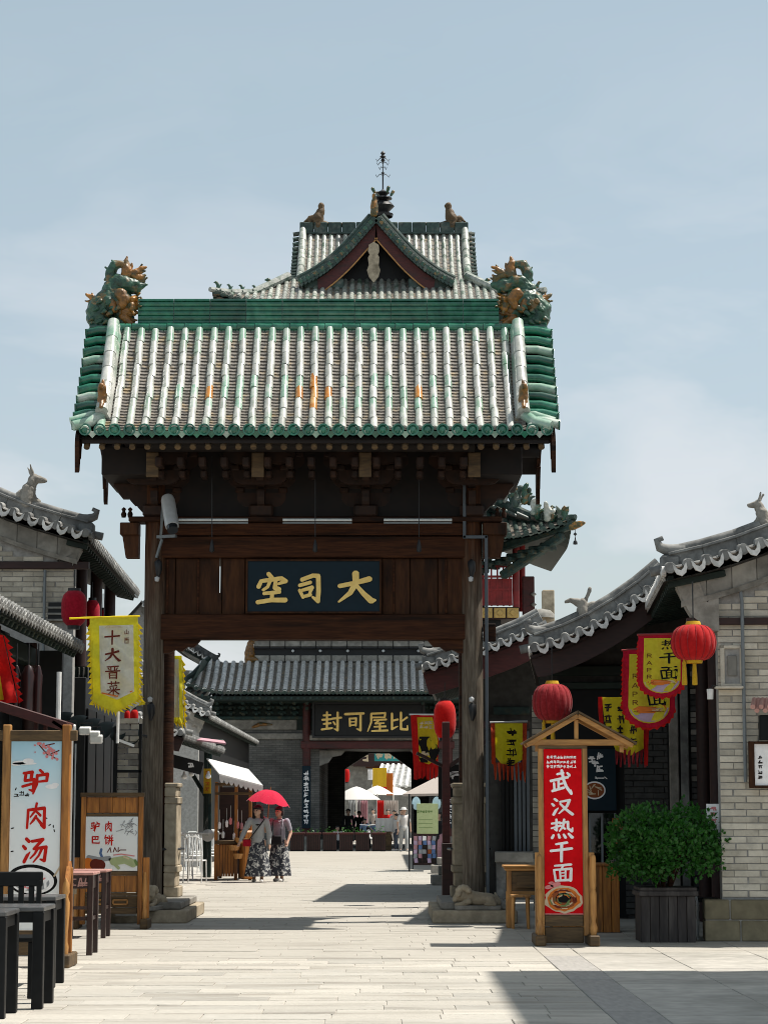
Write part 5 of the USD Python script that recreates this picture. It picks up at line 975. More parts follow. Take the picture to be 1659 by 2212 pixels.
    if barge == 'slab':
        k = 6; ub = np.linspace(.22, sl.T, k * 2 + 1)
        for j in range(k * 2):
            a, b = sl.at(0, ub[j]), sl.at(0, ub[j + 1]); pg = Polygon([(a[0] + .004 * sd, a[2] - .075), (b[0] - .004 * sd, b[2] - .075), (b[0] - .004 * sd, b[2] - .36), (a[0] + .004 * sd, a[2] - .36)]); put(t, 'barge_slab', MB().prism(pg.buffer(0), .05, front((0, .0 + .02, 0))), 'slab_stone')
            pg = Polygon([(a[0], a[2] - .362), (b[0], b[2] - .362), (b[0], b[2] - .43), (a[0], a[2] - .43)]); put(t, 'barge_moulding', MB().prism(pg.buffer(0), .075, front((0, .03, 0))), 'carved_stone')
        e0 = sl.at(0, .22); x0, z0 = e0[0], e0[2] - .075; wx = wall_x
        pts = [(x0, z0), (x0 - sd * .10, z0 - .02), (x0 + sd * .0, z0 - .22), (x0 + sd * .06, z0 - .36), (x0 + sd * .12, z0 - .46), (x0 + sd * .2, z0 - .52), (x0 + sd * .22, z0 - .62), (wx + sd * .02, z0 - .64), (wx + sd * .02, z0 - .2), (x0 + sd * .3, z0 - .30), (x0 + .2 * sd, z0 - .02)]
        put(t, 'corbelled_end', MB().prism(Polygon(pts).buffer(0), .34, front((0, .30, 0))), 'carved_stone')
    else:
        low = [(x, z - board_h) for x, z in top]; low[0] = (low[0][0] + sd * .10, low[0][1] + .05)
        put(t, 'barge_board', MB().prism(Polygon(top + low[::-1]).buffer(0), .05, front((0, verge_y + .08, 0))), board_mat)
    # walls
    wl = lambda x: float(np.interp(min(abs(x - ex), 2 * R - abs(x - ex)), [p[0] for p in [(abs(q[0] - ex), q[1]) for q in top]], [q[1] for q in top])) - .06
    xf = ex + sd * (2 * R - abs(wall_x - ex)); xs = np.linspace(wall_x, xf, 15); pg = Polygon([(wall_x, 0)] + [(x, wl(x)) for x in xs] + [(xf, 0)]).buffer(0); y0 = .06 + gable_in
    put(t, 'gable_wall', MB().prism(pg, .3, front((0, y0 + .3, 0))), 'mortar' if wall_mat else 'dark_brick')
    wq = wall_x + sd * street_in; x1 = wq + sd * .25; m = MB(); m.span((min(wq, x1), y0 + .31, 0), (max(wq, x1), depth + verge_y - .3, ez + .15)); put(t, 'street_wall', m, 'black_shade_board')  # near-black colour holds the shade under the street eave
    if street_in:
        for yy in np.arange(2.4, depth - .5, 2.4): m = MB().tube([(wall_x + sd * .15, yy, 0), (wall_x + sd * .15, yy, ez + .1)], .10, 12); put(t, 'porch_post', m, 'brown_paint', smooth=40)
    # soffit rafters under the street eave
    nr = int(depth / .3)
    for i in range(nr):
        yy = verge_y + .2 + i * (depth - .4) / max(1, nr - 1); a = V(ex + sd * .06, yy, ez - .13); b = V(wall_x + sd * .1, yy, ez - .13 + (abs(wall_x - ex)) * curve[1][1] / curve[1][0]); m = MB(); m.beam(a, b, .07, .08, bev=.01); put(rf, 'rafter', m, 'green_paint')
    m = MB(); m.span((min(ex + sd * .05, ex + sd * .12), verge_y + .1, ez - .1), (max(ex + sd * .05, ex + sd * .12), verge_y + depth - .1, ez - .03)); put(rf, 'eave_board', m, 'green_paint')
    return t, sl, wl

def add_shops():
    mats = ['grey_brick', 'pale_brick', 'grey_brick']
    # ---- right, nearest
    Y = 26.7; ox = PX(1557, 1752, Y); e = P(1437, 1236, 26.45)
    t, sl, wl = shop('brick_shop', 'pale grey brick shop end at the right edge, above a stone plinth', (ox, Y, 0), -4.0, 1, (e[0] - ox, e[2]), 6.5, 0.0, [(0, 0), (.6, .13), (1.25, .34), (2.4, .95), (3.4, 1.8)], beast_at=[(1.26, .72, True)], cap_mat='white_tile', street_in=.6)
    bricks(t, 0.0, 1.2, .50, 5.6, .06, .30, .078, ['pale_brick', 'grey_brick', 'pale_brick'], 299, 5, top=lambda x: wl(x) - .32, rest_mat='pale_brick')
    bricks(t, 1.2, 6.2, .50, 6.2, .06, .30, .078, ['pale_brick'], 0, 6, top=lambda x: wl(x) - .32)
    r = random.Random(8); zz = 0.0
    for k, h in enumerate((.245, .235)):
        x = -.22
        for w in ((.30, 1.1, .9) if k else (.42, .8, .9)):
            m = MB(); m.span((x + .006, -.07, zz + .004), (x + w - .006, .3, zz + h - .004), .012); put(t, 'plinth_block', m, 'plinth_stone'); x += w
        zz += h
    m = MB(); m.span((-.20, -.055, .0), (1.9, .28, .475)); put(t, 'plinth_bed', m, 'mortar')
    z = PZ(1350, Y); m = MB(); m.span((-.36, -.02, z), (2.6, .09, z + .085), .006); put(t, 'wall_beam', m, 'brown_paint')
    # niche, pipe, small canopy, frame
    a, b = P(1557, 1483, Y) - V(ox, 0, 0), P(1606, 1394, Y) - V(ox, 0, 0); m = MB()
    for lo, hi in (((a[0], -.02, a[2]), (b[0], .05, a[2] + .03)), ((a[0], -.01, b[2] - .04), (b[0], .05, b[2])), ((a[0], -.01, a[2]), (a[0] + .05, .05, b[2])), ((b[0] - .05, -.01, a[2]), (b[0], .05, b[2]))): m.span(lo, hi, .006)
    v = put(t, 'wall_niche', m, 'pale_brick'); m = MB(); m.span((a[0] + .05, .02, a[2] + .03), (b[0] - .05, .045, b[2] - .04)); put(v, 'niche_back', m, 'mortar')
    m = MB(); m.box(((a[0] + b[0]) / 2, .01, (a[2] + b[2]) / 2), (.11, .03, .24), None, .01); put(v, 'niche_carving', m, 'slab_stone')
    m = MB(); m.span((a[0] - .07, -.10, a[2] - .03), (b[0] - .02, .06, a[2] - .002), .01); put(v, 'niche_ledge', m, 'pale_brick')
    xp = PX(1611, 1752, Y) - ox; m = MB().tube([(xp, -.03, PZ(1690, Y)), (xp, -.03, PZ(1300, Y)), (xp - .02, .0, PZ(1268, Y))], .022, 10); put(t, 'drain_pipe', m, 'grey_metal', smooth=40)
    # ---- right, second (red-brown gable board)
    Y = 31.4; ox = PX(1147, 1752, Y); e = P(1147, 1408, Y - .2)
    t2, sl2, wl2 = shop('boarded_shop', 'dark shop behind the red menu sign, roof edged with white-lipped tiles', (ox, Y, 0), -4.6, 1, (e[0] - ox, e[2]), 7.0, .12, [(0, 0), (.6, .19), (1.2, .5), (1.95, 1.06)], barge='board', gable_in=1.0, wall_mat=None, beast_at=[(.78, 1.0, False)], end_curl=True, board_h=.34)
    W = 1.06; Yw = Y + W
    def lx(u, y=Yw): return PX(u, 1752, y) - ox
    bricks(t2, lx(1137), lx(1166), .1, PZ(1505, Yw), W, .26, .08, ['grey_brick', 'carved_stone'], 90, 12)
    bricks(t2, lx(1478), lx(1560), .1, PZ(1400, Yw), W - .08, .28, .082, ['dark_brick', 'dark_brick', 'carved_stone'], 190, 13, rest_mat='dark_brick', proud=.03)
    bricks(t2, lx(1335), lx(1430), 0.05, PZ(1560, Yw), W, .28, .085, ['dark_brick'], 0, 14, rest_mat='dark_brick', proud=.03)
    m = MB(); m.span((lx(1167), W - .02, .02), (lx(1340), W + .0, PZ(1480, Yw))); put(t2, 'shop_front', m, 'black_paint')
    for u0, u1, mt in ((1432, 1452, 'carved_stone'), (1456, 1474, 'grey_tile')):
        m = MB(); m.span((lx(u0), W - .16, 0), (lx(u1), W - .02, PZ(1400, Yw)), .012); put(t2, 'porch_post', m, mt)
    w0 = PZ(1905, Yw); w1 = PZ(1757, Yw); m = MB()
    for u in (1258, 1284, 1312): m.span((lx(u), W - .06, w0), (lx(u) + .03, W - .02, w1))
    m.span((lx(1258), W - .062, w0 - .03), (lx(1316), W - .015, w0)); f = put(t2, 'window_frame', m, 'grey_metal'); m = MB(); m.span((lx(1258), W - .035, w0), (lx(1312), W - .03, w1)); put(f, 'pane', m, 'window_glass')
    m = MB(); m.span((lx(1308), W - .16, PZ(1840, Yw)), (lx(1330), W - .07, PZ(1768, Yw)), .008); put(t2, 'door_jamb', m, 'ember_wood')
    for v0, v1 in ((1440, 1462), (1475, 1490)):
        m = MB(); m.span((lx(1180), W - .1, PZ(v1, Yw)), (lx(1540), W - .02, PZ(v0, Yw)), .01); put(t2, 'porch_beam', m, 'green_paint')
    # ---- right, third
    Y = 39.0; ox = PX(915, 1752, Y); e = P(915, 1446, Y - .2)
    t3, sl3, wl3 = shop('far_right_shop', 'shop seen past the right gate post, with a maroon gable board', (ox, Y, 0), -2.6, 1, (e[0] - ox, e[2]), 9.0, 1.0, [(0, 0), (.8, .24), (1.6, .52), (2.1, .78)], barge='board', gable_in=.8, wall_mat=None, beast_at=[], board_mat='maroon_paint', board_h=.42)
    Yw = Y + .86
    def lx3(u): return PX(u, 1752, Yw) - ox
    m = MB(); m.span((lx3(1063), .3, .62), (lx3(1152), .86, .80), .015); put(t3, 'stone_sill', m, 'slab_stone'); m = MB(); m.span((lx3(1066), .42, 0), (lx3(1152), .86, .62), .01); put(t3, 'sill_wall', m, 'grey_tile')
    for k in range(7):
        u = 1078 + 9 * k; m = MB(); m.span((lx3(u), .80, .8), (lx3(u + 6.5), .85, PZ(1580, Yw)), .006); put(t3, 'door_plank', m, 'conduit' if k > 2 else 'black_paint')
    m = MB(); m.span((lx3(1062), .78, PZ(1545, Yw)), (lx3(1140), .84, PZ(1528, Yw)), .01); put(t3, 'painted_beam', m, 'blue_green')
    m = MB(); m.span((lx3(905), .55, PZ(1575, Yw)), (lx3(1140), .7, PZ(1560, Yw)), .01); put(t3, 'porch_beam', m, 'brown_paint')
    # ---- left, two storeys
    Y = 33.0; ox = PX(150, 1752, Y); e = P(195, 1160, Y - .25)
    t4, sl4, wl4 = shop('two_storey_shop', 'grey brick shop at upper left with a horned beast on its roof', (ox, Y, 0), 1.5, -1, (e[0] - ox, e[2]), 8.5, 0.0, [(0, 0), (.6, .16), (1.25, .37), (2.4, .95), (3.4, 1.8)], beast_at=[(1.02, 1.05, True)], cap_mat='white_tile', street_in=1.3, eave_ends='grey_tile')
    bricks(t4, -1.35, 0.0, PZ(1345, Y), 6.2, .06, .30, .075, mats, 120, 21, top=lambda x: wl4(x) - .32)
    bricks(t4, -6.0, -1.35, PZ(1345, Y) - 1, 7.4, .06, .30, .075, ['grey_brick'], 0, 22, top=lambda x: wl4(x) - .32)
    z = PZ(1229, Y); m = MB(); m.span((-2.6, -.02, z), (.22, .09, z + .105), .006); put(t4, 'wall_beam', m, 'brown_paint')
    xp = PX(88, 1752, Y) - ox; m = MB().tube([(xp, -.03, 0), (xp, -.03, PZ(1232, Y))], .022, 10); put(t4, 'drain_pipe', m, 'grey_metal', smooth=40)
    a, b = P(104, 1342, Y) - V(ox, 0, 0), P(140, 1302, Y) - V(ox, 0, 0); m = MB(); m.span((a[0], -.01, a[2]), (b[0], .046, b[2])); v = put(t4, 'wall_vent', m, 'black_shade_board'); m = MB()
    for k in range(3): m.span((a[0] - .02, -.03, a[2] + .09 * k), (b[0] + .02, .0, a[2] + .03 + .09 * k), .004)
    put(v, 'vent_bars', m, 'slab_stone')
    m = MB(); m.span((-1.25, .42, 0), (.16, 8.0, 3.45), .01); put(t4, 'ground_floor', m, 'black_shade_board')  # black colour stands in for the shade beneath the upper storey
    for k in range(6): m = MB(); m.span((.17, .5 + k * 1.25, .1), (.2, .5 + k * 1.25 + 1.1, 3.0), .01); put(t4, 'shop_door', m, 'black_paint')
    # ---- left, low front roof
    Y = 20.0; ox = -4.9; xe = PX(178, 1400, 30.7); ze = PZ(1398, 30.7)
    t5, sl5, wl5 = shop('porch_shop', 'low tiled shop porch along the left edge, in front of the two-storey shop', (ox, Y, 0), 0.0, -1, (xe - ox, ze), 10.9, -.1, [(0, 0), (.5, .24), (1.0, .52), (1.6, .9)], beast_at=[], rear=False, eave_ends='grey_tile')
    bricks(t5, -2.2, -.1, .1, 4.6, .06, .30, .078, ['grey_brick'], 0, 23, top=lambda x: wl5(x) - .32)
    m = MB(); m.span((-.35, 5.0, 0), (-.12, 10.5, 3.6)); put(t5, 'shop_front', m, 'black_paint')
    for yy in (4.2, 7.4, 10.3): m = MB().tube([(.18, yy, 0), (.18, yy, 3.72)], .09, 12); put(t5, 'porch_post', m, 'brown_paint', smooth=40)
    m = MB(); m.span((.08, 2, 3.42), (.26, 10.6, 3.66), .02); put(t5, 'porch_beam', m, 'green_paint')
    m = MB(); m.span((-3, 10.7, 0), (PX(128, 1752, 30.7) - ox, 10.85, 3.65)); put(t5, 'end_wall', m, 'black_shade_board')  # shade under the porch eave, painted as a black wall
    bricks(t5, PX(252, 1752, 30.7) - ox, PX(306, 1752, 30.7) - ox, .1, 2.75, 10.7, .28, .08, ['grey_brick', 'carved_stone'], 110, 31)
    # ---- left, beyond the gate
    t6, s6, w6 = shop('low_left_shop', 'low lit shop roof beyond the left gate post, above the white chairs', (-5.3, 44.0, 0), 0.0, -1, (PX(398, 1752, 44) + 5.3, PZ(1590, 44)), 11.0, .12, [(0, 0), (.6, .22), (1.2, .5), (2.2, 1.1)], barge='board', wall_mat=None, rear=False, eave_ends='grey_tile')
    m = MB(); m.span((-2.5, .2, 0), (.15, .4, 3.2)); put(t6, 'side_wall', m, 'grey_tile')
    t7, s7, w7 = shop('far_left_house', 'grey gabled house beyond the left gate post, with white eave tiles', (-6.6, 62.0, 0), 0.0, -1, (PX(452, 1752, 62) + 6.6, PZ(1548, 62)), 24.0, 1.55, [(0, 0), (.7, .34), (1.4, .78), (2.2, 1.4)], wall_mat='grey_brick', rear=True, eave_ends='grey_tile')
    t10, s10, w10 = shop('farthest_left_house', 'pale roofed house standing behind the left side of the tower', (-9.5, 94.0, 0), 0.0, -1, (PX(468, 1752, 94) + 9.5, PZ(1436, 94)), 12.0, .3, [(0, 0), (.9, .5), (1.8, 1.2), (3.2, 2.6)], wall_mat='grey_brick', rear=True)
    # ---- right, beyond
    t8, s8, w8 = shop('far_right_house', 'grey roofed house close to the tower on the right', (3.4, 60.0, 0), 0.0, 1, (-.7, 4.4), 20.0, 0.0, [(0, 0), (.7, .3), (1.4, .7), (2.6, 1.7)], wall_mat='grey_brick')
    # ---- added unseen roof on posts, placed and shaped to shade the foreground
    t9 = thing('tall_pavilion', 'tall open pavilion added unseen outside the picture on the right to shade the foreground', 'blocker', (9.65, 17.2, 0))
    m = MB(); m.box((2.7, -1.2, 13.93), (9.7, 14.6, .12)); m.add([[-2.15, -8.5, 14], [-2.15, 6.1, 14], [2.8, 6.1, 16.2], [2.8, -8.5, 16.2], [7.6, 6.1, 14], [7.6, -8.5, 14]], [[0, 1, 2, 3], [3, 2, 4, 5], [0, 3, 5, 5], [1, 4, 2, 2]]); put(t9, 'roof', m, 'grey_tile')
    for x in (-1.2, 2.8, 6.8):
        for y in (-8.0, -1.2, 5.6): m = MB().tube([(x, y, 0), (x, y, 13.9)], .2, 14); put(t9, 'column', m, 'maroon_paint', smooth=40)
    # ---- chimney behind the right roofs, and other pale block
    c = P(1184, 1322, 60); ch = thing('chimney', 'pale weathered chimney block behind the right-hand roofs', 'chimney', (c[0], 60, 0)); m = MB(); m.box((0, 0, PZ(1308, 60) - .4), (.32, .32, 1.6), None, .02); put(ch, 'stack', m, 'sand_stone'); m = MB(); m.lathe([(.34, 0), (.34, .1), (.24, .2), (.0, .25)], 12, (-.2, -.4, PZ(1330, 60) - .1)); put(ch, 'dome', m, 'slab_stone', smooth=True); m = MB(); m.box((0, 0, 2.4), (.5, .5, 4.8)); put(ch, 'shaft', m, 'grey_brick')
add_shops()
# ================================================================== signs, tables, lanterns, banners, plant
def add_left_signs():
    # tall donkey-soup sign
    Y = 22.4; s = thing('standing_sign', 'tall wooden standing sign with three red characters on sky blue, at the left edge', 'sign', (PX(78, 2070, Y), Y, 0)); W = dict(world=True)
    X = lambda u: PX(u, 1752, Y); Z = lambda v: PZ(v, Y)
    for u0, u1, top in ((4, 21, 1566), (133, 151, 1566)):
        m = MB(); m.span((X(u0), Y - .05, .06), (X(u1), Y + .05, Z(top)), .008); put(s, 'post', m, 'honey_wood' if u0 < 50 else 'ember_wood', **W)
    m = MB(); m.span((X(-10), Y - .045, Z(1601)), (X(165), Y + .03, Z(1578)), .008); put(s, 'top_rail', m, 'base_wood', **W)
    x0, x1, z0, z1 = X(22.5), X(131.5), Z(2010), Z(1602); m = MB(); m.span((x0, Y - .02, z0), (x1, Y + .01, z1)); p = put(s, 'sheet', m, 'sky_print', **W)
    m = MB(); m.span((X(22), Y - .04, Z(2035)), (X(132), Y + .04, Z(2011)), .008); put(s, 'bottom_rail', m, 'base_wood', **W)
    m = MB(); m.span((X(22), Y - .03, Z(2064)), (X(132), Y + .03, Z(2036))); put(s, 'foot_board', m, 'base_wood', **W)
    for k, u0, u1, v0, v1 in (('lv', 47, 107, 1663, 1717), ('rou', 53, 103, 1735, 1793), ('tang', 47, 104, 1808, 1866)):
        a, b = P(u0, v1, Y - .02), P(u1, v0, Y - .02); write(p, 'character', k, (a[0], Y - .0205, a[2]), b[2] - a[2], 'ink_red', .003, b[0] - a[0], k=1.12)
    r = random.Random(2); m = MB()
    for i in range(34):                                                  # printed blossom sprays
        cx = r.choice((86, 94, 112, 118, 105)) + r.uniform(-12, 12); cv = 1612 + (cx - 80) * .35 + r.uniform(-9, 16); a = P(cx, cv, Y - .02); m.prism(Point(0, 0).buffer(r.uniform(.007, .016), 3), .002, front((a[0], Y - .0202 - i * .0001, a[2])))
    put(p, 'blossom_print', m, 'ink_pink', **W)
    m = MB()
    for u0, v0, u1, v1 in ((82, 1606, 104, 1632), (100, 1625, 122, 1640), (96, 1612, 118, 1607), (110, 1630, 128, 1622)):
        a, b = P(u0, v0, Y), P(u1, v1, Y); m.prism(LineString([(a[0], a[2]), (b[0], b[2])]).buffer(.006), .0015, front((0, Y - .0201, 0)))
    put(p, 'branch_print', m, 'ink_brown', **W)
    m = MB()
    for u, v, w, h in ((45, 1648, 17, 4), (62, 1645, 12, 6), (36, 1652, 10, 3), (54, 1650, 26, 3), (112, 1700, 13, 5), (120, 1696, 8, 4)):
        a = P(u, v, Y); m.prism(affinity.scale(Point(0, 0).buffer(1, 6), w / 219, h / 219), .0012, front((a[0], Y - .0202 - .0014 * ((w + h) % 4), a[2])))
    put(p, 'cloud_print', m, 'ink_white', **W)
    m = MB()
    for i in range(3): a = P(31 + i * 11, 1724 - (i % 2) * 4, Y); m.prism(scrawl(.05, .045, 90 + i, 4, .16), .002, front((a[0], Y - .0203, a[2])))
    for u, v in ((35, 1705), (100, 1768), (108, 1783), (118, 1795), (28, 1790), (27, 1840), (124, 1640), (116, 1786)): a = P(u, v, Y); m.prism(affinity.rotate(affinity.scale(Point(0, 0).buffer(1, 4), .016, .006), u * 7), .002, front((a[0], Y - .0203, a[2])))
    put(p, 'small_marks', m, 'ink_dark', **W)
    c = P(70, 1902, Y)
    def ell(rx, rz, mat, off, dx=0, dz=0, rot=-4): m = MB().prism(affinity.rotate(affinity.scale(Point(0, 0).buffer(1, 16), rx, rz), rot), .0015, front((c[0] + dx, Y - .0203 - off, c[2] + dz))); put(p, 'bowl_print', m, mat, **W)
    ell(.245, .15, 'ink_black', .0); ell(.215, .125, 'ink_white', .0012, 0, -.006); ell(.18, .085, 'ink_grey', .0024, -.01, -.02); m = MB()
    for i in range(26):
        a = r.uniform(0, 6.28); d = math.sqrt(r.random()); m.prism(affinity.rotate(affinity.scale(Point(0, 0).buffer(1, 5), r.uniform(.02, .05), r.uniform(.008, .02)), r.uniform(0, 180)), .001, front((c[0] + .16 * d * math.cos(a), Y - .024 - i * .0001, c[2] - .015 + .075 * d * math.sin(a))))
    put(p, 'soup_print', m, 'ink_white', **W); m = MB()
    for i in range(14):
        a = r.uniform(0, 6.28); d = math.sqrt(r.random()); m.prism(affinity.rotate(affinity.scale(Point(0, 0).buffer(1, 5), r.uniform(.015, .03), r.uniform(.006, .012)), r.uniform(0, 180)), .001, front((c[0] + .13 * d * math.cos(a), Y - .0275 - i * .0001, c[2] - .02 + .06 * d * math.sin(a))))
    put(p, 'meat_print', m, 'ink_pink', **W)
    a, b = P(118, 1893, Y), P(134, 1868, Y); m = MB().prism(LineString([(a[0], a[2]), (b[0], b[2])]).buffer(.008), .002, front((0, Y - .0265, 0))); put(p, 'chopstick_print', m, 'ink_sand', **W)
    for sd, uu in ((-1, -6), (1, 152)):                                  # side stay with a turned finial on a foot block
        xx = X(uu); m = MB(); m.span((xx - .04, Y - .30, 0), (xx + .055, Y + .30, .13), .012); f = put(s, 'foot', m, 'base_wood', **W)
        m = MB().lathe([(.03, .13), (.036, .2), (.02, .26), (.036, .5), (.038, .62), (.02, .68), (.036, .72), (.03, .8), (.0, .86)], 12, (xx, Y - .2, 0)); put(f, 'turned_stay', m, 'honey_wood', smooth=50, **W)
        m = MB(); m.span((xx - .03, Y + .02, .13), (xx + .03, Y + .08, .95), .006); put(f, 'stay_board', m, 'ember_wood', **W)
        m = MB(); m.beam((xx, Y - .17, .75), (xx, Y + .03, .98), .04, .1); put(f, 'brace', m, 'ember_wood', **W)
    # the lower one behind the tables
    Y = 29.6; s = thing('menu_stand', 'amber wooden stand with a white printed sheet, left of the gate post', 'sign', (PX(243, 1980, Y), Y, 0)); X = lambda u: PX(u, 1752, Y); Z = lambda v: PZ(v, Y)
    for u0, u1 in ((176, 187), (300, 310)): m = MB(); m.span((X(u0), Y - .05, .05), (X(u1), Y + .05, Z(1716)), .006); put(s, 'post', m, 'ember_wood', **W)
    m = MB(); m.span((X(174), Y - .06, Z(1722)), (X(312), Y + .06, Z(1713)), .006); put(s, 'top_rail', m, 'base_wood', **W)
    us = np.linspace(187.5, 299.5, 5)
    for k in range(4):
        m = MB(); m.span((X(us[k]) + .002, Y - .02, Z(1757)), (X(us[k + 1]) - .002, Y + .02, Z(1723)), .004); put(s, 'board', m, 'ember_wood', **W)
        m = MB(); m.span((X(us[k]) + .002, Y - .02, Z(1928)), (X(us[k + 1]) - .002, Y + .02, Z(1892)), .004); put(s, 'board', m, 'ember_wood', **W)
    for v0, v1 in ((1758, 1764), (1883, 1891), (1929, 1936), (1962, 1975)): m = MB(); m.span((X(187.5), Y - .035, Z(v1)), (X(299.5), Y + .03, Z(v0)), .006); put(s, 'rail', m, 'base_wood', **W)
    m = MB(); m.span((X(187.5), Y - .01, Z(1961)), (X(299.5), Y + .02, Z(1937))); bp = put(s, 'base_panel', m, 'base_wood', **W)
    for u0, u1 in ((208, 240), (246, 280)):
        m = MB(); a, b = X(u0), X(u1); z0, z1 = Z(1956), Z(1943); m.span((a, Y - .03, z0), (b, Y - .0105, z0 + .02), .004); m.span((a, Y - .03, z1 - .02), (b, Y - .0105, z1), .004); m.span((a, Y - .03, z0), (a + .02, Y - .0105, z1), .004); m.span((b - .02, Y - .03, z0), (b, Y - .0105, z1), .004); put(bp, 'moulding', m, 'honey_rail', **W)
    m = MB(); m.span((X(184), Y - .04, Z(1882)), (X(299), Y - .022, Z(1765))); p = put(s, 'sheet', m, 'sky_print', **W)
    yy = Y - .0405
    for k, u0, u1, v0, v1 in (('lv', 196, 216, 1776, 1798), ('rou', 226, 243, 1775, 1798), ('ba', 196, 216, 1806, 1824), ('bing', 224, 245, 1804, 1827)):
        a, b = P(u0, v1, yy), P(u1, v0, yy); write(p, 'character', k, (a[0], yy, a[2]), b[2] - a[2], 'ink_red', .003, b[0] - a[0], k=1.15)
    def line(pts, w, mat, off=0): m = MB(); q = [P(u, v, yy) for u, v in pts]; m.prism(LineString([(a[0], a[2]) for a in q]).buffer(w), .002, front((0, yy - off, 0))); put(p, 'ink_print', m, mat, **W)
    r = random.Random(6)
    for i in range(16):
        u, v = r.uniform(258, 294), 1772 + r.uniform(0, 26); line([(u, v), (u + r.uniform(-9, 9), v + r.uniform(-5, 6)), (u + r.uniform(-12, 12), v + r.uniform(2, 12))], .004, 'ink_grey', i * .0002)
    line([(232, 1842), (238, 1832), (240, 1842)], .006, 'ink_brown'); line([(245, 1841), (248, 1832), (252, 1840)], .006, 'ink_brown', .0003); line([(256, 1832), (255, 1841), (260, 1837), (272, 1837)], .006, 'ink_brown', .0006); line([(246, 1848), (262, 1846), (290, 1850)], .007, 'ink_pink', .0009)
    line([(219, 1836), (217, 1844), (222, 1856)], .016, 'ink_blue', .001); line([(192, 1853), (214, 1858), (236, 1855)], .03, 'ink_grey', .0012); line([(190, 1866), (200, 1872)], .07, 'ink_orange', .0016); line([(206, 1868), (216, 1870)], .07, 'ink_brown', .0021); line([(238, 1858), (256, 1876)], .02, 'ink_leaf', .0012); line([(246, 1862), (270, 1858), (288, 1866)], .05, 'ink_leaf', .0025); line([(292, 1860), (296, 1868)], .018, 'ink_green', .003); line([(268, 1852), (278, 1856)], .01, 'ink_sand', .003)
    for sd, u in ((1, 318), (-1, 168)):
        xx = X(u); m = MB(); m.span((xx - .05, Y - .26, 0), (xx + .05, Y + .26, .13), .012); f = put(s, 'foot', m, 'base_wood', **W)
        m = MB(); m.span((xx - .04, Y - .03, .13), (xx + .04, Y + .05, Z(1853)), .006); put(f, 'stay_board', m, 'ember_wood', **W)
        m = MB().lathe([(.028, .13), (.034, .2), (.02, .27), (.034, .42), (.03, .6), (.014, .72)], 12, (xx, Y - .16, 0)); put(f, 'turned_stay', m, 'honey_wood', smooth=50, **W)
add_left_signs()

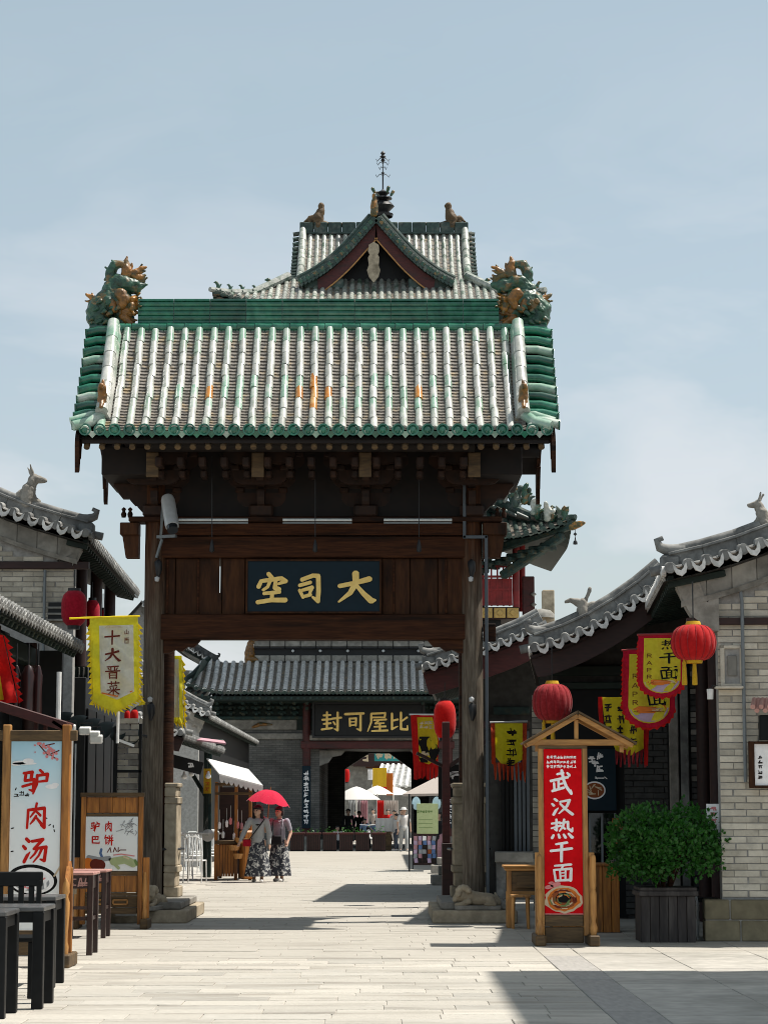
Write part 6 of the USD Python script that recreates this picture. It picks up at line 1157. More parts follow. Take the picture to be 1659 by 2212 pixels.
def add_right_sign():
    Y = 26.0; s = thing('roofed_sign', 'red upright menu sign with five white characters under a small wooden gable', 'sign', (PX(1215, 2030, Y), Y, 0)); W = dict(world=True)
    X = lambda u: PX(u, 1752, Y); Z = lambda v: PZ(v, Y)
    for u0, u1 in ((1163, 1174), (1258, 1269)): m = MB(); m.span((X(u0), Y - .04, .1), (X(u1), Y + .04, Z(1600)), .006); put(s, 'post', m, 'honey_wood', **W)
    m = MB(); m.span((X(1163), Y - .045, Z(1618)), (X(1269), Y + .02, Z(1611)), .004); put(s, 'frame_rail', m, 'base_wood', **W)
    m = MB(); m.span((X(1146), Y - .06, Z(1611)), (X(1352), Y + .06, Z(1598)), .006); put(s, 'tie_beam', m, 'honey_rail', **W)
    m = MB(); m.span((X(1242), Y - .035, Z(1597.5)), (X(1251), Y + .03, Z(1555)), .005); put(s, 'king_post', m, 'honey_wood', **W)
    for (u0, v0), (u1, v1) in (((1247, 1547), (1138, 1610)), ((1247, 1547), (1366, 1612))):
        a, b = P(u0, v0, Y), P(u1, v1, Y)
        for yy in (Y - .06, Y + .45): m = MB(); m.beam(V(a[0], yy, a[2]), V(b[0], yy, b[2]), .05, .055, bev=.006); put(s, 'rafter', m, 'honey_rail', **W)
        m = MB(); c = b - a; n = V(-c[2], 0, c[0]); n /= np.linalg.norm(n); n *= np.sign(n[2]); m.box((a + b) / 2 + V(0, .2, 0) + n * .04, (np.linalg.norm(c) + .05, .62, .022), np.stack([c / np.linalg.norm(c), V(0, 1, 0), np.cross(c / np.linalg.norm(c), V(0, 1, 0))], 1)); put(s, 'roof_board', m, 'base_wood', **W)
        m = MB(); k = a + (b - a) * .80; m.beam(V(k[0], Y, k[2] - .02), V(k[0], Y, k[2] - .14), .045, .04, up=(0, 1, 0)); put(s, 'drop_strut', m, 'honey_wood', **W)
    x0, x1, z0, z1 = X(1175), X(1257), Z(1974), Z(1619); m = MB(); m.span((x0, Y - .025, z0), (x1, Y + .01, z1)); p = put(s, 'sheet', m, 'scarlet_print', **W); yy = Y - .0255
    m = MB(); m.span((x0, Y - .03, z0 - .012), (x1, Y + .01, z0 - .001)); put(p, 'sheet_edge', m, 'ink_pink', **W)
    for k, u0, u1, v0, v1 in (('wu', 1187, 1236, 1664, 1718), ('han', 1190, 1238, 1723, 1763), ('re', 1188, 1239, 1770, 1814), ('gan', 1188, 1237, 1818, 1862), ('mian', 1192, 1239, 1866, 1907)):
        a, b = P(u0, v1, yy), P(u1, v0, yy); write(p, 'character', k, (a[0], yy, a[2]), b[2] - a[2], 'ink_white', .003, b[0] - a[0], k=1.1)
    m = MB()
    for row, v in enumerate((1640, 1650, 1660)):
        for i in range(9): a = P(1180.5 + i * 7.2, v, yy); m.prism(scrawl(.034, .036, 300 + row * 9 + i, 6, .17), .002, front((a[0], yy, a[2])))
    put(p, 'small_lines', m, 'ink_white', **W)
    c = P(1217, 1944, yy); r = random.Random(12)
    for rx, rz, mat, off in ((.215, .155, 'ink_sand', 0), (.19, .13, 'ink_orange', .0012), (.155, .105, 'ink_meat', .0022), (.085, .06, 'ink_black', .0032)):
        pts = [(rx * math.cos(a) * r.uniform(.92, 1.06), rz * math.sin(a) * r.uniform(.92, 1.06)) for a in np.linspace(0, 6.28, 26)[:-1]]; m = MB().prism(Polygon(pts).buffer(0), .001, front((c[0], yy - off, c[2] + (.02 if mat == 'ink_black' else 0)))); put(p, 'bowl_print', m, mat, **W)
    for mat, sd in (('ink_sand', 3), ('ink_brown', 5), ('ink_orange', 7), ('ink_green', 9)):
        r = random.Random(sd); m = MB()
        for i in range(14):
            a, d = r.uniform(0, 6.28), r.uniform(.4, 1); q = [(d * .16 * math.cos(a), d * .11 * math.sin(a)), (d * .16 * math.cos(a + .5), d * .11 * math.sin(a + .5))]; m.prism(LineString(q).buffer(r.uniform(.003, .009)), .001, front((c[0], yy - .0035 - sd * .0003 - i * .00002, c[2])))
        put(p, 'noodle_print', m, mat, **W)
    m = MB()
    for u, v, w in ((1186, 1917, .05), (1200, 1912, .06), (1190, 1908, .03)): a = P(u, v, yy); m.prism(affinity.rotate(affinity.scale(Point(0, 0).buffer(1, 6), w, w * .45), 12), .001, front((a[0], yy - .004, a[2])))
    put(p, 'flower_print', m, 'ink_pink', **W)
    m = MB(); m.span((X(1174.5), Y - .03, Z(2002)), (X(1257.5), Y + .03, Z(1978)), .006); put(s, 'lower_board', m, 'base_wood', **W); m = MB(); m.span((X(1174.5), Y - .04, .02), (X(1257.5), Y + .04, Z(2004)), .008); put(s, 'lower_board', m, 'base_wood', **W)
    for u0, u1, ui in ((1151, 1172, 1162), (1264, 1287, 1276)):
        xc = X((u0 + u1) / 2); m = MB(); m.span((xc - .06, Y - .34, 0), (xc + .06, Y + .34, .12), .014); f = put(s, 'foot', m, 'base_wood', **W)
        m = MB(); m.span((xc - .035, Y - .02, .12), (xc + .035, Y + .06, Z(1842)), .006); put(f, 'stay_board', m, 'honey_wood', **W)
        m = MB().lathe([(.03, .12), (.045, .2), (.022, .27), (.036, .34), (.036, .58), (.022, .62), (.034, .66), (.034, .98), (.026, 1.0), (.0, 1.02)], 12, (xc, Y - .22, 0)); put(f, 'turned_stay', m, 'honey_wood', smooth=50, **W)
        m = MB(); m.beam((xc, Y - .2, .82), (xc, Y + .0, .96), .035, .07); put(f, 'brace', m, 'honey_wood', **W)
add_right_sign()

def add_tables():
    def black_table(u1, vtop, vb, label, first=None):
        Y = GY(vb); x1 = PX(u1, 1752, Y)
        if first: return copy_of(first, (x1, Y, 0), 0, label)
        t = thing('black_table', label, 'table', (x1, Y, 0), group='black tables along the left edge'); h = .77
        m = MB(); m.span((-.70, 0, h - .035), (0, .62, h), .006); put(t, 'tabletop', m, 'lit_black_top')
        m = MB(); m.span((-.68, .02, h - .12), (-.02, .04, h - .036)); m.span((-.68, .58, h - .12), (-.02, .60, h - .036)); m.span((-.04, .02, h - .12), (-.02, .6, h - .036)); m.span((-.68, .02, h - .12), (-.66, .6, h - .036)); put(t, 'apron', m, 'black_paint')
        for x in (-.70, -.085):
            for y in (0, .535): m = MB(); m.span((x, y, 0), (x + .085, y + .085, h - .036), .006); put(t, 'leg', m, 'black_paint')
        return t
    b0 = black_table(99, 1960, 2182, 'black square table, the one whose whole front shows near the left edge')
    black_table(124, 1938, 2136, 'black square table standing farthest back, beside the tall left sign', b0)
    black_table(18, 1975, 2204, 'black square table nearest to us, cut off by the left edge', b0)
    Y = 18.6; c = thing('black_chair', 'black chair with a slatted back between the black tables', 'chair', (PX(22, 1752, Y), Y, 0)); m = MB(); hw = .19
    for x in (-hw, hw):
        for y, h in ((0, .45), (.38, .93)): m = MB(); m.span((x - .02, y - .02, 0), (x + .02, y + .02, h), .004); put(c, 'leg', m, 'black_paint')
    m = MB(); m.span((-.22, -.04, .452), (.22, .37, .49), .008); put(c, 'seat', m, 'black_paint')
    m = MB(); m.span((-.22, .365, .88), (.22, .40, 1.0), .008); m.span((-.19, .37, .62), (.19, .395, .66), .004); put(c, 'back_rail', m, 'black_paint')
    for k in range(4): m = MB(); m.span((-.15 + .085 * k, .372, .66), (-.125 + .085 * k + .02, .392, .88), .003); put(c, 'back_slat', m, 'black_paint')
    def rose_table(u1, vb, label, first=None, sc=None):
        Y = GY(vb); x1 = PX(u1, 1752, Y)
        if first: return copy_of(first, (x1, Y, 0), 0, label, sc=sc)
        t = thing('rosewood_table', label, 'table', (x1, Y, 0), group='dark red wooden tables beside the tall sign'); h = .86
        m = MB(); m.span((-.62, 0, h - .03), (0, .55, h), .008); put(t, 'tabletop', m, 'rose_top')
        m = MB(); m.span((-.59, .03, h - .17), (-.03, .055, h - .031), .004); a = put(t, 'apron', m, 'rose_wood'); m = MB(); m.span((-.055, .03, h - .17), (-.03, .52, h - .031), .004); put(t, 'apron', m, 'rose_wood')
        m = MB()
        for k in range(4): m.prism(scrawl(.11, .1, 60 + k, 6, .12), .006, front((-.56 + .13 * k, .03, h - .155)))
        put(a, 'carving', m, 'rose_top')
        for x in (-.60, -.07):
            for y in (.02, .47): m = MB(); m.span((x, y, 0), (x + .06, y + .06, h - .031), .006); put(t, 'leg', m, 'rose_wood')
        m = MB(); m.span((-.56, .04, .36), (-.06, .07, .40)); m.span((-.06, .06, .36), (-.03, .48, .40)); put(t, 'stretcher', m, 'rose_wood'); return t
    r0 = rose_table(205, 2066, 'dark red wooden table with a carved apron, right behind the tall sign'); rose_table(233, 2028, 'dark red wooden table farther back, in front of the amber menu stand', r0, (.95, 1, .93))
    # right: little side table and cabinet
    Y = 29.8; t = thing('side_table', 'honey coloured wooden side table left of the red menu sign', 'table', (PX(1126, 1985, Y), Y, 0)); h = .80; w = .21
    m = MB(); m.span((-w - .03, -.18, h - .03), (w + .3, .2, h), .008); m.span((-w, -.16, h - .07), (w + .27, .18, h - .035), .006); put(t, 'tabletop', m, 'honey_rail')
    m = MB(); m.span((-w + .02, -.14, h - .34), (w + .25, .16, h - .075), .004); b = put(t, 'box', m, 'base_wood')
    for x in (-w + .02, w + .19):
        m = MB(); m.span((x, -.155, 0), (x + .06, -.1, h - .07), .006); put(t, 'leg', m, 'honey_wood'); m = MB(); m.span((x, .1, 0), (x + .06, .16, h - .07), .006); put(t, 'leg', m, 'honey_wood')
    m = MB(); m.span((-w + .08, -.16, h - .38), (w + .19, -.14, h - .33), .004); put(t, 'rail', m, 'honey_rail'); m = MB(); m.span((-w + .14, -.16, h - .29), (w + .15, -.141, h - .13), .006); put(b, 'drawer', m, 'base_wood')
    st = thing('wooden_stool', 'small honey wood stool tucked under the side table', 'stool', (PX(1122, 1985, 29.75), 29.5, 0)); m = MB(); m.span((-.13, -.11, .40), (.13, .11, .435), .008); put(st, 'seat', m, 'honey_wood')
    for x in (-.1, .1):
        for y in (-.08, .08): m = MB().tube([(x, y, 0), (x * .9, y * .9, .4)], [.016, .024], 8); put(st, 'leg', m, 'honey_wood', smooth=40)
    Y = 28.6; c = thing('plank_cabinet', 'orange plank cabinet behind the red menu sign, left of the planter', 'cabinet', (PX(1340, 2008, Y), Y, 0)); h = PZ(1866, Y)
    for k in range(8): m = MB(); m.span((-.105 * (k + 1) + .003, -.006 * (k % 2), 0), (-.105 * k - .003, .03, h - .03), .006); put(c, 'plank', m, 'ember_wood')
    m = MB(); m.span((-.86, -.03, h - .03), (.02, .5, h), .006); put(c, 'cabinet_top', m, 'ember_wood'); m = MB(); m.span((-.84, .03, 0), (-.0, .48, h - .031)); put(c, 'carcass', m, 'base_wood')
    # dark post beside the gate
    Y = 36.0; p = thing('maroon_post', 'dark maroon wooden post with a box foot inside the right gate post', 'post', (PX(970, 1945, Y), Y, 0))
    m = MB(); m.span((-.11, -.1, 0), (.11, .12, PZ(1822, Y)), .01); put(p, 'box_foot', m, 'brown_paint'); m = MB(); m.span((-.10, -.04, PZ(1822, Y)), (.02, .08, PZ(1560, Y)), .008); put(p, 'shaft', m, 'maroon_paint'); m = MB(); m.beam((.02, 0, PZ(1655, Y)), (.62, -.1, PZ(1600, Y)), .05, .06); put(p, 'arm', m, 'brown_paint')
    m = MB(); m.beam((-.1, 0, PZ(1655, Y)), (-.5, -.1, PZ(1628, Y)), .04, .05); put(p, 'arm', m, 'brown_paint')
add_tables()

def add_planter():
    Y = 26.75; cx = PX(1438, 2028, Y); t = thing('planter', 'dark plank planter box against the brick shop end', 'planter', (cx, Y, 0)); hw = .315; h = PZ(1935, Y)
    for k in range(6): m = MB(); a = -hw + 2 * hw * k / 6; m.span((a + .002, -.30 - .004 * (k % 2), .0), (a + 2 * hw / 6 - .002, -.27, h), .005); put(t, 'plank', m, 'planter_wood')
    for x in (-hw, hw - .03): m = MB(); m.span((x, -.268, 0), (x + .03, .32, h), .005); put(t, 'side_board', m, 'planter_wood')
    m = MB(); m.span((-hw, .29, 0), (hw, .32, h)); put(t, 'back_board', m, 'planter_wood')
    m = MB(); m.span((-hw - .03, -.33, h), (hw + .03, .34, h + .06), .008); r = put(t, 'rim', m, 'planter_wood'); m = MB(); m.span((-hw - .015, -.32, h + .061), (hw + .015, .33, h + .10), .006); put(r, 'rim_step', m, 'planter_wood')
    s = thing('round_shrub', 'dense round green shrub filling the plank planter', 'shrub', (cx, Y, 0)); z0 = h + .1
    rnd = random.Random(9); m = MB()
    for i in range(7): a = i * .9; m.tube([(.05 * math.cos(a), .05 * math.sin(a), z0 - .05), (.2 * math.cos(a), .2 * math.sin(a), z0 + .3), (.42 * math.cos(a), .4 * math.sin(a), z0 + .62)], [.018, .013, .006], 6)
    put(s, 'stem', m, 'old_wood')
    c0 = V(0, 0, PZ(1832, Y) - .0); rx, rz = .655, .43; lv, lf = [], []; n = 0
    clumps = []
    for i in range(150):
        d = V(*[rnd.gauss(0, 1) for _ in range(3)]); d /= np.linalg.norm(d)
        if d[2] < -.8: continue
        k = rnd.uniform(.72, 1.02) * (1 + .09 * math.sin(5 * d[0] + 2) * math.cos(4 * d[2])); clumps.append((c0 + V(d[0] * rx, d[1] * rx * .85, d[2] * rz + .02) * k, rnd.uniform(.09, .15)))
    for i in range(50): clumps.append((c0 + V(rnd.uniform(-.4, .4), rnd.uniform(-.35, .35), rnd.uniform(-.28, .25)), .16))
    for C, R in clumps:
        for j in range(34):
            d = V(*[rnd.gauss(0, 1) for _ in range(3)]); d /= np.linalg.norm(d); p = C + d * R * rnd.uniform(.5, 1.05)
            ax = d + V(rnd.uniform(-.8, .8), rnd.uniform(-.8, .8), rnd.uniform(-.2, .9)); ax /= np.linalg.norm(ax); sd = np.cross(ax, V(rnd.uniform(-1, 1), rnd.uniform(-1, 1), rnd.uniform(-1, 1))); sd /= np.linalg.norm(sd); L, w = rnd.uniform(.045, .075), rnd.uniform(.017, .028); up = np.cross(ax, sd) * .007
            lv += [p, p + ax * L * .5 + sd * w + up, p + ax * L, p + ax * L * .5 - sd * w + up, p + ax * L * .5]; lf += [[n, n + 1, n + 4], [n + 1, n + 2, n + 4], [n + 2, n + 3, n + 4], [n + 3, n, n + 4]]; n += 5
    m = MB().add(np.array(lv), np.array(lf)); put(s, 'foliage', m, 'leaf')
    # board leaning behind, white tap
    b = thing('paper_notice', 'pink and white printed paper hanging behind the shrub at the brick corner', 'notice', P(1541, 1780, 26.95)); m = MB(); m.box((0, 0, 0), (.16, .012, .46), None); put(b, 'sheet', m, 'ink_white'); m = MB()
    for i in range(6): m.prism(scrawl(.08, .055, 500 + i, 6, .2), .002, front((-.04, -.0062, .15 - i * .07)))
    put(b, 'print', m, 'ink_pink')
    d = thing('dark_bench', 'black low bench frame between the planter and the stone plinth', 'bench', (PX(1512, 2020, 27.4), 27.5, 0)); m = MB(); m.span((-.3, -.15, .42), (.22, .15, .47), .006); put(d, 'seat', m, 'black_paint')
    for x in (-.28, .16): m = MB(); m.span((x, -.14, 0), (x + .06, .14, .42), .006); put(d, 'leg', m, 'black_paint')
    d = thing('water_tap', 'pale bent pipe with a tap beside the planter', 'tap', (PX(1506, 1990, 27.0), 27.1, 0)); m = MB().tube([(.02, 0, .0), (.02, 0, .42), (.0, -.03, .5), (-.03, -.05, .44), (-.05, -.06, .36)], .016, 8); put(d, 'pipe', m, 'pale_metal', smooth=40); m = MB().lathe([(.0, 0), (.03, .01), (.03, .03), (.0, .04)], 8, (.0, -.03, .5)); put(d, 'handle', m, 'pale_metal')
add_planter()

def pumpkin(name, label, u, v0, v1, uw, Y, mat='red_silk', tassel=True, first=None, group='round red lanterns under the right-hand eaves', drop=.5):
    c = P(u, (v0 + v1) / 2, Y); R = uw / 2 / (F / Y); H = (v1 - v0) / (F / Y)
    t = thing(name, label, 'lantern', c, group=group); n = 48; ribs = 16
    def fn(a, b):
        ph = (b - .5) * math.pi * .90; th = a * 2 * math.pi; bul = 1 - .06 * np.abs(np.cos(th * ribs / 2)) ** 6
        rr = R * np.cos(ph) ** .55 * bul; return rr * np.cos(th), rr * np.sin(th), H / 2 * np.sin(ph)
    m = MB().grid(fn, n * 2 + 1, 17); body = put(t, 'silk_body', m, mat, smooth=True)
    m = MB().lathe([(R * .36, -.03), (R * .4, -.01), (R * .4, .02), (R * .3, .03)], 20, (0, 0, -H / 2)); m.lathe([(R * .30, -.02), (R * .36, .0), (R * .30, .04), (.0, .04)], 20, (0, 0, H / 2)); put(t, 'gold_collar', m, 'tassel_gold', smooth=50)
    m = MB()
    for k in range(ribs): th = (k + .0) * 2 * math.pi / ribs; m.tube([(R * 1.0 * math.cos(p) ** .55 * math.cos(th), R * 1.0 * math.cos(p) ** .55 * math.sin(th), H / 2 * math.sin(p)) for p in np.linspace(-1.35, 1.35, 9)], .004, 5)
    put(body, 'rib', m, 'dull_silk')
    m = MB().tube([(0, 0, H / 2), (0, 0, H / 2 + drop)], .008, 6); put(t, 'hook', m, 'black_metal')
    if tassel:
        for dx in (0, -R * .45):
            m = MB().lathe([(.028, -.28), (.032, -.26), (.026, -.1), (.02, -.05), (.026, -.03), (.012, .0), (.005, .08)], 10, (dx, -.05, -H / 2)); put(t, 'tassel', m, 'tassel_gold', smooth=50)
    return t
def barrel(label, u, v0, v1, uw, Y, name='barrel_lantern', group='red barrel lanterns', mat='wine_silk'):
    c = P(u, (v0 + v1) / 2, Y); R = uw / 2 / (F / Y); H = (v1 - v0) / (F / Y); t = thing(name, label, 'lantern', c, group=group)
    prof = [(R * .5, -H / 2)] + [(R * ((1 - (2 * abs(z)) ** 3.2 * .72) ** .5 - .02 * (i % 2)), z * H) for i, z in enumerate(np.linspace(-.5, .5, 17))] + [(R * .45, H / 2)]
    m = MB().lathe(prof, 26); put(t, 'silk_body', m, mat, smooth=60); m = MB().lathe([(R * .5, H / 2 - .01), (R * .5, H / 2 + .04), (0, H / 2 + .04)], 18); m.lathe([(0, -H / 2 - .05), (R * .48, -H / 2 - .05), (R * .5, -H / 2)], 18); put(t, 'cap', m, 'black_metal', smooth=40)
    m = MB().tube([(0, 0, H / 2), (0, 0, H / 2 + .3)], .008, 6); put(t, 'hook', m, 'black_metal'); return t
def add_lanterns():
    pumpkin('round_lantern', 'bright red round lantern with gold tassels at the corner of the brick shop', 1498, 1350, 1428, 98, 26.0)
    pumpkin('round_lantern', 'faded red round lantern hanging above the roofed red sign', 1193, 1478, 1558, 86, 30.4, 'dull_silk')
    barrel('large red barrel lantern under the upper left eave, nearest of three', 160, 1277, 1352, 56, 31.6, group='barrel lanterns under the upper left eave')
    barrel('smaller red barrel lantern, the middle one under the upper left eave', 199, 1297, 1356, 34, 36.5, group='barrel lanterns under the upper left eave')
    barrel('smallest red barrel lantern, farthest under the upper left eave', 222, 1318, 1358, 26, 41.0, group='barrel lanterns under the upper left eave')
    barrel('red barrel lantern inside the gate, left of the right post', 961, 1515, 1594, 48, 37.0, mat='scarlet_cloth', group='barrel lanterns beyond the gate')
    barrel('small red lantern below the yellow banner, right one of a pair', 290, 1534, 1562, 18, 33.0, mat='scarlet_cloth', group='pair of small lanterns below the yellow banner')
    barrel('small red lantern below the yellow banner, left one of a pair', 275, 1536, 1560, 13, 35.0, mat='scarlet_cloth', group='pair of small lanterns below the yellow banner')
add_lanterns()

def sheet(pts_uv, Y, wave=.02, seed=0, th=.004, n=(14, 22), lean=0.0):
    """A hanging cloth from a picture outline at depth Y: vertical folds, real thickness."""
    q = [P(u, v, Y) for u, v in pts_uv]; pg = Polygon([(a[0], a[2]) for a in q]).buffer(0); return pg
def hang(pg, Y, mb=None, amp=.02, k=2.2, ph=0.0, th=.004, dens=.05, off=0.0, ref=None):
    """Turns an outline (x, z) into a rippling cloth of its own thickness."""
    x0, z0, x1, z1 = pg.bounds; mb = mb or MB(); fine_ = z1 - z0 > .3
    t = trimesh.util.concatenate([trimesh.creation.extrude_polygon(g.segmentize(dens), th, engine='earcut') for g in getattr(pg, 'geoms', [pg]) if g.area > 1e-7])
    t = t.subdivide_to_size(max(dens * 1.6, (z1 - z0) / 14)) if fine_ else t
    x0, z0, x1, z1 = ref or pg.bounds
    v = np.array(t.vertices); x, z, d = v[:, 0], v[:, 1], v[:, 2]; s = (z1 - z) / max(z1 - z0, 1e-6)
    y = Y - d - off + amp * s * np.sin((x - x0) * k * 2 * math.pi / max(x1 - x0, .1) + ph + 1.3 * s) + amp * .5 * np.sin(z * 9 + ph) + amp * .4 * np.sin(15 * x + 21 * z)
    return mb.add(np.stack([x, y, z], 1), t.faces)
def add_banner(name, label, Y, outline, body_mat, rim=None, rim_mat=None, fringe=None, fringe_mat=None, rod=None, marks=None, cat='banner', group=None, amp=.02, inner=None, inner_mat=None):
    q = lambda pts: sheet(pts, Y); pg = q(outline); t = thing(name, label, cat, (pg.centroid.x, Y, pg.bounds[3]), group=group); W = dict(world=True)
    b = put(t, 'cloth', hang(pg, Y, amp=amp), body_mat, smooth=50, **W)
    for r_ in (rim or []): put(t, 'border', hang(sheet(r_, Y), Y, amp=amp, off=.0045, ref=pg.bounds), rim_mat, smooth=50, **W)
    if inner: put(b, 'panel', hang(sheet(inner, Y), Y, amp=amp, off=.004, ref=pg.bounds), inner_mat, smooth=50, **W)
    if fringe:
        m = MB()
        for pts in fringe: hang(sheet(pts, Y), Y, m, amp=amp, off=-.0045, ref=pg.bounds)
        put(t, 'fringe', m, fringe_mat, smooth=50, **W)
    if rod: m = MB().tube([P(*rod[0], Y), P(*rod[1], Y)], .013, 8); put(t, 'rod', m, rod[2] if len(rod) > 2 else 'pale_metal', smooth=40, **W)
    for key, u0, u1, v0, v1, mat in (marks or []):
        a, c = P(u0, v1, Y), P(u1, v0, Y); w, h = c[0] - a[0], c[2] - a[2]
        if isinstance(key, str): g = affinity.translate(affinity.scale(strokes(B[key], .95), w / 100, h / 100, origin=(0, 0)), a[0], a[2])
        elif isinstance(key, int): g = affinity.translate(scrawl(w, h, key, 7, .13), a[0], a[2])
        else: g = sheet(key, Y)
        m = MB(); x0, z0, x1, z1 = pg.bounds
        tm_ = trimesh.util.concatenate([trimesh.creation.extrude_polygon(k_, .003, engine='earcut') for k_ in getattr(g, 'geoms', [g]) if k_.area > 1e-7]); v = np.array(tm_.vertices); s = (z1 - v[:, 1]) / (z1 - z0)
        y = Y - v[:, 2] - .0085 + amp * s * np.sin((v[:, 0] - x0) * 2.2 * 2 * math.pi / (x1 - x0) + 1.3 * s) + amp * .5 * np.sin(v[:, 1] * 9) + amp * .4 * np.sin(15 * v[:, 0] + 21 * v[:, 1])
        put(b, 'printing', MB().add(np.stack([v[:, 0], y, v[:, 1]], 1), tm_.faces), mat, **W)
    return t
def ruffle(u0, v0, u1, v1, n, depth, side, seed=0):
    """Pointed flame edge from (u0, v0) to (u1, v1), depth pixels out on the given side."""
    r = random.Random(seed); out = []; d = V(u1 - u0, v1 - v0); L = np.linalg.norm(d); d /= L; nrm = V(d[1], -d[0]) * side; pts = []
    for i in range(n):
        a = V(u0, v0) + d * L * i / n; b = V(u0, v0) + d * L * (i + 1.35) / n; tip = (a + b) / 2 + nrm * depth * r.uniform(.7, 1.2) + d * depth * .55; out.append([tuple(a), tuple(b), tuple(tip)])
    return out
def add_banners():
    r = random.Random(5)
    fr = ruffle(196, 1345, 202, 1520, 15, 11, -1, 1) + ruffle(297, 1345, 298, 1508, 14, 10, 1, 2) + ruffle(200, 1512, 250, 1536, 7, 16, -1, 3) + ruffle(250, 1536, 299, 1506, 7, 17, -1, 4)
    add_banner('yellow_banner', 'yellow fringed banner with four red-brown characters on a cream panel, beside the left gate post', 28.8, [(194, 1333), (298, 1333), (300, 1510), (250, 1541), (200, 1516)], 'lemon_cloth', fringe=fr, fringe_mat='yellow_cloth', rod=((150, 1336), (302, 1331), 'yellow_cloth'),
        inner=[(214, 1352), (288, 1350), (290, 1494), (253, 1512), (218, 1498)], inner_mat='cream_cloth', marks=[('shi', 225, 260, 1362, 1393, 'ink_brown'), ('da', 226, 262, 1401, 1430, 'ink_brown'), ('jin', 227, 261, 1437, 1467, 'ink_brown'), ('cai', 230, 260, 1472, 1502, 'ink_brown'), ('shan', 268, 279, 1360, 1371, 'ink_brown'), ('xi', 268, 279, 1377, 1391, 'ink_brown'), ([(220, 1496), (253, 1503), (286, 1492), (286, 1494.5), (253, 1506), (220, 1499)], 0, 0, 0, 0, 'ink_orange'), (77, 226, 272, 1352, 1357, 'ink_sand')], amp=.015)
    p = thing('flag_pole', 'white pole of the yellow fringed banner', 'pole', (PX(253, 1600, 28.9), 28.95, 0)); m = MB().tube([(0, 0, PZ(1606, 28.95)), (0, 0, PZ(1335, 28.95))], .02, 8); put(p, 'shaft', m, 'white_paint', smooth=40)
    p = thing('flag_pole', 'white pole standing beside the low porch eave on the left', 'pole', (PX(125, 1600, 25.5), 25.5, 0)); m = MB().tube([(0, 0, PZ(1575, 25.5)), (0, 0, PZ(1452, 25.5))], .028, 8); put(p, 'shaft', m, 'white_paint', smooth=40)
    fr = ruffle(292, 1395, 299, 1520, 9, 13, 1, 5)
    add_banner('pale_banner', 'second yellow banner half hidden behind the first, left of the gate post', 30.6, [(268, 1352), (302, 1352), (304, 1520), (284, 1534), (268, 1526)], 'cream_cloth', fringe=fr, fringe_mat='yellow_cloth', amp=.02)
    fr = ruffle(393, 1425, 398, 1560, 11, 7, 1, 6) + ruffle(374, 1558, 398, 1562, 4, 15, -1, 7)
    add_banner('narrow_banner', 'narrow pale yellow banner seen edge-on just inside the left gate post', 36.5, [(366, 1417), (393, 1417), (396, 1562), (366, 1562)], 'lemon_cloth', fringe=fr, fringe_mat='yellow_cloth', inner=[(366, 1424), (386, 1424), (388, 1550), (366, 1550)], inner_mat='cream_cloth', amp=.025)
    fr = ruffle(8, 1372, 40, 1515, 10, 12, 1, 8)
    add_banner('red_banner', 'red flame-edged flag with a yellow field, cut off by the left edge', 23.6, [(-40, 1372), (6, 1372), (38, 1518), (-40, 1522)], 'scarlet_cloth', fringe=fr, fringe_mat='scarlet_cloth', inner=[(-40, 1400), (-6, 1430), (9, 1512), (-40, 1518)], inner_mat='yellow_cloth', amp=.02)
    # rounded noodle banners
    def noodle(label, Y, u0, v0, w, h, seed):
        def R(x, y): return (u0 + x * w, v0 + y * h)
        arc = [R(.5 + .5 * math.cos(a), .72 + .28 * math.sin(a)) for a in np.linspace(0, math.pi, 13)]; ain = [R(.5 + .40 * math.cos(a), .72 + .22 * math.sin(a)) for a in np.linspace(0, math.pi, 13)]; bow = [R(.5 + .38 * math.cos(a), .72 + .205 * math.sin(a)) for a in np.linspace(.1, math.pi - .1, 11)]
        out = [R(0, 0), R(1, 0)] + arc; inn = [R(.12, .05), R(.90, .05)] + ain
        fr = ruffle(*R(0, .08), *R(0, .75), 11, w * .05, -1, seed) + [f for i in range(12) for f in ruffle(*arc[i], *arc[i + 1], 1, w * .06, 1, seed + i)]
        mk = [('re', *[R(.48, 0)[0], R(.84, 0)[0]], R(0, .08)[1], R(0, .24)[1], 'ink_black'), ('gan', R(.44, 0)[0], R(.86, 0)[0], R(0, .28)[1], R(0, .46)[1], 'ink_black'), ('mian', R(.44, 0)[0], R(.86, 0)[0], R(0, .50)[1], R(0, .72)[1], 'ink_black'),
              (bow + [R(.12, .76)], 0, 0, 0, 0, 'ink_lilac')] + [(k, R(.16, 0)[0], R(.30, 0)[0], R(0, y)[1], R(0, y + .07)[1], 'ink_brown') for k, y in (('R', .30), ('A', .42), ('P', .53), ('R', .64))] + [([R(.18, .76), R(.3, .72), R(.6, .73), R(.8, .70), R(.84, .76), R(.6, .81), R(.3, .81)], 0, 0, 0, 0, 'ink_orange'), (seed * 3, R(.2, 0)[0], R(.8, 0)[0], R(0, .74)[1], R(0, .80)[1], 'ink_meat'), (seed * 5, R(.3, 0)[0], R(.78, 0)[0], R(0, .73)[1], R(0, .79)[1], 'ink_sand')]
        return add_banner('noodle_banner', label, Y, out, 'crimson_cloth', fringe=fr, fringe_mat='scarlet_cloth', rod=(R(-.03, .0), R(1.1, -.03), 'red_paint'), inner=inn, inner_mat='lemon_cloth', marks=mk, amp=.018, group='round-ended yellow and red noodle banners')
    noodle('upper round-ended yellow noodle banner with a red rim, partly behind the round lantern', 27.0, 1379, 1372, 101, 134, 21); noodle('lower round-ended yellow noodle banner with a red rim, hanging left of its twin', 27.6, 1346, 1405, 112, 168, 31)
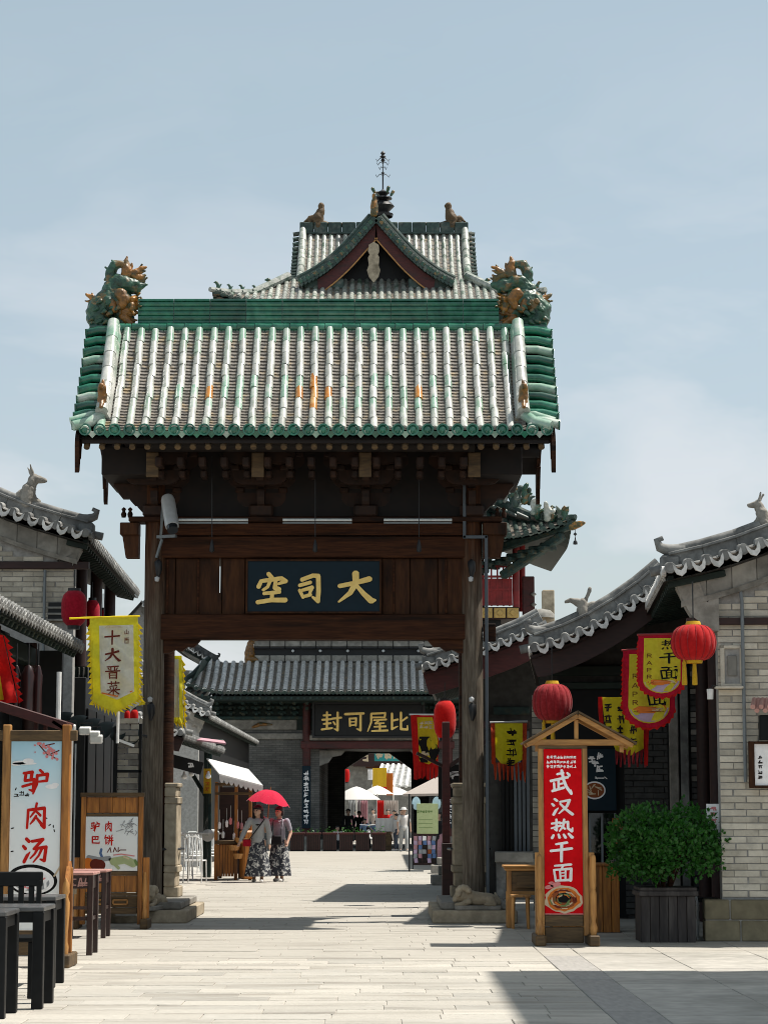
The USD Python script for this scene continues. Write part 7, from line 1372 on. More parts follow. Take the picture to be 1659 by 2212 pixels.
    mk = [(900 + i, 1303 + (i % 3) * 27 + 3, 1321 + (i % 3) * 27, 1520 + 24 * (i // 3), 1539 + 24 * (i // 3), 'ink_dark') for i in range(12)]
    fr = [[(1328 + 9 * k, 1617 + abs(3.5 - k) * 0), (1336 + 9 * k, 1617), (1334 + 9 * k, 1652 + (k % 2) * 6), (1330 + 9 * k, 1652 + (k % 2) * 6)] for k in range(8)]
    add_banner('shaded_banner', 'yellow banner with red tassels hanging in the shade behind the roofed sign', 30.2, [(1300, 1506), (1402, 1506), (1394, 1616), (1362, 1633), (1330, 1622), (1306, 1560)], 'yellow_cloth', rim=[[(1292, 1506), (1301, 1506), (1304, 1590), (1294, 1584)], [(1388, 1506), (1403, 1506), (1400, 1655), (1392, 1652)]], rim_mat='scarlet_cloth', fringe=fr, fringe_mat='dull_silk', marks=mk, amp=.03)
    mk = [(950 + i, 1094, 1116, 1572 + 22 * i, 1590 + 22 * i, 'ink_dark') for i in range(4)]
    fr = [[(1066 + 9 * k, 1648), (1074 + 9 * k, 1648), (1072 + 9 * k, 1684 + (k * 5) % 9), (1069 + 9 * k, 1686)] for k in range(8)]
    add_banner('small_banner', 'small yellow banner with orange tassels right of the right gate post', 34.0, [(1066, 1563), (1134, 1563), (1131, 1640), (1106, 1654), (1082, 1650), (1068, 1632)], 'lemon_cloth', rim=[[(1060, 1563), (1069, 1563), (1071, 1655), (1062, 1650)], [(1129, 1563), (1138, 1563), (1137, 1662), (1128, 1668)]], rim_mat='coral_cloth', fringe=fr, fringe_mat='coral_cloth', rod=((1058, 1561), (1140, 1559)), marks=mk, amp=.03)
    mk = [([(906, 1592), (928, 1592), (930, 1600), (930, 1636), (924, 1648), (910, 1648), (904, 1636), (904, 1600)], 0, 0, 0, 0, 'ink_black'), ([(930, 1600), (944, 1610), (950, 1622), (940, 1645), (930, 1648)], 0, 0, 0, 0, 'ink_black'), (980, 909, 925, 1600, 1636, 'ink_sand')] + [(960 + i, 906 + 10 * (i % 4), 915 + 10 * (i % 4), 1558 + 9 * (i // 4), 1566 + 9 * (i // 4), 'ink_sand') for i in range(8)]
    fr = [[(893 + 9 * k, 1650), (902 + 9 * k, 1650), (901 + 9 * k, 1686 - (k % 3) * 5), (894 + 9 * k, 1684)] for k in range(6)]
    add_banner('tavern_banner', 'red and yellow banner with a black jar, hanging inside the gate before the tower', 39.0, [(887, 1545), (936, 1545), (948, 1600), (946, 1655), (893, 1655)], 'scarlet_cloth', fringe=fr, fringe_mat='scarlet_cloth', inner=[(901, 1550), (934, 1550), (946, 1600), (944, 1640), (926, 1652), (906, 1645)], inner_mat='yellow_cloth', rod=((884, 1544), (937, 1544), 'white_paint'), marks=mk, amp=.02)
add_banners()

def add_shop_bits():
    W = dict(world=True)
    # menu board with a bowl
    Y = 32.2; t = thing('menu_board', 'black menu board with a noodle bowl, hung on the dark shop behind the red sign', 'sign', (PX(1294, 1750, Y), Y, PZ(1755, Y)))
    X = lambda u: PX(u, 1752, Y); Z = lambda v: PZ(v, Y)
    m = MB(); m.span((X(1240), Y - .02, Z(1752)), (X(1332), Y + .02, Z(1618)), .006); b = put(t, 'panel', m, 'navy_board', **W); c = P(1284, 1708, Y)
    for rx, rz, mat, off in ((.155, .125, 'ink_white', 0), (.135, .105, 'ink_meat', .0012)): m = MB().prism(affinity.scale(Point(0, 0).buffer(1, 16), rx, rz), .001, front((c[0], Y - .0205 - off, c[2]))); put(b, 'bowl_print', m, mat, **W)
    m = MB(); r = random.Random(3)
    for i in range(12): a = r.uniform(0, 6.3); m.prism(LineString([(.1 * math.cos(a), .08 * math.sin(a)), (.05 * math.cos(a + 1), .05 * math.sin(a + 1))]).buffer(.006), .001, front((c[0], Y - .0228 - i * .00005, c[2])))
    put(b, 'noodle_print', m, 'ink_sand', **W)
    m = MB()
    for u, v, k in ((1287, 1652, 5), (1297, 1634, 6), (1278, 1640, 7), (1296, 1662, 8)): a = P(u - 8, v + 8, Y); m.prism(scrawl(.1, .1, 700 + k, 5, .2), .002, front((a[0], Y - .0205, a[2])))
    a = P(1280, 1684, Y); m.prism(scrawl(.22, .05, 712, 4, .2), .002, front((a[0], Y - .0205, a[2]))); put(b, 'lettering', m, 'ink_white', **W)
    # framed notice and shelf roof on the brick wall
    Y = 26.55; X = lambda u: PX(u, 1752, Y); Z = lambda v: PZ(v, Y); t = thing('framed_notice', 'wooden framed white notice on the brick wall at the right edge', 'notice', (X(1645), Y, Z(1700)))
    m = MB(); m.span((X(1631), Y - .02, Z(1697)), (X(1700), Y, Z(1608))); p = put(t, 'sheet', m, 'ink_white', **W)
    for lo, hi in (((X(1619), Y - .05, Z(1703)), (X(1631), Y + .01, Z(1602))), ((X(1631.2), Y - .05, Z(1703)), (X(1700), Y + .01, Z(1697.5))), ((X(1631.2), Y - .05, Z(1607.5)), (X(1700), Y + .01, Z(1602)))): m = MB(); m.span(lo, hi, .006); put(t, 'frame', m, 'plank_wood', **W)
    m = MB()
    for i in range(5): a = P(1637, 1640 + 11 * i, Y); m.prism(scrawl(.05, .045, 800 + i, 5, .2), .002, front((a[0], Y - .0205, a[2])))
    put(p, 'lettering', m, 'ink_dark', **W)
    t = thing('meter_hood', 'small tiled pink hood over a black box on the brick wall', 'hood', (X(1648), Y, Z(1540))); m = MB()
    for k in range(5): a, b = P(1630 + 9 * k, 1530, Y + .02), P(1626 + 9 * k, 1524 + 8 * (k % 2), Y - .2); m.tube([a + V(0, 0, .1), b - V(0, 0, .02)], .03, 8)
    put(t, 'hood_tiles', m, 'rose_top', smooth=40, **W); m = MB(); m.span((X(1642), Y - .12, Z(1600)), (X(1700), Y, Z(1546)), .008); put(t, 'box', m, 'black_paint', **W)
    t = thing('wall_lamp', 'small white lamp on a bracket at the shaded corner of the brick shop', 'lamp', P(1534, 1500, 26.6)); m = MB().tube([(0, 0, -.06), (0, 0, .06)], [.035, .04], 10); put(t, 'shade', m, 'white_paint', smooth=40); m = MB().tube([(0, 0, .06), (.03, 0, .1), (.1, .05, .09)], .012, 6); put(t, 'bracket', m, 'black_metal')
    # left: maroon awning beam, dark scalloped awning, floodlights, balcony
    Y = 23.2; t = thing('maroon_awning', 'small maroon board canopy above the tall left sign', 'canopy', (PX(60, 1550, Y), Y, PZ(1560, Y))); m = MB(); m.beam(P(-20, 1520, Y), P(150, 1572, Y), .5, .10, bev=.008); put(t, 'fascia', m, 'maroon_paint', **W)
    m = MB(); m.beam(P(118, 1560, Y - .1), P(152, 1582, Y - .1), .3, .03); put(t, 'end_tile', m, 'rose_top', **W)
    for u in (72, 92): m = MB(); m.span((PX(u, 1752, Y + .1), Y + .05, PZ(1600, Y)), (PX(u + 7, 1752, Y + .1), Y + .11, PZ(1560, Y))); put(t, 'strut', m, 'maroon_paint', **W)
    for k, u in enumerate((36, 62, 83)):
        t = thing('hanging_duck' if False else 'red_drape', 'glossy dark red drape under the porch eave, %s of three' % ('leftmost', 'middle one', 'rightmost')[k], 'drape', P(u, 1440, 24.6), group='dark red drapes under the porch eave'); w = (9, 16, 9)[k] / 199; m = MB().lathe([(w * .7, -.53), (w, -.5), (w * .9, -.3), (w * 1.05, -.1), (w * .5, .0), (.0, .02)], 12); put(t, 'cloth', m, 'rose_wood', smooth=40); m = MB().tube([(0, 0, 0), (0, 0, .25)], .008, 6); put(t, 'cord', m, 'black_metal')
    Y = 30.5; t = thing('scalloped_awning', 'dark green scalloped awning behind the yellow banner', 'awning', (PX(215, 1580, Y), Y, PZ(1600, Y)))
    for k in range(6):
        c = P(140 + 30 * k, 1545 + 7 * k, Y + .1 * k); m = MB().grid(lambda a, b: (c[0] + (a - .5) * .2, c[1] + .5 * (1 - b) - .35, c[2] + .03 - .25 * b ** 1.6 * (1 - .35 * (2 * a - 1) ** 2) + .02 * np.cos((a - .5) * 3)), 8, 6); put(t, 'scallop', m, 'green_paint', smooth=True, **W)
    m = MB().tube([P(126, 1548, Y + .2), P(318, 1592, Y + .6)], .02, 8); put(t, 'rail', m, 'black_metal', **W)
    for k, (u, v, w) in enumerate(((151, 1574, .1), (184, 1579, .1), (205, 1587, .09), (208, 1597, .11))):
        t = thing('floodlight', 'white box floodlight in the row left of the gate, %s from the left' % ('first', 'second', 'third', 'last and lowest')[k], 'lamp', P(u, v, 29.5), group='floodlights left of the gate'); m = MB(); m.box((0, 0, 0), (w * 1.5, .1, w), rotx(.25), .012); put(t, 'case', m, 'white_paint'); m = MB(); m.box((0, -.052, -.005), (w * 1.2, .006, w * .7), rotx(.25)); put(t, 'glass', m, 'lamp_white'); m = MB().tube([(-w * .8, 0, -.02), (-w * .8, .05, .1), (w * .8, .05, .1), (w * .8, 0, -.02)], .009, 6); put(t, 'bracket', m, 'black_metal')
    Y = 34.5; t = thing('balcony_screen', 'green and white wooden balcony screen under the two-storey shop', 'balcony', (PX(160, 1500, Y), Y, PZ(1545, Y)))
    m = MB(); m.span((PX(128, 1752, Y), Y, PZ(1480, Y)), (PX(195, 1752, Y), Y + .04, PZ(1440, Y))); put(t, 'panel', m, 'green_paint', **W)
    for k in range(6): m = MB(); u = 134 + 10 * k; m.span((PX(u, 1752, Y), Y - .03, PZ(1482, Y)), (PX(u + 3, 1752, Y), Y - .001, PZ(1442, Y)), .004); put(t, 'slat', m, 'mint_glaze' if k < 2 else 'slab_stone', **W)
    for v0, v1, mt in ((1484, 1490, 'slab_stone'), (1494, 1508, 'white_tile'), (1510, 1518, 'black_paint'), (1519, 1540, 'rose_top')): m = MB(); m.beam(P(128, (v0 + v1) / 2, Y), P(190, (v0 + v1) / 2 + 14, Y), .08, (v1 - v0) / 142, bev=.01); put(t, 'rail', m, mt, **W)
    # dark shop windows and frames left of the gate
    Y = 30.6; t = thing('window_frame', 'black window frame with a sloping white sill on the brick left of the gate', 'window', (PX(280, 1700, Y), Y, PZ(1720, Y)))
    for u0, u1, v0, v1 in ((299, 305, 1565, 1730), (252, 306, 1664, 1670), (244, 252, 1570, 1730)): m = MB(); m.span((PX(u0, 1752, Y), Y - .06, PZ(v1, Y)), (PX(u1, 1752, Y), Y, PZ(v0, Y)), .004); put(t, 'bar', m, 'black_paint', **W)
    m = MB(); m.beam(P(253, 1598, Y - .1), P(290, 1612, Y - .1), .06, .035); put(t, 'white_sill', m, 'white_paint', **W)
    t = thing('thin_pole', 'thin grey cable pole standing behind the tall left sign', 'pole', (PX(158, 1900, 27.5), 27.5, 0)); m = MB().tube([(0, 0, 0), (0, 0, 2.3)], .012, 6); put(t, 'shaft', m, 'grey_metal'); m = MB(); m.box((.02, 0, .65), (.05, .05, .28), None, .01); put(t, 'box', m, 'sand_stone')
add_shop_bits()
# ================================================================== people
def figure(label, loc, rz, top, bottom, h=1.6, arms=None, sleeve='long', skirt=False, sit=False, fine=.028, hair='short', stride=.12, hat=None, head_turn=0.0, tilt=0.0, group=None, shoes='white_cloth'):
    """A person facing -y, feet on the ground at the origin. arms: {side: (elbow, hand)} in metres for a 1.6 m figure."""
    t = thing('person', label, 'person', loc, rz, group=group); k = h / 1.6; dz = -.40 if sit else 0
    A = {-1: (V(-.24, -.01, 1.05), V(-.25, -.07, .82)), 1: (V(.24, -.01, 1.05), V(.25, -.07, .82))}; A.update(arms or {})
    sh = {s: V(.165 * s, 0, 1.30) for s in (-1, 1)}; hip = {s: V(.085 * s, 0, .84) for s in (-1, 1)}
    if sit: knee = {s: V(.10 * s, -.40, .86) for s in (-1, 1)}; ank = {s: V(.10 * s, -.42, .47) for s in (-1, 1)}
    else: knee = {s: V(.09 * s, -.04 - stride * .5 * s, .46) for s in (-1, 1)}; ank = {s: V(.085 * s, .02 - stride * s, .08) for s in (-1, 1)}
    toe = {s: ank[s] + V(.01 * s, -.15, -.045) for s in (-1, 1)}
    hd = V(0, -.015, 1.49)
    c = [((V(0, 0, 1.28), .055), (hd + V(0, .01, -.05), .052)), ((hd, .088), (hd + V(0, .02, .035), .088)), ((hd, .08), (hd + V(0, -.045, -.065), .045)), ((hd + V(0, -.085, -.005), .014), (hd + V(0, -.10, -.025), .013)),
         ((V(0, .0, 1.20), .115), (V(0, 0, .98), .105)), ((V(-.1, 0, 1.27), .06), (V(.1, 0, 1.27), .06)), ((V(0, 0, .98), .105), (V(0, 0, .86), .125))]
    for s in (-1, 1):
        e, w = A[s]; d = (w - e) / np.linalg.norm(w - e); c += [((sh[s], .05), (e, .038)), ((e, .036), (w, .026)), ((w, .025), (w + d * .07, .032)), ((hd + V(.082 * s, .01, -.005), .018), (hd + V(.085 * s, .015, -.03), .012))]
        for f, (a, b_) in enumerate(((-.5, .085), (-.17, .095), (.17, .09), (.5, .075))): q = np.cross(d, V(0, 0, 1) if abs(d[2]) < .9 else V(1, 0, 0)); q /= np.linalg.norm(q); p0 = w + d * .07 + q * a * .05; c += [((p0, .009), (p0 + d * b_ * .6 + V(0, -.012, 0), .008))]
        c += [((hip[s], .09), (knee[s], .06)), ((knee[s], .058), (ank[s], .036)), ((ank[s], .036), (toe[s], .026))]
    R = rotz(head_turn)
    def turn(chain):
        out = []
        for (a, ra), (b, rb) in chain:
            f = lambda p: (R @ (p - V(0, 0, 0)) if p[2] > 1.36 else p); out.append(((f(a) * k + V(0, 0, dz), ra * k), (f(b) * k + V(0, 0, dz), rb * k)))
        return out
    put(t, 'body', blob(turn(c), fine, 5), 'skin', smooth=True)
    # clothes follow the limbs
    ts = [((V(0, .0, 1.22), .135), (V(0, .0, .98), .128)), ((V(-.12, 0, 1.27), .066), (V(.12, 0, 1.27), .066)), ((V(0, 0, .98), .128), (V(0, 0, .87), .14))]
    for s in (-1, 1):
        e, w = A[s]; ts.append(((sh[s], .064), (e if sleeve == 'long' else sh[s] + (e - sh[s]) * .7, .056)))
        if sleeve == 'long': ts.append(((e, .056), (e + (w - e) * .92, .04)))
    tb = blob(turn(ts), fine, 4); rough(tb, .012 * k, 9, 4); put(t, 'top', tb, top, smooth=True)
    if skirt:
        z0, z1 = .93, .13; prof = np.linspace(0, 1, 14)
        def fn(a, b): th = a * 2 * math.pi; r = .135 + .13 * b ** .8 + .022 * b * np.sin(th * 7 + 3 * b); return r * np.cos(th) * 1.02 * k, (r * np.sin(th) * .8 - .03 * b) * k, (z0 + (z1 - z0) * b) * k
        m = MB().grid(fn, 57, 14); m.grid(lambda a, b: tuple(x * (.97 if i < 2 else 1) for i, x in enumerate(fn(a, b))), 57, 14); put(t, 'skirt', m, bottom, smooth=True)
    else:
        ls = [((V(-.05, 0, .88), .12), (V(.05, 0, .88), .12))]
        for s in (-1, 1): ls += [((hip[s], .105), (knee[s], .078)), ((knee[s], .078), (ank[s] + V(0, 0, .02), .062))]
        put(t, 'trousers', blob(turn(ls), fine, 3), bottom, smooth=True)
    for s in (-1, 1):
        m = blob(turn([((ank[s] + V(0, .03, -.035), .042), (toe[s] + V(0, -.02, -.0), .034))]), fine * .8, 2); m.vertices[:, 2] = np.maximum(m.vertices[:, 2], .0 if not sit else -9); put(t, 'shoe', m, shoes, smooth=True)
    hs = [((hd + V(0, .02, .05), .09), (hd + V(0, .045, .0), .088)), ((hd + V(-.05, .0, .06), .055), (hd + V(.05, .0, .06), .055))]
    if hair == 'long': hs += [((hd + V(-.07, .03, .0), .045), (hd + V(-.085, .03, -.17), .04)), ((hd + V(.07, .03, .0), .045), (hd + V(.085, .03, -.17), .04)), ((hd + V(0, .06, 0), .08), (hd + V(0, .07, -.17), .06)), ((hd + V(.05, -.05, .055), .03), (hd + V(-.055, -.045, .05), .03))]
    elif hair == 'bob': hs += [((hd + V(-.075, .02, .0), .035), (hd + V(-.08, .02, -.06), .03)), ((hd + V(.075, .02, .0), .035), (hd + V(.08, .02, -.06), .03)), ((hd + V(.05, -.06, .06), .022), (hd + V(-.05, -.06, .06), .022))]
    hb = blob(turn(hs), fine * .9, 2); rough(hb, .008 * k, 20, 2); hr = put(t, 'hair', hb, 'hair', smooth=True)
    for s in (-1, 1):
        p = R @ (hd + V(.033 * s, -.079, .012)); m = MB().lathe([(.0, -.008), (.011, -.004), (.011, .004), (.0, .008)], 8, p * k + V(0, 0, dz)); put(t, 'eye', m, 'ink_black', smooth=True)
    p = R @ (hd + V(0, -.083, -.062)); m = MB().box(p * k + V(0, 0, dz), (.04 * k, .012 * k, .009 * k)); put(t, 'mouth', m, 'rose_top')
    if hat: m = MB().lathe([(.155, -.0), (.16, .008), (.10, .02), (.095, .07), (.05, .10), (.0, .105)], 16, (hd + V(0, .01, .05)) * k + V(0, 0, dz)); put(t, 'hat', m, hat, smooth=True)
    return t
def add_people():
    Y = 48.3; xa = PX(557, 1905, Y)
    a = figure('person in a pale grey top and patterned skirt, walking with a red bag', (xa, Y, 0), 0, 'grey_knit', 'floral_cloth', 1.60, {-1: (V(-.29, -.02, 1.06), V(-.37, -.12, .86)), 1: (V(.23, .0, 1.04), V(.24, -.05, .80))}, skirt=True, hair='long', head_turn=-.6, fine=.022)
    m = MB().tube([(.13, -.06, 1.32), (.05, -.145, 1.2), (-.08, -.155, 1.03), (-.19, -.12, .88)], .012, 6); b = put(a, 'bag_strap', m, 'black_cloth'); m = MB(); m.box((-.23, -.1, .83), (.17, .08, .15), None, .03); put(a, 'bag', m, 'wine_silk', smooth=40)
    m = MB().prism(scrawl(.1, .05, 5, 4, .3), .004, front((-.06, -.137, 1.17))); put(a, 'print', m, 'ink_dark')
    Y = 48.9; xb = PX(603, 1900, Y)
    figure('person in a lilac grey top and patterned skirt, holding up the red umbrella', (xb, Y, 0), -12, 'heather_knit', 'floral_cloth', 1.58, {-1: (V(-.27, -.14, 1.08), V(-.25, -.24, 1.33)), 1: (V(.25, .02, 1.05), V(.22, -.12, .86))}, sleeve='short', skirt=True, hair='bob', head_turn=-.5, fine=.022)
    m = thing('black_handbag', 'black shoulder bag carried in front by the person with the umbrella', 'bag', (xb - .06, Y - .24, .88)); q = MB(); q.box((0, 0, 0), (.26, .11, .2), None, .04); put(m, 'pouch', q, 'black_cloth', smooth=40); q = MB().tube([(-.1, 0, .1), (-.06, .06, .42), (.12, .14, .44), (.1, 0, .1)], .01, 6); put(m, 'strap', q, 'black_cloth')
    # umbrella
    Yu = 48.55; c = P(579, 1738, Yu); hd = P(577, 1785, Yu); u = thing('umbrella', 'bright pink-red umbrella held over the two walking people', 'umbrella', (c[0], Yu, c[2]), 0); R, H = .465, .30; Rt = roty(math.radians(9))
    def fn(a, b):
        th = a * 2 * math.pi; r = R * b * (1 - .035 * (1 - np.abs(np.cos(4 * th))) * b); z = H * (1 - b ** 2.1) - .04 * b * (1 - np.abs(np.cos(4 * th))) * -1; p = np.stack([r * np.cos(th), r * np.sin(th), z], 1) @ Rt.T; return tuple(p.T)
    put(u, 'canopy', MB().grid(fn, 65, 10), 'rose_cloth', smooth=30)
    for k in range(8): th = k * math.pi / 4; m = MB().tube([np.array(Rt @ V(R * b * math.cos(th), R * b * math.sin(th), H * (1 - b ** 2.1) - .006)) for b in (0.05, .35, .7, 1.0)], .005, 5); put(u, 'rib', m, 'pale_metal')
    m = MB().tube([Rt @ V(0, 0, H + .07), Rt @ V(0, 0, H - .02), hd - c + V(0, 0, .0), hd - c + V(0, 0, -.1)], [.009, .011, .012, .016], 8); put(u, 'shaft', m, 'honey_wood', smooth=40)
    # far figures in and beyond the passage
    def far(label, u, v, Y, top, bottom, hpx, rz=0, **kw):
        x = PX(u, v, Y); return figure(label, (x, Y, kw.pop('z', 0)), rz, top, bottom, hpx / (F / Y), fine=.05, **kw)
    far('person in white with a white sun hat, standing at the tower fence', 872, 1838, 85.0, 'white_cloth', 'grey_knit', 92, 20, hat='white_cloth', sleeve='short')
    far('person in a white top bent over beside the person in the sun hat', 856, 1838, 86.5, 'white_cloth', 'denim', 78, -60)
    far('person in a pale blue top among the stalls beyond the passage', 788, 1832, 88.0, 'blue_cloth', 'denim', 66, 10, sit=False, sleeve='short', arms={1: (V(.30, -.1, 1.1), V(.42, -.2, .98))})
    far('person in a lilac top beside the white stall cloth', 812, 1832, 88.3, 'blue_cloth', 'white_cloth', 62, -15, sleeve='short')
    far('person in a white shirt sitting in the dark passage entrance', 729, 1836, 89.2, 'white_cloth', 'black_cloth', 72, 15, sit=True, sleeve='short', z=.0)
    far('person in black standing in the shade of the passage', 752, 1836, 93.0, 'black_cloth', 'black_cloth', 82, 0)
    far('person in a red top far beyond the passage, under a white parasol', 838, 1826, 112.0, 'scarlet_cloth', 'denim', 68, 10)
    far('person in a pink top far beyond the passage, left side', 770, 1826, 110.0, 'pink_cloth', 'black_cloth', 68, -10)
    far('person in a dark top far beyond the passage, right side', 868, 1826, 116.0, 'black_cloth', 'denim', 66, 0)
    far('person in a tan top in the middle distance beyond the passage', 806, 1826, 121.0, 'tan_canvas', 'denim', 64, 0)
    far('person in a teal shirt deep in the passage', 776, 1834, 97.0, 'green_paint', 'black_cloth', 74, -20)
    far('person in a yellow top beyond the passage, beside the gold flag', 824, 1826, 115.0, 'yellow_cloth', 'denim', 66, 20)
    far('person in pale grey beyond the passage, right of the red board', 852, 1826, 109.0, 'grey_knit', 'white_cloth', 68, -25)
    far('person in black behind the photo stand near the right shops', 948, 1872, 61.5, 'black_cloth', 'pink_cloth', 118, -30, hair='bob')
add_people()

# ================================================================== stalls and clutter beyond the gate
def add_far_things():
    W = dict(world=True)
    # white chairs
    def chair(): 
        t = thing('white_chair', 'x', 'chair', (0, 0, 0), group='white metal chairs left of the street'); m = MB()
        for x in (-.2, .2):
            m = MB().tube([(x, -.2, 0), (x * .95, -.18, .45), (x * .95, -.12, .47)], .014, 6); put(t, 'leg', m, 'white_paint', smooth=40); m = MB().tube([(x, .22, 0), (x * .95, .18, .45), (x * .85, .24, .92)], .014, 6); put(t, 'leg', m, 'white_paint', smooth=40)
        m = MB(); m.span((-.2, -.19, .45), (.2, .19, .475), .006); put(t, 'seat', m, 'white_paint'); m = MB().tube([(-.17, .24, .9), (-.1, .25, .96), (.1, .25, .96), (.17, .24, .9)], .014, 6); put(t, 'back_rail', m, 'white_paint', smooth=40)
        for x in (-.09, 0, .09): m = MB().tube([(x, .19, .47), (x, .245, .93)], .009, 5); put(t, 'back_bar', m, 'white_paint')
        return t
    spots = [(392, 1902, 20, 'nearest the gate post, facing the street'), (412, 1893, -35, 'second from the gate post'), (432, 1889, 60, 'in the middle of the group'), (452, 1884, 10, 'close to the wooden kiosk'), (400, 1872, 150, 'at the back, by the white table'), (442, 1866, -120, 'at the back, by the kiosk post'), (385, 1886, 95, 'half hidden by the left stone clamp'), (421, 1908, 170, 'standing out in front of the others'), (462, 1893, -80, 'pulled up against the kiosk'), (424, 1880, 30, 'in the second row, left of centre'), (456, 1874, 200, 'in the second row, near the post')]
    first = None
    for i, (u, v, rz, w) in enumerate(spots):
        Y = GY(v); loc = (PX(u, v, Y), Y, 0); lb = 'white metal chair left of the street, ' + w
        if first is None:
            first = chair(); pr = stage.GetPrimAtPath(first); pr.GetAttribute('xformOp:translate').Set(loc); pr.GetAttribute('xformOp:rotateZ').Set(float(rz)); tag(first, lb)
        else: copy_of(first, loc, rz, lb)
    Y = 50.5; t = thing('white_table', 'white table behind the white chairs on the left', 'table', (PX(425, 1880, Y), Y, 0)); m = MB(); m.span((-.5, -.3, .98), (.5, .3, 1.02), .01); put(t, 'tabletop', m, 'white_paint')
    for x in (-.45, .45):
        for y in (-.25, .25): m = MB().tube([(x, y, 0), (x, y, .98)], .018, 6); put(t, 'leg', m, 'white_paint')
    Y = 47.0; t = thing('waste_bin', 'small dark metal bucket by the white chairs', 'bucket', (PX(400, 1925, Y), GY(1928), 0)); m = MB().lathe([(.10, 0), (.13, .26), (.14, .28), (.12, .27), (.09, .04)], 14); put(t, 'pail', m, 'base_wood', smooth=40); m = MB().tube([(-.13, 0, .26), (0, 0, .42), (.13, 0, .26)], .006, 5); put(t, 'handle', m, 'pale_metal')
    # kiosk
    Y = 50.0; x0, x1 = PX(463, 1900, Y), PX(545, 1900, Y); t = thing('wooden_kiosk', 'amber wooden stall kiosk beside the walking people', 'stall', ((x0 + x1) / 2, Y, 0)); Z = lambda v: PZ(v, Y)
    for x in (x0 + .03, (x0 + x1) / 2 + .05, x1 - .05):
        for yy in (Y, Y + 1.4): m = MB(); m.span((x - .035, yy - .035, 0), (x + .035, yy + .035, Z(1690)), .006); put(t, 'post', m, 'base_wood' if yy > Y else 'ember_wood', **W)
    n = 7
    for k in range(n): a = x0 + .06 + (x1 - x0 - .14) * .62 * k / n; m = MB(); m.span((a, Y - .05, .08), (a + (x1 - x0 - .14) * .62 / n - .008, Y - .02, Z(1825)), .005); put(t, 'plank', m, 'ember_wood', **W)
    m = MB(); m.span((x0, Y - .08, Z(1824)), (x1 + .06, Y + 1.4, Z(1817)), .01); put(t, 'counter', m, 'base_wood', **W)
    for v in (1692, 1712): m = MB(); m.span((x0, Y - .04, Z(v + 6)), (x1, Y + .02, Z(v)), .006); put(t, 'rail', m, 'base_wood', **W)
    m = MB(); m.span((x0, Y + 1.36, .1), (x1, Y + 1.4, Z(1700))); put(t, 'back_panel', m, 'brown_paint', **W)
    m = MB(); m.box((x1 - .1, Y - .12, .55), (.3, .3, 1.05), rotz(.4), .04); put(t, 'side_counter', m, 'ember_wood', **W)
    r = random.Random(4)
    for k in range(9):
        g = P(474 + 8 * k, r.uniform(1770, 1812), Y - .02); q = thing('hanging_charm', 'small pale trinket hanging in the wooden kiosk, %s from the left' % 'first second third fourth fifth sixth seventh eighth ninth'.split()[k], 'trinket', g, group='trinkets hanging in the wooden kiosk'); m = MB().lathe([(.0, -.12), (.03, -.1), (.035, .0), (.012, .04), (.0, .05)], 8); put(q, 'charm', m, r.choice(['ink_white', 'pink_cloth', 'ink_pink', 'white_paint']), smooth=True); m = MB().tube([(0, 0, .05), (0, 0, .3)], .004, 4); put(q, 'string', m, 'white_paint')
    for k, (u, v, w) in enumerate(((506, 1832, .14), (522, 1816, .16), (515, 1850, .12))): g = P(u, v, Y - .25); q = thing('wooden_basket', 'woven wooden basket on the side of the kiosk, %s' % ('middle one', 'top one', 'lowest one')[k], 'basket', g, group='baskets beside the kiosk'); m = MB().lathe([(w * .7, -.06), (w, .05), (w * .92, .05), (w * .6, -.04)], 14); put(q, 'bowl', m, 'honey_wood', smooth=40)
    # awnings on the left
    def awning(name, label, pts, Y0, Y1, mat, scal=True, thick=.03):
        a, b, c = pts; q0, q1, = P(*a, Y0), P(*b, Y0); q2 = P(*c, Y1); t = thing(name, label, 'awning', (q0[0], Y0, q0[2])); d = q2 - q0
        m = MB(); m.add([q0, q1, q1 + d, q0 + d, q0 - V(0, 0, thick), q1 - V(0, 0, thick), q1 + d - V(0, 0, thick), q0 + d - V(0, 0, thick)], [[0, 1, 2, 3], [7, 6, 5, 4], [0, 4, 5, 1], [1, 5, 6, 2], [2, 6, 7, 3], [3, 7, 4, 0]]); put(t, 'sheet', m, mat, **W)
        if scal:
            n = 9; e = q1 - q0; m = MB()
            for k in range(n):
                p = q0 + e * (k / n); w = np.linalg.norm(e) / n; pg = Polygon([(0, 0), (w, 0), (w, -.08), (w * .75, -.14), (w * .5, -.16), (w * .25, -.14), (0, -.08)]); M = np.eye(4); M[:3, 0] = e / np.linalg.norm(e); M[:3, 1] = (0, 0, 1); M[:3, 2] = np.cross(M[:3, 0], V(0, 0, 1)); M[:3, 3] = p - V(0, .02, thick); m.prism(pg, .008, M)
            put(t, 'valance', m, mat, **W)
        m = MB().tube([q1 - V(0, -.05, .03), q1 + d - V(0, .05, .03)], .02, 6); put(t, 'bar', m, 'black_metal', **W); return t
    awning('white_awning', 'long white scalloped awning sloping towards the street above the kiosk', ((474, 1672), (568, 1697), (446, 1638)), 49.6, 51.4, 'white_cloth')
    awning('white_awning', 'small white awning edge above the long scalloped one', ((470, 1654), (500, 1660), (466, 1650)), 53.5, 55.0, 'white_cloth', False)
    awning('pink_awning', 'thin pale pink awning edge left of the green stall post', ((372, 1591), (488, 1606), (372, 1586)), 46.5, 48.0, 'pink_cloth', False)
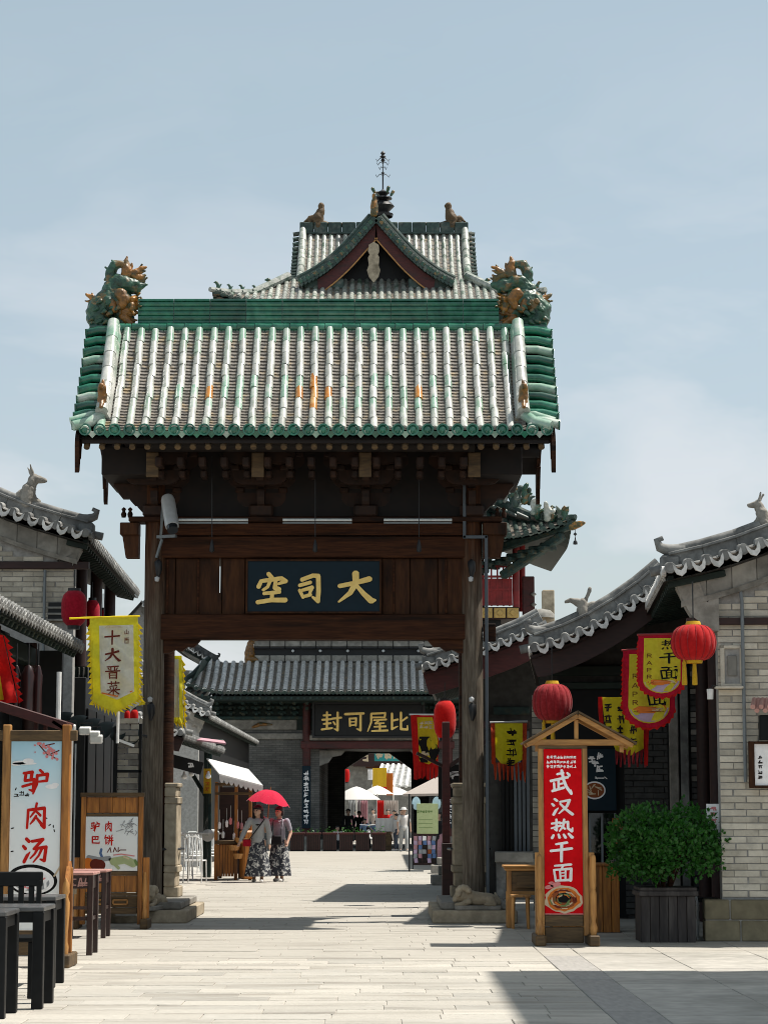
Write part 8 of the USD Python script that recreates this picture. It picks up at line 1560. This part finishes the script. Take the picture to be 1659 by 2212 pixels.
    Y = 52.0; t = thing('stall_post', 'dark green wooden stall post with a brace, left of the kiosk', 'post', (PX(448, 1800, Y), Y, 0)); m = MB(); m.span((-.09, -.05, 0), (.0, .05, PZ(1604, Y)), .01); put(t, 'post', m, 'green_paint'); m = MB(); m.span((.005, -.03, 0), (.09, .05, PZ(1612, Y)), .01); put(t, 'post', m, 'blue_green'); m = MB(); m.beam((-.05, 0, PZ(1720, Y)), (-.5, 0, PZ(1650, Y)), .07, .09); put(t, 'brace', m, 'green_paint'); m = MB(); m.box((.1, 0, PZ(1604, Y)), (.5, .1, .14), None, .03); put(t, 'capital', m, 'green_paint')
    t = thing('yellow_strip_sign', 'narrow upright yellow sign on the green stall post', 'sign', P(448, 1688, Y - .1)); m = MB(); m.box((0, 0, 0), (.17, .02, .56)); b = put(t, 'panel', m, 'tassel_gold'); m = MB()
    for k in range(4): m.prism(scrawl(.09, .09, 620 + k, 5, .2), .003, front((-.045, -.0101, .14 - .12 * k)))
    put(b, 'lettering', m, 'ink_orange')
    t = thing('stall_sign', 'black stall sign with a white mark, inside the gate on the left', 'sign', P(400, 1655, 46.8)); m = MB(); m.beam((-.4, 0, .14), (.35, 0, -.06), .04, .26); b = put(t, 'board', m, 'black_shade_board'); m = MB().prism(scrawl(.12, .13, 640, 5, .2), .004, front((.06, -.021, -.04))); put(b, 'lettering', m, 'ink_white')
    t = thing('plastic_sheet', 'clear plastic rain sheet hanging behind the white chairs', 'sheet', P(420, 1740, 48.6)); m = MB().grid(lambda a, b: ((a - .5) * .6, .05 * np.sin(a * 9 + b * 4), (.5 - b) * 1.1 - .1 * a), 14, 10); put(t, 'film', m, 'clear_sheet', smooth=True)
    for k, (u, v) in enumerate(((414, 1672), (450, 1677), (398, 1678))): t = thing('bulb_lamp', 'round white bulb lamp under the left awnings, %s' % ('middle one', 'right one', 'left one')[k], 'lamp', P(u, v, 47.0), group='white bulb lamps under the left awnings'); m = MB().lathe([(.0, -.06), (.05, -.04), (.06, .0), (.03, .05), (.02, .1), (.0, .1)], 10); put(t, 'bulb', m, 'white_paint', smooth=True)
    t = thing('table_fan', 'round white fan with a bent stalk on the white table', 'fan', P(449, 1806, 50.4)); m = MB().lathe([(.0, -.03), (.13, -.02), (.14, .02), (.0, .03)], 16); m.move(rotx(1.3)); put(t, 'head', m, 'white_paint', smooth=True); m = MB().tube([(.02, .05, .0), (.14, .05, .02), (.17, .05, -.2), (.15, .05, -.33)], .016, 6); put(t, 'stalk', m, 'white_paint', smooth=40)
    # photo stand and canopy on the right
    Y = 59.5; xa, xb = PX(893, 1872, Y), PX(942, 1872, Y); t = thing('photo_stand', 'display stand with a pale green notice over rows of small photo cards', 'stand', ((xa + xb) / 2, Y, 0)); Z = lambda v: PZ(v, Y)
    m = MB(); m.span((xa, Y, .1), (xb, Y + .05, Z(1800))); b = put(t, 'rack', m, 'brown_paint', **W); r = random.Random(15)
    for i in range(5):
        for j in range(6): c = V(xa + (xb - xa) * (i + .5) / 5, Y - .01, .22 + j * (Z(1804) - .2) / 6); m = MB(); m.box(c + V(r.uniform(-.01, .01), 0, 0), (.09, .012, .12), roty(r.uniform(-.12, .12))); put(b, 'photo_card', m, r.choice(['ink_white', 'ink_grey', 'pink_cloth', 'ink_blue', 'ink_meat', 'ink_lilac', 'ink_dark']), **W)
    m = MB(); m.span((PX(897, 1, Y), Y - .03, Z(1802)), (PX(941, 1, Y), Y, Z(1737)), .006); g = put(t, 'notice', m, 'ink_leaf', **W); m = MB(); m.prism(affinity.translate(strokes(B['da']), 0, 0), .001, None) if False else None; m = MB()
    for i in range(6): a = P(901 + 5.6 * i, 1757, Y - .03); m.prism(scrawl(.06, .07, 660 + i, 5, .22), .003, front((a[0], Y - .0302, a[2])))
    for v in (1772, 1780, 1789): a, c = P(904, v, Y), P(934, v, Y); m.span((a[0], Y - .033, a[2]), (c[0], Y - .0301, a[2] + .012))
    put(g, 'lettering', m, 'ink_green', **W)
    for u in (896, 938): m = MB().prism(affinity.scale(Point(0, 0).buffer(1, 10), .11, .17), .02, front((PX(u, 1, Y), Y + .03, Z(1736)))); put(t, 'rabbit_ear' if False else 'rounded_top', m, 'ink_sky', **W)
    m = MB(); m.span((xa - .03, Y - .02, 0), (xa, Y + .08, Z(1738)), .004); m.span((xb, Y - .02, 0), (xb + .03, Y + .08, Z(1738)), .004); put(t, 'frame', m, 'black_metal', **W)
    Y = 57.0; t = thing('grey_canopy', 'pale grey stall canopy on the right before the tower', 'awning', (PX(940, 1710, Y), Y, PZ(1716, Y))); a, b, c = P(870, 1716, Y), P(990, 1714, Y), P(962, 1680, Y + 1.6); d = V(.5, 0, 0)
    m = MB(); m.add([a, b, c + d, c - d * .5], [[0, 1, 2, 3]]); m.add([a - V(0, 0, .06), b - V(0, 0, .06), c + d - V(0, 0, .06), c - d * .5 - V(0, 0, .06)], [[3, 2, 1, 0]]); m.add([a, b, b - V(0, 0, .06), a - V(0, 0, .06)], [[3, 2, 1, 0]]); put(t, 'sheet', m, 'tan_canvas', **W)
    for u in (884, 985): m = MB().tube([(PX(u, 1714, Y), Y, 0), (PX(u, 1714, Y), Y, PZ(1716, Y))], .022, 6); put(t, 'pole', m, 'black_metal', **W)
    t = thing('script_sign', 'black sign with white brush script beside the right gate post', 'sign', P(972, 1690, 41.0)); m = MB(); m.box((0, .0, 0), (.42, .03, .62)); b = put(t, 'board', m, 'black_shade_board'); m = MB()
    for i, (x, z, w) in enumerate(((-.12, .06, .2), (.0, .05, .16), (-.14, -.12, .1), (.0, -.12, .12), (.1, -.12, .1))): m.prism(scrawl(w, .15 if i < 2 else .08, 680 + i, 5, .16), .004, front((x, -.0151, z)))
    put(b, 'lettering', m, 'ink_white')
    # low planter fence in front of the tower
    Y = 85.6; x0, x1 = PX(624, 1838, Y), PX(836, 1838, Y); n = 6
    for k in range(n):
        a, b = x0 + (x1 - x0) * k / n, x0 + (x1 - x0) * (k + 1) / n; t = thing('planter_fence', 'dark brown slatted planter before the tower, %s from the left' % ('first', 'second', 'third', 'fourth', 'fifth', 'sixth')[k], 'planter', ((a + b) / 2, Y, 0), group='dark planters before the tower'); h = .62
        for j in range(6): m = MB(); w = (b - a - .1) / 6; m.span((a + .05 + w * j + .01, Y, .04), (a + .05 + w * (j + 1) - .01, Y + .04, h)); put(t, 'slat', m, 'brown_paint', **W)
        m = MB(); m.span((a + .02, Y - .02, h), (b - .02, Y + .4, h + .07), .01); put(t, 'rim', m, 'maroon_paint', **W); m = MB(); m.span((a + .05, Y + .05, 0), (b - .05, Y + .36, h)); put(t, 'box', m, 'black_shade_board', **W)
        r = random.Random(k); lv, lf = [], []
        for i in range(30):
            p = V(r.uniform(a + .05, b - .05), Y + r.uniform(.05, .35), h + .05 + abs(r.gauss(0, .09))); d = V(r.uniform(-1, 1), r.uniform(-1, 1), r.uniform(.2, 1)) * .07; s_ = V(r.uniform(-1, 1), r.uniform(-1, 1), 0) * .035; q = len(lv); lv += [p, p + d * .5 + s_, p + d, p + d * .5 - s_]; lf.append([q, q + 1, q + 2, q + 3])
        put(t, 'plants', MB().add(np.array(lv), np.array(lf)), 'leaf', kind='stuff', **W)
    t = thing('white_stall_cloth', 'stall table with a white hanging cloth at the passage mouth', 'table', (PX(829, 1838, 87), 87.0, 0)); m = MB().grid(lambda a, b: ((a - .5) * .62, -.2 - .03 * np.sin(a * 20) * (1 - b), .72 + .5 * b), 20, 6); put(t, 'cloth', m, 'white_cloth', smooth=True); m = MB(); m.span((-.3, -.17, .0), (.3, .3, .72)); put(t, 'chest', m, 'base_wood')
    t = thing('motor_scooter', 'dark scooter with a white front shield parked before the passage', 'scooter', (PX(789, 1836, 86.6), 86.6, 0), 15)
    for y in (-.45, .5): m = MB(); m.tube([(0, y + .24 * math.cos(a), .25 + .24 * math.sin(a)) for a in np.linspace(0, 6.283, 17)], .05, 6); put(t, 'wheel', m, 'black_metal', smooth=True)
    b = blob([((V(0, .5, .45), .13), (V(0, .1, .42), .14)), ((V(0, .1, .3), .1), (V(0, -.25, .3), .1)), ((V(0, -.3, .35), .1), (V(0, -.42, .85), .07))], .06, 2); put(t, 'body', b, 'black_paint', smooth=True); b = blob([((V(-.1, -.45, .45), .06), (V(.1, -.45, .45), .06)), ((V(0, -.45, .45), .1), (V(0, -.42, .8), .06))], .06, 2); put(t, 'shield', b, 'white_paint', smooth=True); m = MB().tube([(-.3, -.35, .98), (0, -.42, .95), (.3, -.35, .98)], .02, 6); put(t, 'handlebar', m, 'pale_metal'); m = MB(); m.box((0, .35, .68), (.24, .55, .1), None, .03); put(t, 'seat', m, 'black_cloth')
    # market beyond the passage
    def parasol(u, v0, v1, wpx, Y, label):
        c = P(u, v1, Y); R, H = wpx / 2 / (F / Y), (v1 - v0) / (F / Y); t = thing('market_parasol', label, 'parasol', (c[0], Y, 0), group='white parasols beyond the passage'); n = 4
        def fn(a, b): th = a * 2 * math.pi; rr = R * b * (1 + .12 * np.abs(np.cos(2 * th))); return rr * np.cos(th), rr * np.sin(th), c[2] + H * (1 - b ** 1.4)
        put(t, 'canopy', MB().grid(fn, 33, 8), 'white_cloth', smooth=True); m = MB().tube([(0, 0, 0), (0, 0, c[2] + H)], .03, 8); put(t, 'pole', m, 'white_paint', smooth=40)
    parasol(770, 1700, 1728, 92, 108, 'large white parasol on the left beyond the passage'); parasol(815, 1698, 1716, 62, 114, 'middle white parasol beyond the passage'); parasol(850, 1700, 1718, 76, 118, 'right white parasol beyond the passage')
    Y = 128; t = thing('market_roof', 'grey tiled market roof and hall closing the view beyond the passage', 'building', (0, Y, 0)); m = MB(); m.span((-9, Y, 0), (9, Y + 3, PZ(1655, Y))); put(t, 'wall', m, 'slab_stone', **W); m = MB(); m.beam(P(790, 1654, Y - .3), P(905, 1654, Y - .3), .3, .3); put(t, 'brown_beam', m, 'beam_wood', **W); m = MB(); a, b, c, d = P(806, 1700, 122), P(920, 1700, 122), P(920, 1652, 127), P(826, 1652, 127); m.add([a, b, c, d], [[0, 1, 2, 3]]); put(t, 'slope', m, 'grey_tile', **W)
    for k in range(9): m = MB(); q0 = a + (b - a) * k / 8; q1 = d + (c - d) * k / 8; m.tube([q0, q1], .09, 6); put(t, 'tile_row', m, 'white_tile', **W)
    m = MB(); m.span((-3, Y - .5, PZ(1655, Y)), (3, Y, PZ(1600, Y))); put(t, 'upper_wall', m, 'brown_paint', **W)
    Y = 120; t = thing('teal_banner', 'teal and cream banner across the street beyond the passage', 'banner', P(838, 1632, Y)); m = MB(); m.box((0, 0, 0), (1.5, .03, .62)); put(t, 'cloth', m, 'ink_teal'); m = MB()
    for k in range(3): m.prism(scrawl(.34, .4, 740 + k, 6, .22), .004, front((-.62 + .45 * k, -.0151, -.2)))
    put(t, 'lettering', m, 'ink_sand')
    t = thing('brown_market_board', 'brown shop board left of the teal banner beyond the passage', 'sign', P(786, 1640, Y - .5)); m = MB(); m.box((0, 0, 0), (1.1, .05, .8)); put(t, 'panel', m, 'brown_paint'); m = MB(); m.prism(scrawl(.3, .4, 750, 5, .2), .004, front((-.05, -.026, -.2))); put(t, 'lettering', m, 'ink_sand')
    for k, (u, v, w, h, mt, lb) in enumerate(((820, 1680, 30, 40, 'tassel_gold', 'gold banner with a red foot beyond the passage'), (842, 1690, 14, 38, 'ink_orange', 'narrow orange banner beyond the passage'), (800, 1672, 10, 18, 'ink_white', 'small white notice beyond the passage'))):
        s = 1 / (F / 117); t = thing('market_flag', lb, 'banner', P(u, v, 117)); m = MB().grid(lambda a, b: ((a - .5) * w * s, .05 * np.sin(a * 6), (.5 - b) * h * s), 8, 6); put(t, 'cloth', m, mt, smooth=True); m = MB().grid(lambda a, b: ((a - .5) * w * s, .05 * np.sin(a * 6), -(.5 + b * .25) * h * s), 8, 3); put(t, 'foot', m, 'scarlet_cloth' if k == 0 else mt, smooth=True)
    barrel('red lantern at the left side beyond the passage', 749, 1662, 1690, 13, 110, mat='scarlet_cloth', group='lantern beyond the passage')
    for k, (u, w, mt, lb) in enumerate(((766, 26, 'grey_knit', 'grey clothes rail'), (784, 20, 'pink_cloth', 'pink clothes rail'), (845, 30, 'tan_canvas', 'tan goods rail'), (822, 14, 'scarlet_cloth', 'red sign board'))):
        s = 1 / (F / 113); t = thing('market_stall', '%s under the parasols beyond the passage' % lb, 'stall', (PX(u, 1800, 113), 113, 0)); m = MB().grid(lambda a, b: ((a - .5) * w * s, .08 * np.sin(a * 25), .9 + b * 1.1), 24, 4); put(t, 'goods', m, mt, smooth=True); m = MB(); m.span((-w * s / 2, .1, 0), (w * s / 2, .3, .9)); put(t, 'counter', m, 'brown_paint' if k % 2 else 'black_paint')
    # stone steps and kerbs by the right shops
    for k, (u0, u1, v, Y, lb) in enumerate(((932, 960, 1882, 55.0, 'farther'), (932, 960, 1908, 46.5, 'nearer'))): t = thing('stone_step', 'low stone doorstep on the right side of the street, %s of two' % lb, 'step', (PX(u0, v, Y), Y, 0), group='doorsteps on the right of the street'); m = MB(); m.span((0, 0, 0), (1.4, .9, .2), .015); put(t, 'slab', m, 'carved_stone'); m = MB(); m.span((.15, .2, .201), (1.4, .9, .38), .015); put(t, 'upper_slab', m, 'carved_stone')
    t = thing('shop_bench', 'dark maroon chest inside the gate beside the right stone clamp', 'chest', (PX(1003, 1900, 44), 44, 0)); m = MB(); m.span((-.3, 0, .05), (.5, .5, .7), .01); put(t, 'box', m, 'maroon_paint'); m = MB(); m.span((-.34, -.03, .7), (.54, .53, .76), .01); put(t, 'lid', m, 'brown_paint')
add_far_things()
